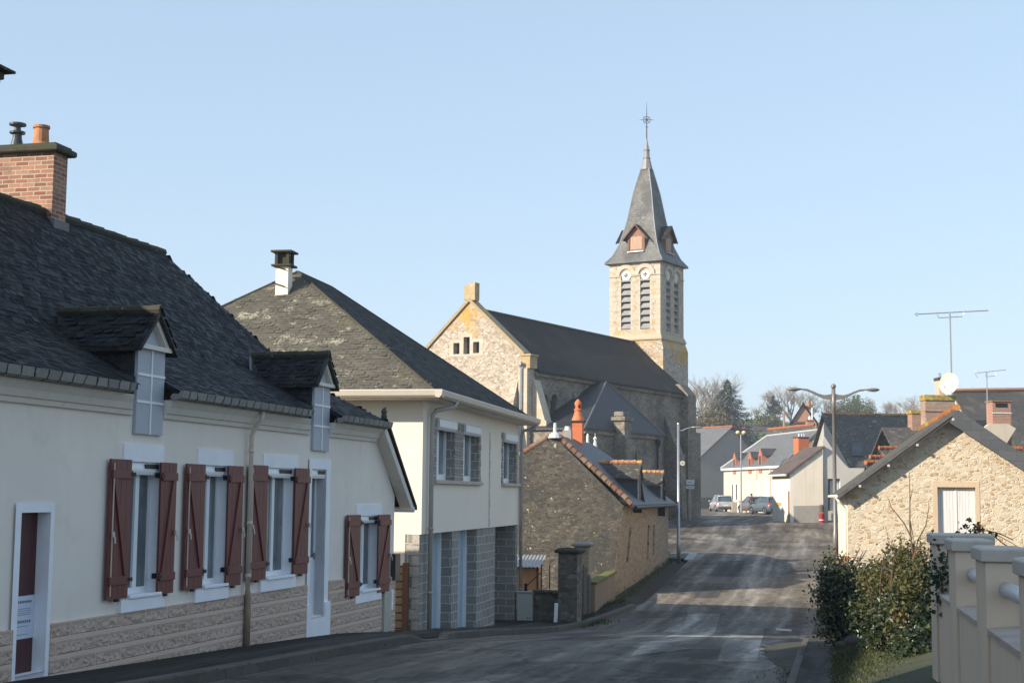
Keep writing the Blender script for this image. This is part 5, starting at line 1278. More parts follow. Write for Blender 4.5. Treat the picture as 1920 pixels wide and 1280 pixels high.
# ------------------------------------------------------------------ lamps and signs
def gz_(x, y): return ground(x, y) if y > 66 else (prof(y) if x < road_l(y) else ground(x, y))
p0 = at(1567, 1048, 67); bx, by = p0.x, p0.y; bz = p0.z - .1; zt = at(1567, 729, 67).z
lp = thing('street_lamp', 'tall taupe street lamp with two curved arms beside the barn', 'street lamp', (bx, by, bz))
mb = MB(); mb.tube([(bx, by, bz), (bx, by, bz + 1.3), (bx, by, bz + 1.35), (bx, by, zt - 1.0), (bx, by, zt - .98), (bx, by, zt)], [.13, .12, .095, .08, .10, .09], 14); mb.build('pole', POLE, lp, smooth=True)
mb = MB(); mb.lathe((bx, by, zt), [(.05, 0), (.10, .05), (.125, .12), (.10, .2), (.04, .235), (0, .24)], 14); mb.build('finial', POLE, lp, smooth=True)
for s, xt in ((-1, 2.05), (1, 2.1)):
    z0 = zt - .27
    mb = MB(); pts = [(0, -.09), (.2, -.11), (.45, -.10), (.7, -.01), (.95, .11), (1.2, .21), (1.42, .235)]
    mb.loft([[(bx + s * t, by + a, z0 + z + b_) for a, b_ in ((-.045, -h), (.045, -h), (.045, h), (-.045, h))] for (t, z), h in zip(pts, (.17, .12, .085, .065, .055, .05, .04))]); ar = mb.build('arm', POLE, lp)
    mb = MB(); mb.loft([[(bx + s * (1.44 + t), by + w_ * math.cos(k * PI / 6), z0 + .25 - .025 * (s < 0) * t + hh * math.sin(k * PI / 6)) for k in range(12)] for t, w_, hh in ((0, .05, .03), (.1, .13, .05), (.35, .17, .085), (.55, .15, .075), (.66, .06, .03))]); mb.build('lamp_head', POLE, lp, smooth=True)
for s in (-1, 1):
    mb = MB(); mb.poly([(bx + s * (1.56 + .42 * (.5 + .5 * math.cos(k * PI / 5))), by + .1 * math.sin(k * PI / 5), zt - .12) for k in range(10)]); mb.build('lamp_glass', PANE, lp)
p0 = at(1272.5, 1052, 65); bx, by = p0.x, p0.y; bz = p0.z - .1; zt = at(1272, 797, 65).z
lp = thing('street_lamp', 'slender galvanised street lamp with one short arm by the stone house corner', 'street lamp', (bx, by, bz))
mb = MB(); mb.tube([(bx, by, bz), (bx, by, bz + 1.0), (bx, by, bz + 1.05), (bx, by, zt)], [.09, .085, .07, .055], 12); mb.build('pole', GALV, lp, smooth=True)
mb = MB(); mb.lathe((bx, by, zt), [(.05, 0), (.065, .05), (.05, .1), (0, .12)], 10); mb.build('finial', GALV, lp)
mb = MB(); mb.tube([(bx, by, zt - .22), (bx + .15, by, zt - .24), (bx + .4, by, zt - .13), (bx + .6, by, zt - .09)], [.035, .03, .025, .025], 8); mb.build('arm', GALV, lp)
mb = MB(); mb.loft([[(bx + .58 + t, by + w_ * math.cos(k * PI / 5), zt - .08 + hh * math.sin(k * PI / 5)) for k in range(10)] for t, w_, hh in ((0, .03, .02), (.1, .09, .035), (.35, .11, .045), (.5, .03, .02))]); mb.build('lamp_head', GALV, lp, smooth=True)
mb = MB(); q = at(1279.5, 868, 64.9); mb.tube([q + Vector((-.1, 0, 0)), q], .02, 6); mb.build('disc_bracket', GALV, lp)
mb = MB(); mb.prism([q + Vector((.11 * math.cos(k * PI / 8), .0, .11 * math.sin(k * PI / 8))) for k in range(16)], [q + Vector((.11 * math.cos(k * PI / 8), -.04, .11 * math.sin(k * PI / 8))) for k in range(16)])
dc = mb.build('round_disc', plain('ivory_disc', (.62, .55, .42), .5), lp)
mb = MB(); mb.prism([q + Vector((.06 * math.cos(k * PI / 6), -.041, .045 * math.sin(k * PI / 6))) for k in range(12)], [q + Vector((.06 * math.cos(k * PI / 6), -.045, .045 * math.sin(k * PI / 6))) for k in range(12)]); mb.build('disc_emblem', plain('pale_green_mark', (.3, .38, .28), .6), dc)
p0 = at(1294, 977, 94); k = Frame((p0.x, p0.y), (1, -.05))
sg = thing('sign_post', 'two stacked white direction panels on a pale post beside the church buttress', 'sign', k.P(0, 0, p0.z - .1))
mb = MB(); mb.tube([k.P(0, 0, p0.z - .1), k.P(0, 0, at(1294, 899, 94).z)], .035, 8); mb.build('post', GALV, sg)
PANEL = plain('white_sign_panel', (.60, .62, .66), .5, 0, .03)
for y0, y1 in ((899, 908), (910.5, 916)):
    za, zb_ = at(1294, y1, 94).z, at(1294, y0, 94).z
    mb = MB(); mb.bevbox(k, -.24, .27, .04, .06, za, zb_, .005); o = mb.build('sign_panel', PANEL, sg)
    mb = MB(); zc = (za + zb_) / 2
    for i in range(6): mb.box(k, -.15 + i * .055, -.115 + i * .055, .061, .063, zc - .02, zc + .03)
    mb.build('lettering', INK, o)
mb = MB(); z = at(1294, 894, 94).z; mb.prism([k.P(-.09, .04, z - .08), k.P(.09, .04, z - .08), k.P(.09, .055, z - .08), k.P(-.09, .055, z - .08)], [k.P(-.05, .04, z + .1), k.P(.05, .04, z + .1), k.P(.05, .055, z + .1), k.P(-.05, .055, z + .1)]); mb.build('emblem_plate', plain('olive_yellow_plate', (.30, .27, .05), .6), sg)
p0 = at(1390, 958, 128); bx, by, bz = p0.x, p0.y, p0.z - .1; zt = at(1390, 812, 128).z
lp = thing('street_lamp', 'far street lamp with two pale lanterns in front of the dormered house', 'street lamp', (bx, by, bz))
mb = MB(); mb.tube([(bx, by, bz), (bx, by, bz + 1), (bx, by, zt)], [.1, .07, .06], 8); mb.build('pole', GALV, lp)
for s in (-1, 1):
    mb = MB(); mb.lathe((bx + s * .26, by, zt - .1), [(.05, 0), (.17, .1), (.2, .2), (.1, .3), (0, .32)], 10); mb.build('lantern', plain('pale_yellow_lantern', (.75, .66, .4), .4), lp)
mb = MB(); mb.tube([(bx - .3, by, zt - .12), (bx + .3, by, zt - .12)], .03, 6); mb.build('crossbar', GALV, lp)

# ------------------------------------------------------------------ houses beyond the church
def hz(fr, x, y, w=0): return fr.hit(x, y, w)
K = at(1312, 950, 165); A = Frame((K.x, K.y), (-.47, .88))
ha = thing('gabled_house', 'house with a shaded grey gable and orange-tiled slate ridge beside the church', 'house', A.P(5, 2.7, -1.5))
ze = A.hitu(1312, 857)[1]; wa, zr = A.hitu(1371, 801); WW = wa * 2
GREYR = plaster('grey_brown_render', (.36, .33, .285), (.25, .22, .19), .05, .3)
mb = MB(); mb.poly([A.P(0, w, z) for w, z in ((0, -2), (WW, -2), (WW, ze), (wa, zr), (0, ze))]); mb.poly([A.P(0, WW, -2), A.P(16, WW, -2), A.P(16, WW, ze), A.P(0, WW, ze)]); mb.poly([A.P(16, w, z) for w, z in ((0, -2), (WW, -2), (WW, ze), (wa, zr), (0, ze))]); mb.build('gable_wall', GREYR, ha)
mb = MB(); mb.poly([A.P(0, -.002, -2), A.P(16, -.002, -2), A.P(16, -.002, ze), A.P(0, -.002, ze)]); mb.build('front_wall', CREAM2, ha)
mb = MB(); mb.box(A, -.05, 0, -.05, WW, -2, -.15); mb.box(A, .0, 16, -.05, -.003, -2, -.15); mb.build('plinth', plain('dark_grey_plinth', (.17, .155, .14), .9), ha)
mb = MB(); s_ = (zr - ze) / wa
for a, b_ in (((-.3, ze - .3 * s_ + .1), (wa, zr + .1)), ((wa, zr + .1), (WW + .3, ze - .3 * s_ + .1))): mb.slab([A.P(-.25, *a), A.P(16.2, *a), A.P(16.2, *b_), A.P(-.25, *b_)], .12)
rf = mb.build('roof', SLATEG, ha)
ORT = slatecover('orange_ridge', [(.50, .15, .06), (.42, .14, .06), (.5, .22, .11)], [((.3, .2, .1), 3, .6, .7, 10)], (.75, .9), .3)
mb = MB(); mb.tube([A.P(-.3, wa, zr + .13), A.P(16.2, wa, zr + .13)], .12, 6); mb.build('ridge_tiles', ORT, rf)
mb = MB(); mb.tube([A.P(-.05, -.36, ze - .2), A.P(16, -.36, ze - .2)], .07, 6); mb.tube([A.P(.2, -.08, ze - .2), A.P(.2, -.08, -2)], .05, 6); mb.build('gutter', IVORY, ha)

B = Frame((24.1, 129.8), (-.147, .99)); BE, BR, BW, BL = 2.86, 5.92, 3.2, 18.4
hb = thing('dormered_house', 'sunlit cream terrace with grey slate roof and narrow brick dormers', 'house', B.P(9, 3, -1.5))
BCR = plaster('peach_render', (.62, .545, .45), (.5, .4, .28), .05, .2)
mb = MB(); mb.poly([B.P(0, 0, -2), B.P(BL, 0, -2), B.P(BL, 0, BE), B.P(0, 0, BE)]); mb.poly([B.P(BL, 0, -2), B.P(BL, 6.4, -2), B.P(BL, 6.4, BE), B.P(BL, 0, BE)]); mb.poly([B.P(0, 6.4, -2), B.P(BL, 6.4, -2), B.P(BL, 6.4, BE), B.P(0, 6.4, BE)]); mb.build('wall', BCR, hb)
mb = MB(); mb.poly([B.P(0, w, z) for w, z in ((0, -2), (6.4, -2), (6.4, BE), (BW, BR - .1), (0, BE))]); mb.build('stone_gable', RUB_CH, hb)
mb = MB(); BH = BL - 4.1; e0 = B.P
mb.slab([e0(-.1, -.25, BE - .1), e0(BL + .2, -.25, BE - .1), e0(BH, BW, BR), e0(-.1, BW, BR)], .12)
mb.slab([e0(BL + .2, -.25, BE - .1), e0(BL + .2, 6.6, BE - .1), e0(BH, BW, BR)], .12)
mb.slab([e0(-.1, BW, BR), e0(BH, BW, BR), e0(BL + .2, 6.6, BE - .1), e0(-.1, 6.6, BE - .1)], .12)
rf = mb.build('roof', SLATEG, hb)
mb = MB(); 
for p, q in ((e0(-.1, BW, BR + .03), e0(BH, BW, BR + .03)), (e0(BH, BW, BR + .03), e0(BL + .2, -.25, BE - .06))): mb.tube([p, q], .08, 6)
mb.build('zinc_ridge', plain('pale_zinc', (.5, .5, .5), .5), rf)
mb = MB(); mb.box(B, -.1, BL, -.3, -.002, BE - .32, BE - .12); mb.build('cornice', WHITE, hb)
DRK = slate('dark_dormer_slate', (.06, .06, .062), (.09, .09, .092), .25, .14, None, .6, .5)
BRR = bricks('red_brick_dormer', (.50, .14, .08), (.55, .2, .12), (.5, .3, .2), .22, .07, .006)
for x, yt in ((1376.5, 848), (1405.5, 846), (1425, 840)):
    u, z = B.hit(x, yt, -.05); b0 = BE - .7
    mb = MB(); mb.prism([B.P(u - .45, -.06, b0), B.P(u + .45, -.06, b0), B.P(u + .45, 2.0, b0), B.P(u - .45, 2.0, b0)], [B.P(u - .45, -.06, z - .6), B.P(u + .45, -.06, z - .6), B.P(u + .45, 2.0, z - .6), B.P(u - .45, 2.0, z - .6)])
    mb.ext_w(B, [(u - .45, z - .6), (u + .45, z - .6), (u, z)], -.06, .1)
    d_ = mb.build('dormer', BRR, hb)
    mb = MB()
    for s in (-1, 1): mb.slab([B.P(u, -.0, z - .0), B.P(u + s * .62, -.0, z - .62), B.P(u + s * .62, 2.3, z - .62), B.P(u, 2.6, z)], .06)
    mb.build('dormer_roof', DRK, d_)
    mb = MB(); mb.box(B, u - .25, u + .25, -.075, -.061, b0 + .35, z - .7); mb.build('dormer_window', DARKPANE, d_)
for x0, x1, y0, y1, m, nm in ((1373.5, 1375.5, 908, 936, DARKPANE, 'window'), (1375.6, 1378, 908, 937, WHITE, 'shutter'), (1381, 1383.5, 908, 936, DARKPANE, 'window'), (1383.6, 1386, 908, 937, WHITE, 'shutter'), (1400, 1413, 902, 960, plain('white_shop_front', (.7, .62, .5), .6), 'shop_door'), (1417, 1424.5, 900, 935, WHITE, 'shutter'), (1433.5, 1441, 899, 935, WHITE, 'shutter'), (1448.5, 1453, 903, 935, WHITE, 'shutter')):
    u1, z1 = B.hit(x0, y0); u0, _ = B.hit(x1, y0); z0 = B.hit((x0 + x1) / 2, y1)[1]
    mb = MB(); mb.bevbox(B, u0, u1, -.06, -.002, z0, z1, .01); mb.build(nm, m, hb)
for x in (1420, 1446):
    u, _ = B.hit(x, 900); mb = MB(); mb.tube([B.P(u, -.1, BE - .3), B.P(u, -.1, -1.8)], .05, 6); mb.build('downpipe', BCR, hb)
u0, z0 = B.hit(1456, 846, 1.6); mb = MB(); mb.slab([B.P(1.6, .9, BE + .75), B.P(2.5, .9, BE + .75), B.P(2.5, 1.9, BE + 1.7), B.P(1.6, 1.9, BE + 1.7)], .06); mb.build('skylight', PANE, rf)
q0 = at(1503.5, 838, 128.5); k = Frame((q0.x, q0.y), (1, .25))
mb = MB(); mb.box(k, -.55, .45, -.5, .5, 2.0, at(1503, 821, 128.5).z); co = mb.build('chimney', BRICKO, hb)
mb = MB(); zc = at(1503, 821, 128.5).z; mb.box(k, -.6, .5, -.55, .55, zc, zc + .1); mb.build('chimney_cap', CONCD, co)
for a in (-.25, .0, .22):
    mb = MB(); mb.lathe(k.P(a, 0, zc + .1), [(.09, 0), (.09, .3), (0, .3)], 8); mb.build('chimney_pot', plain('pale_pot', (.62, .6, .68), .6), co)
# low shaded annex and post in front of it
K2 = at(1378, 957, 141); k = Frame((K2.x, K2.y), (1, .1)); mb = MB(); mb.bevbox(k, -.35, .35, -.3, .3, -1.6, -.55, .03); tag(mb.build('low_wall', GREYR), 'short dark boundary wall stub behind the silver car', 'wall')
K2 = at(1387.5, 957, 138); k = Frame((K2.x, K2.y), (1, .1)); mb = MB(); mb.bevbox(k, -.2, .2, -.2, .2, -1.6, -.45, .03); mb.bevbox(k, -.26, .26, -.26, .26, -.449, -.35, .02); tag(mb.build('gate_post', CREAM2), 'cream gate post right of the silver car', 'post')
K2 = at(1397, 955, 136)
pt = thing('flower_planter', 'pale planter with a small green plant against the sunlit terrace', 'planter', (K2.x, K2.y, -1.5)); mb = MB(); mb.lathe((K2.x, K2.y, -1.5), [(.18, 0), (.25, .5), (.27, .55), (.2, .55)], 10); mb.build('pot', plain('pale_pink_pot', (.6, .42, .34), .8), pt)

# white house with the lean-to at the bend
CY = 92.0; Cf = Frame((.1895 * CY, CY), (.99, .12)); zg = -1.9
hc = thing('white_house', 'white rendered house with brown lean-to roof at the bend of the road', 'house', Cf.P(4, -1, -1.5))
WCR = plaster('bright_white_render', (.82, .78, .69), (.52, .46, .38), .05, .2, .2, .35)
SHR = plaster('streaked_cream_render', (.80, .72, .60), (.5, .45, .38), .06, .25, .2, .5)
uE, _ = Cf.hit(1543, 900); z0c = Cf.hit(1484, 888)[1]; zE = Cf.hit(1543, 842)[1]
mb = MB(); mb.poly([Cf.P(u, 0, z) for u, z in ((.22, zg), (uE, zg), (uE, zE), (.22, z0c + .1))]); mb.build('side_wall', SHR, hc)
mb = MB(); mb.poly([Cf.P(u, .004, z) for u, z in ((.22, zg), (uE, zg), (uE, Cf.hit(1543, 947)[1]), (.22, Cf.hit(1487, 948)[1]))]); mb.build('plinth', plain('pale_grey_plinth', (.36, .34, .31), .9), hc)
mb = MB(); mb.poly([Cf.P(0, 0, zg), Cf.P(0, -3.7, zg), Cf.P(0, -3.7, z0c), Cf.P(0, 0, z0c)]); mb.poly([Cf.P(0, 0, zg), Cf.P(.22, 0, zg), Cf.P(.22, 0, z0c), Cf.P(0, 0, z0c)]); mb.poly([Cf.P(0, -3.7, zg), Cf.P(uE, -3.7, zg), Cf.P(uE, -3.7, zE), Cf.P(0, -3.7, z0c)]); mb.build('end_wall', WCR, hc)
mb = MB(); mb.slab([Cf.P(-.25, .12, z0c + .0), Cf.P(-.25, -3.95, z0c + .0), Cf.P(uE + .1, -3.95, zE + .22), Cf.P(uE + .1, .12, zE + .22)], .14); rf = mb.build('lean_to_roof', slate('purple_brown_tiles', (.13, .095, .09), (.18, .135, .12), .3, .2, [((.3, .2, .1), 2, .62, .72, 14)], .8), hc)
mb = MB(); mb.tube([Cf.P(-.3, .1, z0c - .08), Cf.P(-.3, -3.95, z0c - .08)], .07, 6); mb.build('gutter', IVORY, hc)
mpx = [(1543, 975), (1543, 825), (1546, 818), (1560, 840), (1576, 861), (1586, 872), (1592, 877), (1660, 877), (1660, 975)]
mb = MB(); mp = [Cf.hit(x, y, -.15) for x, y in mpx]; dpx = [Cf.hit(x, y, -.15) for x, y in ((1552, 957), (1575.5, 957), (1575.5, 897), (1552, 897))]
mb.pierced(Cf, mp, [dpx], -.15, .3); mb.build('main_wall', plaster('shaded_grey_render', (.56, .54, .50), (.32, .30, .27), .05, .25), hc)  # this wall's shade is put into a duller base colour
mb = MB(); mb.poly([Cf.P(u, -.44, z) for u, z in dpx]); mb.build('door_recess', plain('stone_door_surround', (.25, .23, .2), .9), hc)
da = [Cf.hit(x, y, -.4) for x, y in ((1556, 957), (1572, 957), (1572, 901), (1556, 901))]
mb = MB(); mb.ext_w(Cf, da, -.42, -.37); mb.build('door', plain('pale_blue_grey_door', (.55, .6, .64), .5), hc)
ya = [Cf.hitu(x, y, 0) for x, y in ((1455.5, 947), (1466, 947), (1466, 941.5), (1455.5, 941.5))]
mb = MB(); mb.prism([Cf.P(-.03, w, z) for w, z in ya], [Cf.P(-.002, w, z) for w, z in ya]); mb.build('wall_plate', plain('yellowed_plate', (.5, .42, .16), .6), hc)
mb = MB(); z1 = Cf.hit(1481, 920)[1]; mb.tube([Cf.P(-.05, -.12, z1), Cf.P(-.05, -.12, -1.7)], .05, 6); mb.build('downpipe', wood('brown_pipe', (.3, .17, .08)), hc)
p0 = Cf.P(*((lambda h: (h[0], .35, 0))(Cf.hit(1537, 960)))); k = Frame((p0.x, p0.y), (.9, .43)); zb = ground(p0.x, p0.y)
hy = thing('fire_hydrant', 'red fire hydrant with brown cap against the white house wall', 'hydrant', (p0.x, p0.y, zb))
mb = MB(); mb.lathe((p0.x, p0.y, zb - .05), [(.175, 0), (.175, .1), (.16, .12), (.16, .3), (.17, .3), (.17, .62), (.15, .65), (0, .65)], 12); mb.build('body', plain('hydrant_red', (.33, .02, .025), .45), hy)
mb = MB(); mb.lathe((p0.x, p0.y, zb + .15), [(.172, 0), (.172, .05), (0, .05)], 12); mb.build('white_band', WHITE, hy)
mb = MB(); mb.lathe((p0.x, p0.y, zb + .65), [(.15, 0), (.15, .35), (.1, .46), (0, .48)], 12); mb.build('cap', plain('ochre_brown_cap', (.10, .085, .06), .7), hy)

# long slate-roofed house behind it
D0 = at(1536, 873, 113); Df = Frame((D0.x, D0.y), (1, .06))
hd = thing('long_house', 'long low house with lichened dark roof and one small skylight', 'house', Df.P(8, -4, -1.5))
zE_, zR_ = at(1600, 873, 113).z, at(1600, 777, 118.5).z
mb = MB(); mb.slab([Df.P(2.3, .2, zE_), Df.P(9.6, .2, zE_), Df.P(9.2, -5.3, zR_), Df.P(1.7, -5.3, zR_)], .15); mb.slab([Df.P(1.7, -5.3, zR_), Df.P(9.2, -5.3, zR_), Df.P(9.2, -10.5, zE_), Df.P(1.7, -10.5, zE_)], .15); rf = mb.build('roof', SLATEL, hd)
mb = MB(); mb.poly([Df.P(2.5, 0, -2), Df.P(9.0, 0, -2), Df.P(9.0, 0, zE_), Df.P(2.5, 0, zE_)]); mb.poly([Df.P(9.0, 0, -2), Df.P(9.0, -10, -2), Df.P(9.0, -10, zE_), Df.P(9.0, -5.3, zR_ - .2), Df.P(9.0, 0, zE_)]); mb.poly([Df.P(2.4, 0, -2), Df.P(2.0, -10, -2), Df.P(2.0, -10, zE_), Df.P(2.0, -5.3, zR_ - .2), Df.P(2.4, 0, zE_)]); mb.build('wall', plaster('dull_grey_render', (.42, .40, .36)), hd)
mb = MB(); mb.tube([Df.P(1.7, -5.3, zR_ + .05), Df.P(9.2, -5.3, zR_ + .05)], .11, 6); mb.build('ridge_tiles', TILEM, rf)
def onroof(x, y):      # point of the front slope
    n_ = (Df.P(14, .2, zE_) - Df.P(1.5, .2, zE_)).cross(Df.P(9.2, -5.3, zR_) - Df.P(1.5, .2, zE_)); r = ray(x, y)
    return r * (Df.P(1.5, .2, zE_).dot(n_) / r.dot(n_)), n_.normalized()
q = [onroof(x, y)[0] for x, y in ((1596, 856), (1618, 856), (1618, 832), (1596, 832))]; nn = onroof(1600, 840)[1]; nn = nn if nn.z > 0 else -nn
mb = MB(); mb.prism([p + nn * .01 for p in q], [p + nn * .14 for p in q]); o = mb.build('skylight', plain('dark_skylight_frame', (.06, .06, .065), .5), rf)
q2 = [onroof(x, y)[0] for x, y in ((1599, 852), (1614, 852), (1614, 836), (1599, 836))]; mb = MB(); mb.prism([p + nn * .141 for p in q2], [p + nn * .15 for p in q2]); mb.build('pane', DARKPANE, o)
# outbuildings in front of it with odd runs of orange ridge tiles
ob = thing('outbuilding', 'low stepped outbuilding roofs with short orange ridge tiles behind the barn', 'outbuilding', at(1690, 900, 80) * 1.0)
for x0, x1, y, Y in ((1648, 1722, 841, 80), (1631, 1690, 858, 78), (1623, 1650, 869, 76)):
    a, b_ = at(x0, y, Y), at(x1, y, Y + .6); d_ = Vector((0, 2.6, -2.2)); e_ = Vector((0, -2.6, -2.2))
    mb = MB(); mb.slab([a + e_, b_ + e_, b_, a], .1); mb.slab([a, b_, b_ + d_, a + d_], .1); mb.prism([a + Vector((.1, -2.4, -4)), b_ + Vector((0, -2.4, -4)), b_ + Vector((0, 2.4, -4)), a + Vector((.1, 2.4, -4))], [a + Vector((.1, -2.4, -2.2)), b_ + Vector((0, -2.4, -2.2)), b_ + Vector((0, 2.4, -2.2)), a + Vector((.1, 2.4, -2.2))]); o = mb.build('roof', SLATEL, ob)
    tilerun(a + Vector((0, 0, .06)), b_ + Vector((0, 0, .06)), 7, .10, 'ridge_tiles', ORT, o, 9)

# houses higher up
def gable_house(name, label, apex, eL, eR, base, Y, depth, mw, mr, ridge=None):
    a, l, r = at(*apex, Y), at(*eL, Y), at(*eR, Y); zb_ = base
    t = thing(name, label, 'house', (a.x, Y + depth / 2, zb_)); D_ = Vector((depth * .22, depth, 0))
    g_ = [Vector((l.x, Y, zb_)), Vector((r.x, Y, zb_)), r, a, l]
    mb = MB(); mb.prism(g_, [p + D_ for p in g_]); mb.build('wall', mw, t)
    up = Vector((0, 0, .25)); fo = Vector((0, -.3, 0))
    mb = MB()
    for e in (l, r):
        e2 = e + (e - a) * .08; mb.slab([a + up + fo, e2 + up + fo, e2 + up + D_, a + up + D_], .15)
    rf = mb.build('roof', mr, t)
    mb = MB(); mb.tube([a + up + fo, a + up + D_], .13, 6); mb.build('ridge_tiles', ridge or ORT, rf)
    return t, a, D_
PINK = plaster('brick_pink_render', (.42, .22, .16), (.3, .16, .12), .06, .3)
hg, a, D_ = gable_house('brick_house', 'pinkish brick house with dark roof on the slope above the long roof', (1505, 759), (1481, 796), (1531, 793), -1, 172, 9, PINK, SLATE3, CONCD)
mb = MB(); q = at(1497, 792, 171.9); mb.box(Frame((q.x, q.y), (1, 0)), -.9, 1.1, .0, .05, q.z - .1, q.z + .12); mb.build('ledge', plain('dark_ledge', (.12, .07, .06), .9), hg)
mb = MB(); q = at(1516, 757, 176); mb.lathe((q.x, q.y, q.z - .6), [(.3, 0), (.3, .6), (.2, .65), (.2, 1.0), (0, 1.0)], 8); mb.build('chimney', POT, hg)
mb = MB(); q = at(1523, 800, 168); mb.tube([(q.x, q.y, q.z), (q.x, q.y, at(1523, 764, 168).z)], .07, 6); tag(mb.build('flue_pole', WHITE), 'thin white pole in front of the pinkish brick house', 'pole')
a, b_ = at(1440, 806, 152), at(1527, 797.5, 147)
hf = thing('ridge_house', 'stone house mostly hidden, only its orange ridge and small brick chimney showing', 'house', (a.x + 3, 151, -1.5))
e_ = Vector((-.6, -3, -2.4)); d_ = Vector((.6, 3, -2.4))
mb = MB(); mb.slab([a + e_, b_ + e_, b_, a], .12); mb.slab([a, b_, b_ + d_, a + d_], .12); rf = mb.build('roof', SLATEL, hf)
mb = MB(); g_ = [Vector((p.x, p.y, -1.5)) for p in (a + e_ * .9, b_ + e_ * .9, b_ + d_ * .9, a + d_ * .9)]; mb.prism(g_, [Vector((p.x, p.y, a.z - 2.3)) for p in g_]); mb.build('wall', RUB_CHS, hf)
mb = MB(); mb.tube([a + Vector((0, 0, .08)), b_ + Vector((0, 0, .08))], .15, 6); mb.build('ridge_tiles', ORT, rf)
q = at(1518.5, 803, 148); k = Frame((q.x, q.y), (1, .1)); zt = at(1518, 789, 148).z
mb = MB(); mb.box(k, -.35, .35, -.3, .3, q.z - 1, zt); co = mb.build('chimney', BRICK, hf); mb = MB(); mb.box(k, -.42, .42, -.36, .36, zt, zt + .12); mb.build('chimney_cap', ORT, co); mb = MB(); mb.lathe(k.P(0, 0, zt + .12), [(.14, 0), (.11, .35), (0, .36)], 8); mb.build('chimney_pot', WHITE, co)
# farm shed at the edge of the field
a, l, r = at(1412, 790, 285), at(1372, 803, 285), at(1440, 800, 285); zb_ = ground(45, 290) - 1
fs = thing('farm_shed', 'dark brown farm shed with a red gable end at the edge of the green field', 'shed', ((l.x + r.x) / 2, 290, zb_))
k = Frame((l.x, 285), (1, -.05)); W_ = r.x - l.x
mb = MB(); mb.box(k, 2.2, W_, -9, 0, zb_ - 1, l.z - .4); mb.build('wall', plain('dark_brown_cladding', (.055, .035, .035), .8), fs)
mb = MB(); mb.slab([k.P(2, .4, l.z - .5), k.P(W_ + .4, .4, l.z - .9), k.P(W_ + .4, -4.5, l.z + .6), k.P(2, -4.5, l.z + 1.0)], .15); mb.slab([k.P(2, -4.5, l.z + 1.0), k.P(W_ + .4, -4.5, l.z + .6), k.P(W_ + .4, -9.4, l.z - .9), k.P(2, -9.4, l.z - .5)], .15); mb.build('roof', plain('dark_purple_brown_roof', (.07, .04, .045), .8), fs)
mb = MB(); mb.box(k, .3, 2.6, .05, .3, l.z - .7, l.z + .4); mb.build('red_end', plain('faded_red_boards', (.4, .13, .08), .8), fs)

# roofs and stacks on the right, behind the barn
a, b_ = at(1786, 734, 92), at(1960, 731, 95)
he = thing('big_roof_house', 'large house with plain brown slate roof behind the barn', 'house', (a.x + 3, 92, -1.5)); e_ = Vector((.5, -6, -5)); d_ = Vector((-.5, 6, -5))
SLB = slate('brown_grey_slate', (.095, .088, .078), (.125, .115, .1), .24, .14, [((.17, .15, .12), .8, .55, .7, 14)], .75, .7, .015, .4, .3)
mb = MB(); mb.slab([a + e_, b_ + e_, b_, a], .15); mb.slab([a, b_, b_ + d_, a + d_], .15); rf = mb.build('roof', SLB, he)
mb = MB(); g_ = [Vector((p.x, p.y, -2)) for p in (a + e_ * .92, b_ + e_ * .92, b_ + d_ * .92, a + d_ * .92)]; mb.prism(g_, [Vector((p.x, p.y, a.z - 4.7)) for p in g_]); mb.poly([a + e_ * .95 - Vector((0, 0, .1)), a - Vector((0, 0, .2)), a + d_ * .95 - Vector((0, 0, .1))]); mb.build('wall', plaster('beige_far_render', (.5, .44, .35)), he)
mb = MB(); mb.tube([a + Vector((0, 0, .08)), b_ + Vector((0, 0, .08))], .13, 6); mb.build('ridge_tiles', plain('pinkish_ridge_tile', (.5, .25, .16), .8), rf)
BRL = bricks('lichened_old_brick', (.33, .15, .10), (.42, .24, .17), (.42, .35, .27), .24, .075, .014, [((.42, .36, .26), 1.2, .5, .64, 5)], .6)
LCAP = plain('lichened_stack_cap', (.40, .29, .07), .9, 0, .5, 5, .4)
def stack(par, x0, x1, yt, yb, Y, m, capm, name='chimney', cap=.18):
    q = at((x0 + x1) / 2, yb, Y); w_ = (x1 - x0) / 2765 * Y / 2; zt = at((x0 + x1) / 2, yt, Y).z; k = Frame((q.x, q.y), (1, .12))
    mb = MB(); mb.box(k, -w_, w_, -.35, .35, q.z - 3, zt - cap); co = mb.build(name, m, par)
    mb = MB(); mb.bevbox(k, -w_ - .06, w_ + .06, -.42, .42, zt - cap, zt, .02); mb.build('chimney_cap', capm, co)
    return co, k, zt
hh = thing('double_stack_house', 'house behind the barn of which only two lichened brick chimney stacks show', 'house', at(1745, 850, 84))
co, k, zt = stack(hh, 1730, 1788, 741, 800, 84, BRL, LCAP, cap=.32)
mb = MB(); mb.box(k, -.95, .95, .36, .4, zt - .95, zt - .87); mb.build('brick_course', BRICK, co)
co2, k2, zt2 = stack(hh, 1706, 1727, 770, 810, 88, BRICK, LCAP, cap=.2)
q = at(1715, 830, 86); mb = MB(); mb.slab([q + Vector((-1.4, -2.5, -1.5)), q + Vector((3, -2.5, -1.5)), q + Vector((3, 2, 1)), q + Vector((-1.4, 2, 1))], .15); mb.slab([q + Vector((-1.4, 2, 1)), q + Vector((3, 2, 1)), q + Vector((3, 6.5, -1.5)), q + Vector((-1.4, 6.5, -1.5))], .15); mb.prism([q + Vector(v) for v in ((-1.2, -3.95, -5), (2.8, -3.95, -5), (2.8, 6.3, -5), (-1.2, 6.3, -5))], [q + Vector(v) for v in ((-1.2, -3.95, -1.6), (2.8, -3.95, -1.6), (2.8, 6.3, -1.6), (-1.2, 6.3, -1.6))]); mb.build('roof', SLATEL, hh)
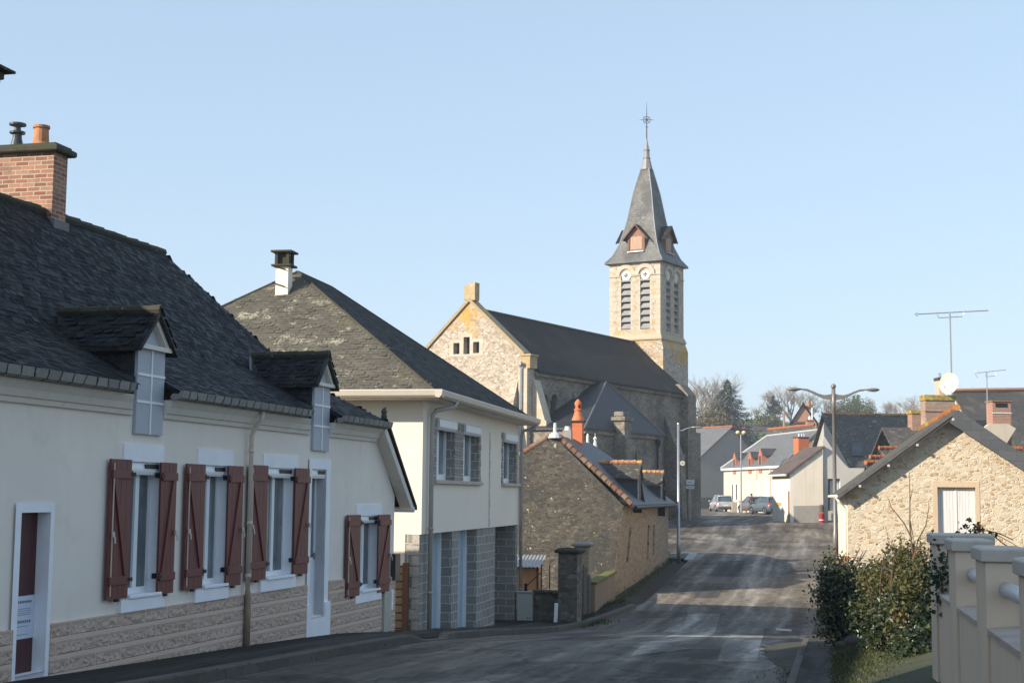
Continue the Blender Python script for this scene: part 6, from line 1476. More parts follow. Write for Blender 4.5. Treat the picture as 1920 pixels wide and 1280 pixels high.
hs = thing('salmon_stack_house', 'house behind the lichened stack with a slim salmon chimney', 'house', at(1763, 800, 99))
co, k, zt = stack(hs, 1757.5, 1769, 708, 760, 98, plain('salmon_render', (.62, .42, .32), .85, 0, .06), CONCD, cap=.2)
mb = MB(); mb.lathe(k.P(0, 0, zt), [(.1, 0), (.1, .15), (.03, .16), (.03, .25), (.14, .26), (0, .32)], 8); mb.build('cowl', GALV, co)
q = at(1763, 790, 98); mb = MB(); mb.slab([q + Vector((-1, -3, -2)), q + Vector((2, -3, -2)), q + Vector((2, 0, .6)), q + Vector((-1, 0, .6))], .15); mb.prism([q + Vector(v) for v in ((-1, -2.8, -8), (2, -2.8, -8), (2, 0, -8), (-1, 0, -8))], [q + Vector(v) for v in ((-1, -2.8, -2), (2, -2.8, -2), (2, 0, -2), (-1, 0, -2))]); mb.build('roof', SLB, hs)
hv = thing('beige_gable_house', 'house right of the barn ridge with a red brick stack on a beige base', 'house', at(1872, 850, 72))
co, k, zt = stack(hv, 1855, 1891, 752, 794, 72, bricks('red_stack_brick', (.38, .15, .09), (.44, .2, .13), (.5, .42, .34), .22, .075, .01), BRICK, cap=.05)
mb = MB(); mb.box(k, -.5, .5, .36, .38, zt - .62, zt - .58); mb.build('pale_course', WHITE, co)
mb = MB(); mb.box(k, -.32, .3, .353, .36, zt - .32, zt - .12); mb.build('flue_slot', IRON, co)
pts = [at(x, y, 71.5) for x, y in ((1836, 835), (1836, 808), (1857, 794), (1890, 794), (1905, 803), (1885, 835))]
mb = MB(); mb.prism(pts, [p + Vector((.1, 1.0, 0)) for p in pts]); mb.build('stack_base', plaster('beige_stack_render', (.52, .46, .37), (.3, .26, .2), .06, .4), hv)
for a_, b2 in (((1830, 815), (1856, 787)), ):
    p, q = at(*a_, 71), at(*b2, 73); mb = MB(); mb.slab([p + Vector((-.2, 0, 0)), p + Vector((.25, -.2, -.2)), q + Vector((.1, 0, .0)), q + Vector((-.6, .3, 0))], .1); mb.build('roof', SLATE3, hv)
p, q = at(1892, 850, 70), at(1935, 778, 73); mb = MB(); mb.slab([p, p + Vector((3, 0, 0)), q + Vector((3, 0, 0)), q], .1); mb.prism([v + Vector((.2, .5, -4)) for v in (p, p + Vector((3, 0, 0)), q + Vector((3, 0, 0)), q)], [v + Vector((.2, .5, -.2)) for v in (p, p + Vector((3, 0, 0)), q + Vector((3, 0, 0)), q)]); mb.build('lean_roof', SLATEL, hv)
tilerun(at(1896, 840, 66), at(1916, 840, 66), 3, .1, 'ridge_tiles', ORT, hv, 4)
# aerials and dish
AL = metal('aerial_aluminium', (.42, .42, .43), .4, .6)
def aerial(x, yb, yt, Y, x0, x1, lab, n, r):
    b0, t0 = at(x + (4 if n > 12 else 2), yb, Y), at(x, yt, Y); al = thing('tv_aerial', lab, 'aerial', b0)
    mb = MB(); mb.tube([b0, t0], r, 6); mb.build('mast', AL, al)
    l_, r_ = at(x0, yt - (1 if n > 12 else 0) + 2, Y), at(x1, yt - 6 + (0 if n > 12 else 2), Y)
    mb = MB(); mb.tube([l_, r_], r * .6, 5)
    for i in range(n):
        c = l_.lerp(r_, (i + .3) / n); mb.tube([c + Vector((0, -.3, 0)), c + Vector((0, .3, 0))], r * .22, 4)
    mb.build('boom', AL, al)
    mb = MB(); c0, c1 = l_.lerp(r_, .28), l_.lerp(r_, .66); dn = Vector((0, 0, -.28 * Y / 85)); mb.tube([c0, c0 + dn * .6 + (c1 - c0) * .02, c0 + dn + (c1 - c0) * .08, c1 + dn - (c1 - c0) * .08, c1 + dn * .6 - (c1 - c0) * .02, c1], r * .5, 5); mb.build('cradle', AL, al)
    mb = MB()
    for s in (-1, 1): mb.tube([l_ + Vector((-.12, 0, 0)), l_ + Vector((.05, 0, s * .25 * (1 if n < 13 else .5)))], r * .4, 4)
    mb.build('reflector', AL, al)
aerial(1781, 745, 588, 84.5, 1719, 1853, 'large television aerial on a tall mast above the lichened brick stack', 16, .05)
aerial(1850, 792, 697, 72.2, 1832, 1886, 'small thin television aerial beside the red brick stack', 9, .028)
q = at(1779.5, 719, 83.4); dh = thing('satellite_dish', 'cream satellite dish leaning against the aerial mast', 'dish', q)
mb = MB(); ax = Vector((-.62, -.75, .2)).normalized(); sx = ax.cross(Vector((0, 0, 1))).normalized(); sy = sx.cross(ax)
mb.loft([[q + ax * d + sx * r * math.cos(k * PI / 10) + sy * r * 1.1 * math.sin(k * PI / 10) for k in range(20)] for r, d in ((.02, -.12), (.2, -.1), (.42, -.03), (.56, .06), (.565, .065), (.56, .05), (.4, -.05), (.02, -.14))]); mb.build('reflector', plain('cream_dish', (.72, .66, .5), .5, 0, .05), dh, smooth=True)
mb = MB(); mb.tube([q - sy * .5, q + ax * .55 - sy * .35], .02, 5); mb.lathe(q + ax * .55 - sy * .38, [(.05, 0), (.05, .1), (0, .1)], 8); mb.build('feed_arm', AL, dh)
# ------------------------------------------------------------------ parked cars
TYRE = plain('tyre_rubber', (.02, .02, .02), .8, 0, .1)
RIM = metal('alloy_rim', (.5, .5, .5), .35, .8)
RLAMP = plain('red_lamp', (.45, .03, .04), .25, 0, .05)
PLATE = plain('number_plate', (.6, .6, .56), .5, 0, .03)
TRIM = plain('black_trim', (.03, .03, .032), .6, 0, .1)
CGLASS = glass('car_glass', (.05, .08, .10), .05)
def car(name, label, x, y, rz, paint, tall=1.48, length=4.1):
    z = ground(x, y) + .01
    t = thing(name, label, 'car', (x, y, z), 'cars parked by the sunlit terrace')
    M_ = Matrix.Translation((x, y, z)) @ Matrix.Rotation(rz, 4, 'Z')      # +X = forward
    L = length / 2; h = tall
    P = lambda a, b_, c: M_ @ Vector((a, b_, c))
    st = [(-L, .70, .45, .62), (-L + .06, .80, .30, .92), (-L + .35, .86, .22, .97), (-.8, .88, .2, .95), (.3, .88, .2, .93), (L - 1.15, .87, .2, .90), (L - .6, .84, .22, .80), (L - .15, .76, .27, .66), (L, .6, .38, .55)]
    mb = MB()
    def ring(a, w, z0, z1): return [P(a, -w * .93, z0), P(a, -w, z0 + (z1 - z0) * .35), P(a, -w, z0 + (z1 - z0) * .75), P(a, -w * .9, z1), P(a, 0, z1 + .03), P(a, w * .9, z1), P(a, w, z0 + (z1 - z0) * .75), P(a, w, z0 + (z1 - z0) * .35), P(a, w * .93, z0)]
    mb.loft([ring(*s) for s in st]); body = mb.build('body', paint, t, smooth=True)
    mb = MB(); gh = [(-L + .22, .74, .92, -L + .5, .58), (L - 1.2, .76, .88, L - 1.95, .6)]
    mb.prism([P(-L + .16, -.76, .93), P(L - 1.1, -.78, .9), P(L - 1.1, .78, .9), P(-L + .16, .76, .93)], [P(-L + .55, -.6, h - .06), P(L - 2.0, -.62, h - .06), P(L - 2.0, .62, h - .06), P(-L + .55, .6, h - .06)]); mb.build('window_glass', CGLASS, t)
    mb = MB(); mb.loft([[P(a, w * s, z_) for s in (-1, -.6, 0, .6, 1)] + [P(a, w * s, z_ - .07) for s in (1, -1)] for a, w, z_ in ((-L + .42, .58, h - .07), (-L + .6, .62, h), (-.2, .64, h + .01), (L - 2.1, .62, h - .01), (L - 1.95, .6, h - .06))]); mb.build('roof_panel', paint, t, smooth=True)
    mb = MB()
    for s in (-1, 1):
        for a0, a1 in ((-L + .16, -L + .5), (-.1, -.05), (L - 1.1, L - 2.0)):
            mb.tube([P(a0, s * .77, .93), P(a1, s * .615, h - .05)], .035, 5)
    mb.build('pillar', paint, t)
    for a in (-L + .72, L - .78):
        for s in (-1, 1):
            mb = MB(); c = lambda o, r: [P(a + r * math.cos(k * PI / 9), s * o, .30 + r * math.sin(k * PI / 9)) for k in range(18)]
            mb.loft([c(.66, .27), c(.68, .305), c(.84, .305), c(.875, .28), c(.875, .2)]); w_ = mb.build('wheel', TYRE, t)
            mb = MB(); mb.loft([c(.872, .2), c(.885, .19), c(.865, .1), c(.875, .03)]); mb.build('rim', RIM, w_)
            mb = MB(); mb.loft([[P(a + r * math.cos(k * PI / 9), s * o, .31 + r * math.sin(k * PI / 9)) for k in range(10)] for r, o in ((.37, .86), (.37, .889), (.31, .889), (.31, .86))], False, 0, False); mb.build('wheel_arch', TRIM, t)
    for s in (-1, 1):
        mb = MB(); mb.prism([P(-L + .0, s * .52, .72), P(-L + .05, s * .80, .72), P(-L + .25, s * .865, .74), P(-L + .1, s * .5, .74)], [P(-L + .08, s * .54, .95), P(-L + .1, s * .76, .98), P(-L + .3, s * .82, .98), P(-L + .18, s * .5, .96)]); mb.build('tail_light', RLAMP, t)
        mb = MB(); mb.loft([[P(L - .42 + i * .2, s * (.62 + dy - i * .12), .62 + dz) for dy, dz in ((-.12, -.05), (.14, -.05), (.14, .1), (-.12, .1))] for i in (0, 1)]); mb.build('headlight', glass('headlight_glass', (.5, .5, .5), .1), t)
        mb = MB(); mb.lathe(P(L - 1.35, s * .98, .9), [(.05, 0), (.1, .05), (.1, .14), (.04, .18)], 8); mb.build('mirror', paint, t)
    mb = MB(); mb.prism([P(-L - .015, -.26, .55), P(-L - .015, .26, .55), P(-L + .02, .26, .55), P(-L + .02, -.26, .55)], [P(-L - .0, -.26, .66), P(-L - .0, .26, .66), P(-L + .05, .26, .66), P(-L + .05, -.26, .66)]); mb.build('number_plate', PLATE, t)
    mb = MB(); mb.prism([P(-L - .03, -.7, .3), P(-L - .03, .7, .3), P(-L + .1, .8, .3), P(-L + .1, -.8, .3)], [P(-L - .02, -.7, .46), P(-L - .02, .7, .46), P(-L + .1, .8, .46), P(-L + .1, -.8, .46)]); mb.build('rear_bumper', TRIM, t)
    return t
def paintm(name, c): return plain(name, c, .28, .35, .02)
p = at(1352, 957, 143); car('silver_hatchback', 'silver hatchback standing apart left of the dark wall stub', p.x, p.y, rad(90 + 4), paintm('silver_paint', (.42, .42, .44)), 1.56, 4.2)
p = at(1413, 962, 133); car('beige_hatchback', 'beige grey hatchback parked between the silver and the blue grey cars', p.x, p.y, rad(90 + 13), paintm('beige_grey_paint', (.2, .185, .175)), 1.5, 4.0)
p = at(1438, 966, 124); car('blue_grey_hatchback', 'blue grey hatchback nearest the white house, partly hidden by its end wall', p.x, p.y, rad(90 + 17), paintm('blue_grey_paint', (.13, .15, .17)), 1.48, 4.0)

# ------------------------------------------------------------------ person standing by the terrace
def skinfig(name, verts, edges, radii, mat, loc, parent=None):
    me = bpy.data.meshes.new(name); me.from_pydata(verts, edges, []); me.materials.append(mat)
    o = bpy.data.objects.new(name, me); C.objects.link(o)
    o.modifiers.new('skin', 'SKIN').use_smooth_shade = True
    sv = me.skin_vertices or me.attributes.new('skin', 'FLOAT', 'POINT')
    for i, r in enumerate(radii): me.skin_vertices[0].data[i].radius = (r, r)
    me.skin_vertices[0].data[0].use_root = True
    o.modifiers.new('sub', 'SUBSURF').render_levels = 2
    o.location = loc
    return o
pm, nt_, b_, tc_n = newmat('person_clothing')
z_ = mk(nt_, 'ShaderNodeSeparateXYZ', {0: tc_n.outputs['Object']}).outputs[2]
nt_.links.new(ramp(nt_, mth(nt_, 'DIVIDE', z_, 1.75), [(0, (.03, .03, .03)), (.06, (.045, .05, .075)), (.52, (.12, .06, .065)), (.845, (.45, .28, .22))], 'CONSTANT'), b_.inputs['Base Color'])
p = at(1409, 957, 130.5); px_, py_ = p.x, p.y; zg_ = ground(px_, py_)
V = [(0, 0, .93), (0, 0, 1.15), (0, 0, 1.36), (0, 0, 1.47), (0, -.01, 1.56), (0, -.02, 1.66),
     (.17, 0, 1.36), (.23, .02, 1.1), (.22, -.08, .88), (-.17, 0, 1.36), (-.23, .02, 1.1), (-.22, -.08, .88),
     (.1, 0, .85), (.11, -.02, .48), (.11, .02, .08), (.11, -.14, .04), (-.1, 0, .85), (-.11, .02, .48), (-.11, .05, .08), (-.11, -.11, .04)]
Ed = [(0, 1), (1, 2), (2, 3), (3, 4), (4, 5), (2, 6), (6, 7), (7, 8), (2, 9), (9, 10), (10, 11), (0, 12), (12, 13), (13, 14), (14, 15), (0, 16), (16, 17), (17, 18), (18, 19)]
R_ = [.15, .15, .17, .06, .095, .08, .075, .055, .035, .075, .055, .035, .1, .07, .05, .035, .1, .07, .05, .035]
me = bpy.data.meshes.new('person'); me.from_pydata(V, Ed, []); me.materials.append(pm)
po_ = bpy.data.objects.new('person', me); C.objects.link(po_); ORG[po_] = Vector((px_, py_, zg_))
sk = po_.modifiers.new('skin', 'SKIN'); sk.use_smooth_shade = True
if me.skin_vertices:
    for i, r in enumerate(R_): me.skin_vertices[0].data[i].radius = (r, r)
    me.skin_vertices[0].data[0].use_root = True
po_.modifiers.new('sub', 'SUBSURF').render_levels = 2
po_.location = (px_, py_, zg_); po_.rotation_euler = (0, 0, rad(200))
tag(po_, 'person in a dark reddish coat standing behind the beige grey car', 'person')
h_ = MB(); h_.lathe(Vector((px_, py_, zg_)) + Vector((0, .02, 1.6)), [(.10, 0), (.108, .05), (.09, .12), (.04, .16), (0, .165)], 12)
hm = bpy.data.meshes.new('hair')
hm.from_pydata([v - Vector((px_, py_, zg_)) for v in h_.v], [], h_.f); hm.materials.append(plain('brown_hair', (.06, .04, .03), .7))
ho = bpy.data.objects.new('hair', hm); C.objects.link(ho); ho.parent = po_

# ------------------------------------------------------------------ vegetation
def leaves(name, blobs, n, size, mat, seed, parent=None, base=None, holes=.35, long_=1.7, droop=0):
    """leaf-sized faces spread through a clump of overlapping ellipsoids"""
    rr = random.Random(seed); V = []; Fc = []
    vol = [b[3] * b[4] * b[5] for b in blobs]
    cl = []      # twig clusters
    k = 0
    while k < n:
        b = rr.choices(blobs, vol)[0]
        d = Vector((rr.gauss(0, 1), rr.gauss(0, 1), rr.gauss(0, 1))).normalized() * (rr.random() ** .42)
        c = Vector((b[0] + d.x * b[3], b[1] + d.y * b[4], b[2] + d.z * b[5]))
        m = rr.randint(4, 10); spread = size * rr.uniform(1.2, 3)
        out = d.normalized()
        for _ in range(m):
            p_ = c + Vector((rr.gauss(0, spread), rr.gauss(0, spread), rr.gauss(0, spread)))
            s = size * rr.uniform(.55, 1.25)
            a = Vector((rr.gauss(0, 1), rr.gauss(0, 1), rr.gauss(0, 1) - droop)).normalized()
            nn_ = (out * .6 + Vector((rr.gauss(0, .7), rr.gauss(0, .7), rr.gauss(.4, .7)))).normalized()
            t_ = nn_.cross(a)
            if t_.length < .01: continue
            t_.normalize(); a = t_.cross(nn_)
            i = len(V); V += [p_ - a * s * .5 * long_, p_ + t_ * s * .5 + nn_ * s * .1, p_ + a * s * .5 * long_, p_ - t_ * s * .5 + nn_ * s * .1]; Fc.append((i, i + 1, i + 2, i + 3)); k += 1
    org = ORG[parent] if parent else Vector(base)
    me = bpy.data.meshes.new(name); me.from_pydata([v - org for v in V], [], Fc); me.materials.append(mat)
    o = bpy.data.objects.new(name, me); C.objects.link(o)
    if parent: o.parent = parent
    else: o.location = org
    ORG[o] = org
    if n < 1000: o['kind'] = 'stuff'
    return o
BARK = wood('grey_brown_bark', (.13, .105, .08), .35, .9, (6, 6, 1))
TWIG = plain('brown_twig', (.12, .075, .045), .85, 0, .2)
DKLEAF = leafmat('dark_evergreen_leaf', [(.012, .022, .009), (.022, .036, .013), (.035, .052, .018), (.05, .06, .02)], .35, .12)
LTLEAF = leafmat('olive_shrub_leaf', [(.045, .05, .014), (.08, .085, .022), (.11, .11, .032), (.085, .08, .022), (.14, .125, .045)], .5, .25)
IVY = leafmat('ivy_leaf', [(.015, .03, .012), (.025, .05, .02), (.04, .06, .025)], .3, .1)
RUSTL = leafmat('rusty_leaf', [(.2, .07, .02), (.28, .12, .03), (.12, .06, .02)], .6, .2)
GRASS = leafmat('grass_blade', [(.03, .045, .01), (.06, .075, .018), (.09, .09, .03)], .7, .2)
PETAL = leafmat('pale_petal', [(.6, .5, .5), (.55, .4, .4)], .5, .3)
def bl(x, y, Y, rx, ry, rz): q = at(x, y, Y); return (q.x, q.y, q.z, rx, ry, rz)
b1 = at(1592, 1240, 23.4); b1.z = ground(b1.x, b1.y)
sh = thing('dark_bush', 'dark evergreen bush overhanging the right edge of the road', 'bush', b1)
leaves('foliage', [bl(1585, 1128, 23.4, .38, .4, .42), (b1.x - .12, b1.y, b1.z + .85, .36, .4, .45), (b1.x - .1, b1.y, b1.z + .35, .16, .25, .35), bl(1620, 1105, 23.6, .3, .35, .35), bl(1572, 1165, 23.2, .22, .25, .25), bl(1560, 1075, 23.6, .12, .15, .16), bl(1625, 1160, 23.4, .32, .35, .3)], 15000, .04, DKLEAF, 11, sh)
leaves('fringe', [bl(1540, 1150, 23.2, .07, .12, .12), bl(1545, 1190, 23.2, .1, .12, .05), bl(1555, 1060, 23.5, .06, .08, .22), bl(1534, 1110, 23.3, .05, .1, .05)], 420, .035, LTLEAF, 12, sh)
mb = MB(); rr = random.Random(3)
mb.tube([(b1.x - .1, b1.y, b1.z - .05), (b1.x - .12, b1.y, b1.z + .5), (b1.x - .08, b1.y + .05, b1.z + 1.0)], [.10, .09, .05], 8)
for i in range(9):
    a = rr.uniform(0, 6.28); mb.tube([(b1.x - .1, b1.y, b1.z + .5 + i * .06), (b1.x - .1 + .25 * math.cos(a), b1.y + .25 * math.sin(a), b1.z + .9 + i * .05), (b1.x - .1 + .42 * math.cos(a), b1.y + .4 * math.sin(a), b1.z + 1.2 + i * .04)], [.03, .018, .006], 5)
mb.build('trunk', BARK, sh)
b2 = at(1690, 1230, 19.5); b2.z = ground(b2.x, b2.y)
rb = thing('rose_bush', 'sunlit olive green rose bush with pale blooms below the barn', 'bush', b2)
leaves('foliage', [bl(1690, 1075, 20.5, .36, .5, .24), bl(1650, 1085, 21.5, .3, .4, .22), bl(1715, 1095, 19.5, .24, .4, .3), bl(1680, 1130, 20.5, .42, .5, .3), bl(1735, 1080, 19.5, .12, .2, .22), bl(1700, 1040, 20.6, .25, .4, .13)], 14000, .034, LTLEAF, 21, rb, None)
leaves('lower_foliage', [bl(1715, 1190, 19.2, .3, .4, .42), bl(1670, 1180, 20.2, .36, .4, .3), bl(1728, 1255, 18.3, .2, .3, .4), bl(1715, 1225, 18.2, .22, .25, .3), bl(1700, 1140, 19.6, .35, .4, .25), bl(1640, 1150, 21, .3, .4, .3), bl(1655, 1205, 21, .22, .3, .14)], 15000, .038, DKLEAF, 22, rb)  # shade low in the bush put into a darker leaf colour
leaves('bramble', [bl(1688, 1150, 19.0, .1, .15, .18), bl(1700, 1175, 18.9, .06, .1, .2)], 260, .05, LTLEAF, 23, rb)
leaves('bloom', [bl(1715, 1043, 19.4, .02, .03, .02), bl(1672, 1046, 20.6, .03, .03, .02), bl(1615, 1036, 21.5, .03, .03, .02), bl(1668, 1053, 20.0, .03, .03, .02), bl(1700, 1062, 20.0, .02, .03, .02)], 22, .035, PETAL, 24, rb)
leaves('rusty_sprig', [bl(1585, 1048, 22.8, .1, .1, .05), bl(1735, 1050, 19.3, .05, .08, .1), bl(1690, 1155, 19.0, .05, .1, .06)], 90, .035, RUSTL, 25, rb)
mb = MB(); rr = random.Random(5)
for i in range(9):
    a = rr.uniform(0, 6.28); r_ = rr.uniform(.2, .45); h = rr.uniform(.8, 1.25); q = Vector((b2.x + rr.uniform(-.2, .2), b2.y + rr.uniform(0, 1), b2.z))
    e = q + Vector((r_ * math.cos(a), r_ * math.sin(a), h)); m_ = q.lerp(e, .5) + Vector((0, 0, .2)); mb.tube([q, m_, e], [.016, .011, .004], 5)
rb_s = mb._build('stem', TWIG, rb)
# bare sapling rising out of the shrubs
q0 = at(1708, 1090, 20); sp_ = thing('bare_sapling', 'leafless reddish sapling rising in front of the barn wall', 'sapling', at(1708, 1200, 20))
mb = MB()
for pts, r in ((((1716, 1120), (1712, 1050), (1706, 985), (1706, 930), (1705, 885)), .016), (((1710, 1010), (1695, 980), (1672, 952), (1664, 930)), .012), (((1712, 1050), (1722, 1010), (1736, 985), (1742, 950), (1740, 940)), .012), (((1706, 975), (1712, 1005), (1716, 1030)), .008), (((1714, 1045), (1730, 1020), (1752, 985)), .008), (((1700, 1100), (1680, 1050), (1664, 1010), (1662, 990)), .009), (((1720, 1090), (1735, 1060), (1748, 1040)), .007), (((1690, 1080), (1682, 1040), (1690, 1015)), .006), (((1706, 940), (1712, 915), (1711, 905)), .006)):
    mb.tube([at(x, y, 20 + .1 * i) for i, (x, y) in enumerate(pts)], [r * (1 - .75 * i / (len(pts) - 1)) for i in range(len(pts))], 5)
mb.build('branch', TWIG, sp_)
# ivy hanging at the wall, with a loose spray over the caps
iv = thing('hanging_ivy', 'dark ivy trailing down the garden wall between the first two pillars', 'ivy', at(1765, 1130, 14))
ivb = [bl(1772, 1058, 14.05, .05, .08, .14), bl(1765, 1090, 14.05, .07, .08, .1), bl(1758, 1108, 14.05, .07, .06, .05), bl(1775, 1045, 14.05, .03, .06, .08), bl(1770, 1122, 14.05, .04, .05, .05)]
leaves('foliage', ivb, 420, .045, IVY, 31, iv, None, .3, 1.1)
mb = MB(); mb.tube([at(1782, 1020, 14.1), at(1775, 1050, 14.05), at(1766, 1090, 14.05), at(1770, 1125, 14.05)], .008, 5); mb.tube([at(1772, 1055, 14.05), at(1757, 1043, 14.0)], .005, 5); mb.build('stem', TWIG, iv)
br = thing('bramble_spray', 'thin arching bramble with a few leaves above the wall caps', 'bramble', at(1830, 1002, 14.6))
mb = MB()
for pts in (((1800, 1010), (1822, 1000), (1850, 994), (1880, 1008), (1905, 1022)), ((1850, 994), (1875, 1000), (1900, 1012)), ((1858, 1000), (1880, 1018), (1890, 1024))): mb.tube([at(x, y, 14.9 + .02 * i) for i, (x, y) in enumerate(pts)], [.007 - .001 * i for i in range(len(pts))], 5)
mb.build('stem', TWIG, br)
leaves('leaf', [bl(1823, 1000, 14.6, .09, .08, .025), bl(1845, 1004, 14.7, .05, .05, .02)], 90, .035, IVY, 33, br); leaves('red_leaf', [bl(1830, 994, 14.6, .02, .02, .02), bl(1822, 990, 14.6, .01, .02, .02)], 14, .035, RUSTL, 34, br)
# stones under the bushes
for i, (x, y, s) in enumerate(((1580, 1198, .12), (1600, 1218, .16), (1615, 1225, .1))):
    q = at(x, y, 22.6); q.z = ground(q.x, q.y)
    mb = MB(); rr = random.Random(40 + i); mb.loft([[q + Vector((s * r * rr.uniform(.85, 1.15) * math.cos(t * PI / 4), s * r * math.sin(t * PI / 4), z * s)) for t in range(8)] for r, z in ((.7, -.3), (1, .1), (.9, .5), (.4, .8))])
    tag(mb.build('field_stone', CONCD, smooth=True), ('rounded grey stone under the dark bush, the leftmost', 'larger rounded stone between two others under the dark bush', 'small stone nearest the rose bush under the dark bush')[i], 'stone', 'stones under the dark bush')
# grass and moss along the edges
def grass(name, pts, n, h, mat, seed):
    rr = random.Random(seed); V = []; Fc = []
    for _ in range(n):
        (x0, y0, x1, y1, wd) = rr.choice(pts); t = rr.random(); x = x0 + (x1 - x0) * t + rr.gauss(0, wd); y = y0 + (y1 - y0) * t + rr.gauss(0, wd)
        z = max(ground(x, y), prof(y) - .02 if x < road_l(y) else -99) - .01
        a = rr.uniform(0, 6.28); hh = h * rr.uniform(.4, 1.3); w = .006 + .006 * rr.random(); b_ = Vector((math.cos(a), math.sin(a), 0)); l = Vector((rr.gauss(0, .35), rr.gauss(0, .35), 1)) * hh
        i = len(V); V += [Vector((x, y, z)) - b_ * w, Vector((x, y, z)) + b_ * w, Vector((x, y, z)) + l]; Fc.append((i, i + 1, i + 2))
    me = bpy.data.meshes.new(name); me.from_pydata(V, [], Fc); me.materials.append(mat); o = bpy.data.objects.new(name, me); C.objects.link(o); return tag(o, kind='stuff')
f3 = lambda u, w: F3.P(u, w, 0)
a_, b_2 = f3(-2.6, .22), f3(16, .25); fq = F1.P(31, .1, 0); fz = F1.P(18.2, .1, 0)
grass('verge_grass', [(a_.x, a_.y, b_2.x, b_2.y, .12), (1.9, 40.4, 2.3, 43.2, .16), (2.45, 43.4, 3.5, 47.4, .16), (1.7, 39.6, 2.6, 42.2, .22)], 4600, .10, GRASS, 51)
grass('wall_foot_grass', [(fz.x, fz.y, fq.x, fq.y, .04)], 900, .06, GRASS, 53)
g1 = at(1600, 1262, 18.5)
grass('grass_strip', [(road_r(y) + .5, y, road_r(y) + 1.5, y + 3, .35) for y in (16, 18, 20, 22, 24)], 9000, .035, GRASS, 52)
sheet('grass_bank', frange(13, 34, .5), lambda y: road_r(y) + .14, lambda y: road_r(y) + 3.5, 8, -.03, plain('mossy_soil', (.045, .05, .016), .95, 0, .4, 2, .6))
# bare trees and conifers on the hill
def grow(mb, rr, p, d, L, r, lev, maxl, spread, up_):
    n = 3; q = p.copy(); pts = [p.copy()]; dd = d.copy()
    for i in range(n):
        dd = (dd + Vector((rr.gauss(0, .12), rr.gauss(0, .12), rr.gauss(.03 * up_, .08)))).normalized(); q = q + dd * L / n; pts.append(q.copy())
    mb.tube(pts, [r * (1 - .18 * i) for i in range(n + 1)], 6 if lev < 2 else (4 if lev < 4 else 3), 0, False)
    if lev >= maxl: return
    for _ in range(rr.choice((3, 4, 4)) if lev else rr.choice((5, 6))):
        t = rr.uniform(.35, 1); k = min(n - 1, int(t * n)); s = pts[k].lerp(pts[k + 1], t * n - k)
        ax = Vector((rr.gauss(0, 1), rr.gauss(0, 1), rr.gauss(0, .5))).normalized()
        nd = (dd + ax * spread).normalized(); nd.z = nd.z * .8 + .25 * up_
        grow(mb, rr, s, nd.normalized(), L * rr.uniform(.55, .8), r * rr.uniform(.42, .6), lev + 1, maxl, spread, up_)
TB = plain('winter_tree_bark', (.30, .255, .215), .9, 0, .2, 1)
def bare_proto(seed, spread, up_, maxl=5):
    rr = random.Random(seed); mb = MB(); grow(mb, rr, Vector((0, 0, -.1)), Vector((0, 0, 1)), .34, .024, 0, maxl, spread, up_)
    h = max(v.z for v in mb.v); mb.v = [v / h for v in mb.v]
    me = bpy.data.meshes.new('crown'); me.from_pydata(mb.v, [], mb.f); me.materials.append(TB); return me
protos = [bare_proto(s, sp, u) for s, sp, u in ((1, .8, 1.0), (2, 1.0, .8), (3, .65, 1.2))]
IVT = leafmat('ivied_trunk_leaf', [(.05, .07, .015), (.09, .11, .025), (.12, .12, .03)], .6, .2)
TREES = [(1316, 690, 262, 0, 0, 'tall bare tree with ivied trunk just right of the church'), (1300, 712, 268, 1, 2, 'bare tree half hidden by the church wall'), (1340, 742, 258, 2, 1, 'bare tree whose twigs show between church and fir'),
         (1437, 726, 300, 1, 0, 'rounded bare tree beside the small dark pine'), (1415, 760, 310, 2, 4, 'low thin bare tree left of the small dark pine'), (1398, 768, 305, 0, 1, 'low bare tree right of the big fir'),
         (1482, 717, 300, 2, 3, 'narrow bare tree left of the lamp head'), (1500, 728, 312, 0, 5, 'bare tree above the pinkish house roof'), (1520, 738, 315, 1, 1, 'bare tree behind the pinkish house chimney'), (1548, 742, 310, 2, 0, 'bare tree left of the lamp pole'), (1462, 752, 305, 0, 2, 'short bare tree between pine and pinkish house'),
         (1637, 742, 315, 1, 3, 'bare tree right of the evergreen clump'), (1660, 748, 318, 0, 1, 'bare tree above the long roof middle'), (1684, 752, 320, 2, 2, 'small bare tree above the long roof right part'), (1716, 738, 300, 1, 4, 'bare tree left of the lichened stack'), (1700, 750, 316, 0, 0, 'thin bare tree above the long roof right end'), (1350, 775, 255, 1, 1, 'low bare shrub tree under the fir'), (1797, 722, 150, 2, 1, 'wispy treetop showing behind the satellite dish')]
for i, (x, yt, Y, k, rot, lab) in enumerate(TREES):
    q = at(x, yt, Y); zb_ = ground(q.x, q.y) - .3; h = q.z - zb_
    t = thing('bare_tree', lab, 'tree', (q.x, q.y, zb_), 'bare winter trees on the hill')
    o = bpy.data.objects.new('crown', protos[k]); C.objects.link(o); o.parent = t; o.scale = (h * 1.05, h * 1.05, h); o.rotation_euler = (0, 0, rot * 1.1)
    m = MB(); m.tube([(q.x, q.y, zb_), (q.x, q.y, zb_ + h * .25), (q.x + .05, q.y, zb_ + h * .34)], [h * .03, h * .024, h * .015], 7); m.build('trunk', TB, t)
    if i in (0, 2): leaves('trunk_ivy', [(q.x + (.3 * h / 13 * j), q.y, zb_ + h * (.15 + .1 * j), .9, .9, 1.6) for j in range(3)], 900, .28, IVT, 60 + i, t)
FIRL = leafmat('fir_needle_spray', [(.045, .06, .035), (.075, .09, .055), (.13, .14, .10), (.2, .2, .16)], .6, .1)
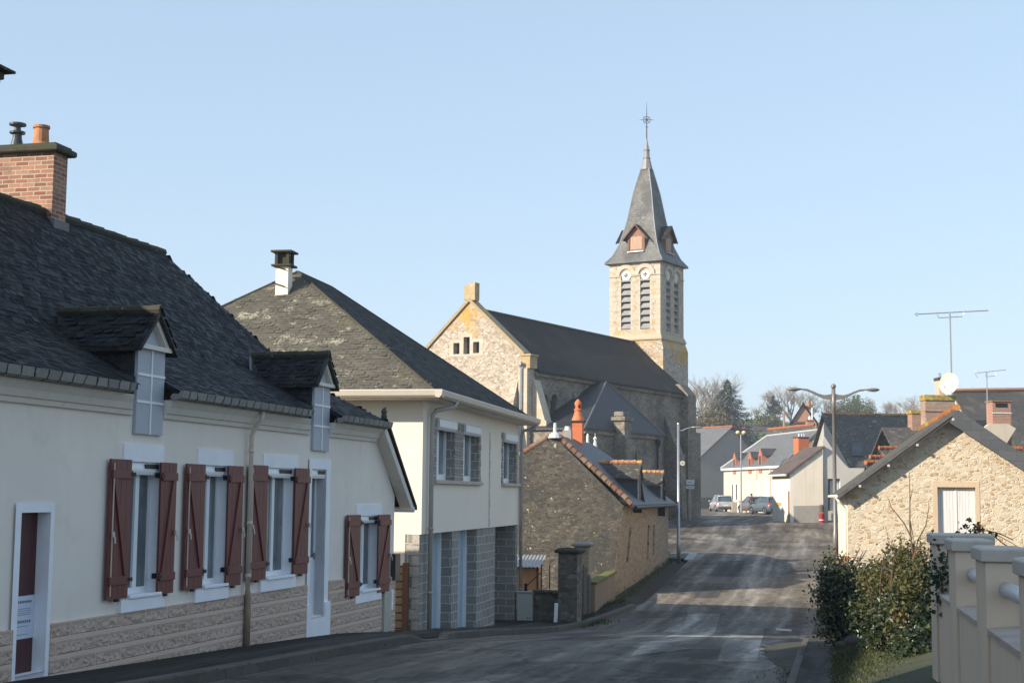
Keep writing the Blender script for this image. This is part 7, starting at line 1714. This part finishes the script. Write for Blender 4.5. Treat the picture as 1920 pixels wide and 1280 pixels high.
def conifer(x, yt, yb, Y, width, lab, seed, n, bare=.0, mat=None):
    rr = random.Random(seed); q = at(x, yt, Y); zb_ = ground(q.x, q.y); h = q.z - zb_; t = thing('conifer', lab, 'tree', (q.x, q.y, zb_))
    m = MB(); m.tube([(q.x, q.y, zb_ - .3), (q.x, q.y, zb_ + h * .6), (q.x, q.y, zb_ + h * .97)], [h * .025, h * .014, .03], 7); m.build('trunk', BARK, t)
    V = []; Fc = []
    for _ in range(n):
        f = bare + (1 - bare) * rr.random() ** 1.25; z = zb_ + h * f; a = rr.uniform(0, 6.28); R = width * (1 - (f - bare) / (1 - bare)) ** .85 * rr.uniform(.55, 1.12) + .15
        o_ = Vector((math.cos(a), math.sin(a), 0))
        for j in range(int(5 + 9 * R)):
            s = rr.uniform(.1, 1); c = Vector((q.x, q.y, z)) + o_ * R * s + Vector((rr.gauss(0, .12), rr.gauss(0, .12), -.28 * R * s + .16 * R * s * s + rr.gauss(0, .08)))
            sz = rr.uniform(.16, .34); d_ = (o_ + Vector((rr.gauss(0, .5), rr.gauss(0, .5), rr.gauss(-.3, .3)))).normalized(); sd = d_.cross(Vector((rr.gauss(0, .3), rr.gauss(0, .3), 1))).normalized()
            i = len(V); V += [c - d_ * sz, c + sd * sz * .4, c + d_ * sz, c - sd * sz * .4]; Fc.append((i, i + 1, i + 2, i + 3))
    me = bpy.data.meshes.new('crown'); me.from_pydata([v - Vector((q.x, q.y, zb_)) for v in V], [], Fc); me.materials.append(mat or FIRL); o = bpy.data.objects.new('crown', me); C.objects.link(o); o.parent = t
conifer(1363, 713, 830, 245, 8.2, 'big grey green fir standing between the church and the farm shed', 71, 760)
conifer(1451, 740, 800, 296, 1.9, 'small dark pine with a bare lower trunk in front of the bare trees', 72, 90, .42, leafmat('dark_pine_needle', [(.015, .03, .015), (.03, .05, .02), (.05, .065, .03)], .6, .1))
EVL = leafmat('hedge_evergreen_leaf', [(.06, .075, .02), (.10, .115, .03), (.14, .145, .05)], .6, .2)
for i, (x, y, Y, rx, rz_, lab) in enumerate(((1575, 775, 312, 3.0, 2.4, 'leftmost olive evergreen clump above the long roof'), (1597, 770, 316, 2.8, 2.8, 'evergreen clump just right of the lamp pole'), (1618, 775, 314, 2.3, 2.1, 'olive evergreen clump at the right end of the group'), (1440, 806, 292, 2.8, 1.5, 'rounded olive shrub right of the farm shed'), (1335, 800, 240, 3.5, 3.0, 'russet green shrub beside the church buttress'))):
    q = at(x, y, Y); zb_ = ground(q.x, q.y); t = thing('evergreen_shrub', lab, 'shrub', (q.x, q.y, zb_))
    zc = max(q.z, zb_ + rz_ * .6); leaves('crown', [(q.x, q.y, zc, rx, rx, rz_), (q.x - rx * .5, q.y, zc - rz_ * .3, rx * .7, rx * .7, rz_ * .7), (q.x + rx * .5, q.y, zc - rz_ * .35, rx * .7, rx * .7, rz_ * .7)], 3000, .3, EVL if i < 4 else leafmat('russet_leaf', [(.12, .09, .03), (.16, .1, .04), (.08, .08, .025)], .7, .2), 80 + i, t)
    m = MB(); m.tube([(q.x, q.y, zb_ - .3), (q.x, q.y, zc)], .2, 6); m.build('trunk', BARK, t)
for i, (x, yt, lab) in enumerate(((1601, 741, 'left pointed fir top above the long roof'), (1609, 740, 'right pointed fir top above the long roof'))): conifer(x, yt, 780, 322, 1.6, lab, 90 + i, 110, .1, EVL)
q = at(1470, 783, 285); zb_ = ground(q.x, q.y); m = MB(); m.tube([(q.x, q.y, zb_), (q.x, q.y, q.z + 1.4)], [.25, .2], 6); tag(m.build('dead_trunk', plain('reddish_trunk', (.35, .2, .13), .9)), 'bare reddish trunk stump left of the pinkish brick house', 'tree stump')
# the taller neighbour on the left, out of the picture, whose shadow lies on the near road and the garden wall
F = F1
nb_ = thing('neighbour_house', 'two storey neighbour house left of the picture that shades the near road', 'house', F.P(2, -4, -1.6))
NU, NR, NE = 4.4, 9.6, 5.4
mb = MB(); mb.box(F, -12, NU, -8, -.05, -2.8, NE); mb.build('wall', CREAM2, nb_)
mb = MB(); mb.slab([F.P(-12.2, .25, NE - .1), F.P(NU + .05, .25, NE - .1), F.P(NU + .05, -4, NR), F.P(-12.2, -4, NR)], .1); mb.slab([F.P(-12.2, -4, NR), F.P(NU + .05, -4, NR), F.P(NU + .05, -8.3, NE - .1), F.P(-12.2, -8.3, NE - .1)], .1); mb.prism([F.P(NU, -.05, NE), F.P(NU, -8, NE), F.P(NU, -4, NR - .15)], [F.P(NU - .3, -.05, NE), F.P(NU - .3, -8, NE), F.P(NU - .3, -4, NR - .15)]); mb.build('roof', SLATE1, nb_)
mb = MB(); mb.box(F, 4.45, 15.4, -7.4, -.05, -2.8, 2.7); mb.build('wing_wall', CREAM2, nb_)
mb = MB(); mb.slab([F.P(4.45, .25, 2.65), F.P(15.45, .25, 2.65), F.P(15.45, -3.7, 6.5), F.P(4.45, -3.7, 6.5)], .1); mb.slab([F.P(4.45, -3.7, 6.5), F.P(15.45, -3.7, 6.5), F.P(15.45, -7.7, 2.65), F.P(4.45, -7.7, 2.65)], .1); mb.prism([F.P(15.4, -.05, 2.7), F.P(15.4, -7.4, 2.7), F.P(15.4, -3.7, 6.35)], [F.P(15.1, -.05, 2.7), F.P(15.1, -7.4, 2.7), F.P(15.1, -3.7, 6.35)]); mb.build('wing_roof', SLATE1, nb_)
NEAR = ('terraced_house', 'garden_wall', 'wall_pillar', 'rail_tube', 'dark_bush', 'rose_bush', 'bare_sapling', 'hanging_ivy', 'bramble_spray', 'rubble_edging', 'field_stone', 'neighbour_house', 'grass_strip', 'wall_foot_grass')
for o in list(C.objects):
    if o.parent or o.get('kind') == 'structure' or o.name == 'haze' or o.name.split('.')[0] in NEAR: continue
    o.location = Vector(o.location) * KS; o.scale = Vector(o.scale) * KS
# thin winter haze, even in density, holding everything below the sky
mb = MB(); mb.box(Frame((0, 0), (1, 0)), -470, 500, -715, 20, -5.2, 38)
hzb = mb._build('haze', bpy.data.materials.new('haze_air'), None, (0, 0, -5.2)); tag(hzb, kind='stuff')
import bmesh
bm_ = bmesh.new(); bm_.from_mesh(hzb.data); bmesh.ops.remove_doubles(bm_, verts=bm_.verts, dist=.001); bmesh.ops.recalc_face_normals(bm_, faces=bm_.faces); bm_.to_mesh(hzb.data); bm_.free()
hm_ = hzb.data.materials[0]; hm_.use_nodes = True; nt_ = hm_.node_tree; nt_.nodes.clear()
ou = nt_.nodes.new('ShaderNodeOutputMaterial'); pv = mk(nt_, 'ShaderNodeVolumePrincipled', {'Color': (.86, .91, 1, 1), 'Density': .0006, 'Anisotropy': .2}); nt_.links.new(pv.outputs[0], ou.inputs['Volume'])
# ------------------------------------------------------------------ light and camera
SAZ, SEL = rad(60), rad(25.5)       # sun from behind the left shoulder
S = Vector((-math.sin(SAZ) * math.cos(SEL), -math.cos(SAZ) * math.cos(SEL), math.sin(SEL)))
ld = bpy.data.lights.new('sun', 'SUN'); ld.energy = 5.0; ld.angle = rad(.53); ld.color = (1, .89, .73)
lo = bpy.data.objects.new('sun', ld); C.objects.link(lo); lo.rotation_euler = S.to_track_quat('Z', 'Y').to_euler(); lo.location = (-30, -20, 40)
w = bpy.data.worlds.new('World'); bpy.context.scene.world = w; w.use_nodes = True
nt = w.node_tree; bg = nt.nodes['Background']
sky = nt.nodes.new('ShaderNodeTexSky'); sky.sky_type = 'NISHITA'; sky.sun_disc = False
sky.sun_elevation = SEL; sky.sun_rotation = math.atan2(S.x, S.y)
sky.air_density = 1.0; sky.dust_density = .15; sky.ozone_density = 2.0
gm = mk(nt, 'ShaderNodeGamma', {'Color': sky.outputs[0], 'Gamma': .36})          # softer, as the hazy winter sky is
nt.links.new(mix(nt, 1.0, gm.outputs[0], (2.32, 2.66, 3.0), 'MULTIPLY'), bg.inputs[0]); bg.inputs[1].default_value = .12
cd = bpy.data.cameras.new('camera'); cam = bpy.data.objects.new('camera', cd); C.objects.link(cam)
cd.sensor_width = 36; cd.sensor_fit = 'HORIZONTAL'; cd.lens = FPX / 1920 * 36; cd.clip_end = 3000; cd.clip_start = .1
cam.matrix_world = Matrix(((RT.x, UP.x, -FWD.x, 0), (RT.y, UP.y, -FWD.y, 0), (RT.z, UP.z, -FWD.z, 0), (0, 0, 0, 1)))
sc = bpy.context.scene; sc.camera = cam
sc.view_settings.view_transform = 'Standard'; sc.view_settings.look = 'None'; sc.view_settings.exposure = .6; sc.view_settings.gamma = 1
sc.render.film_transparent = False
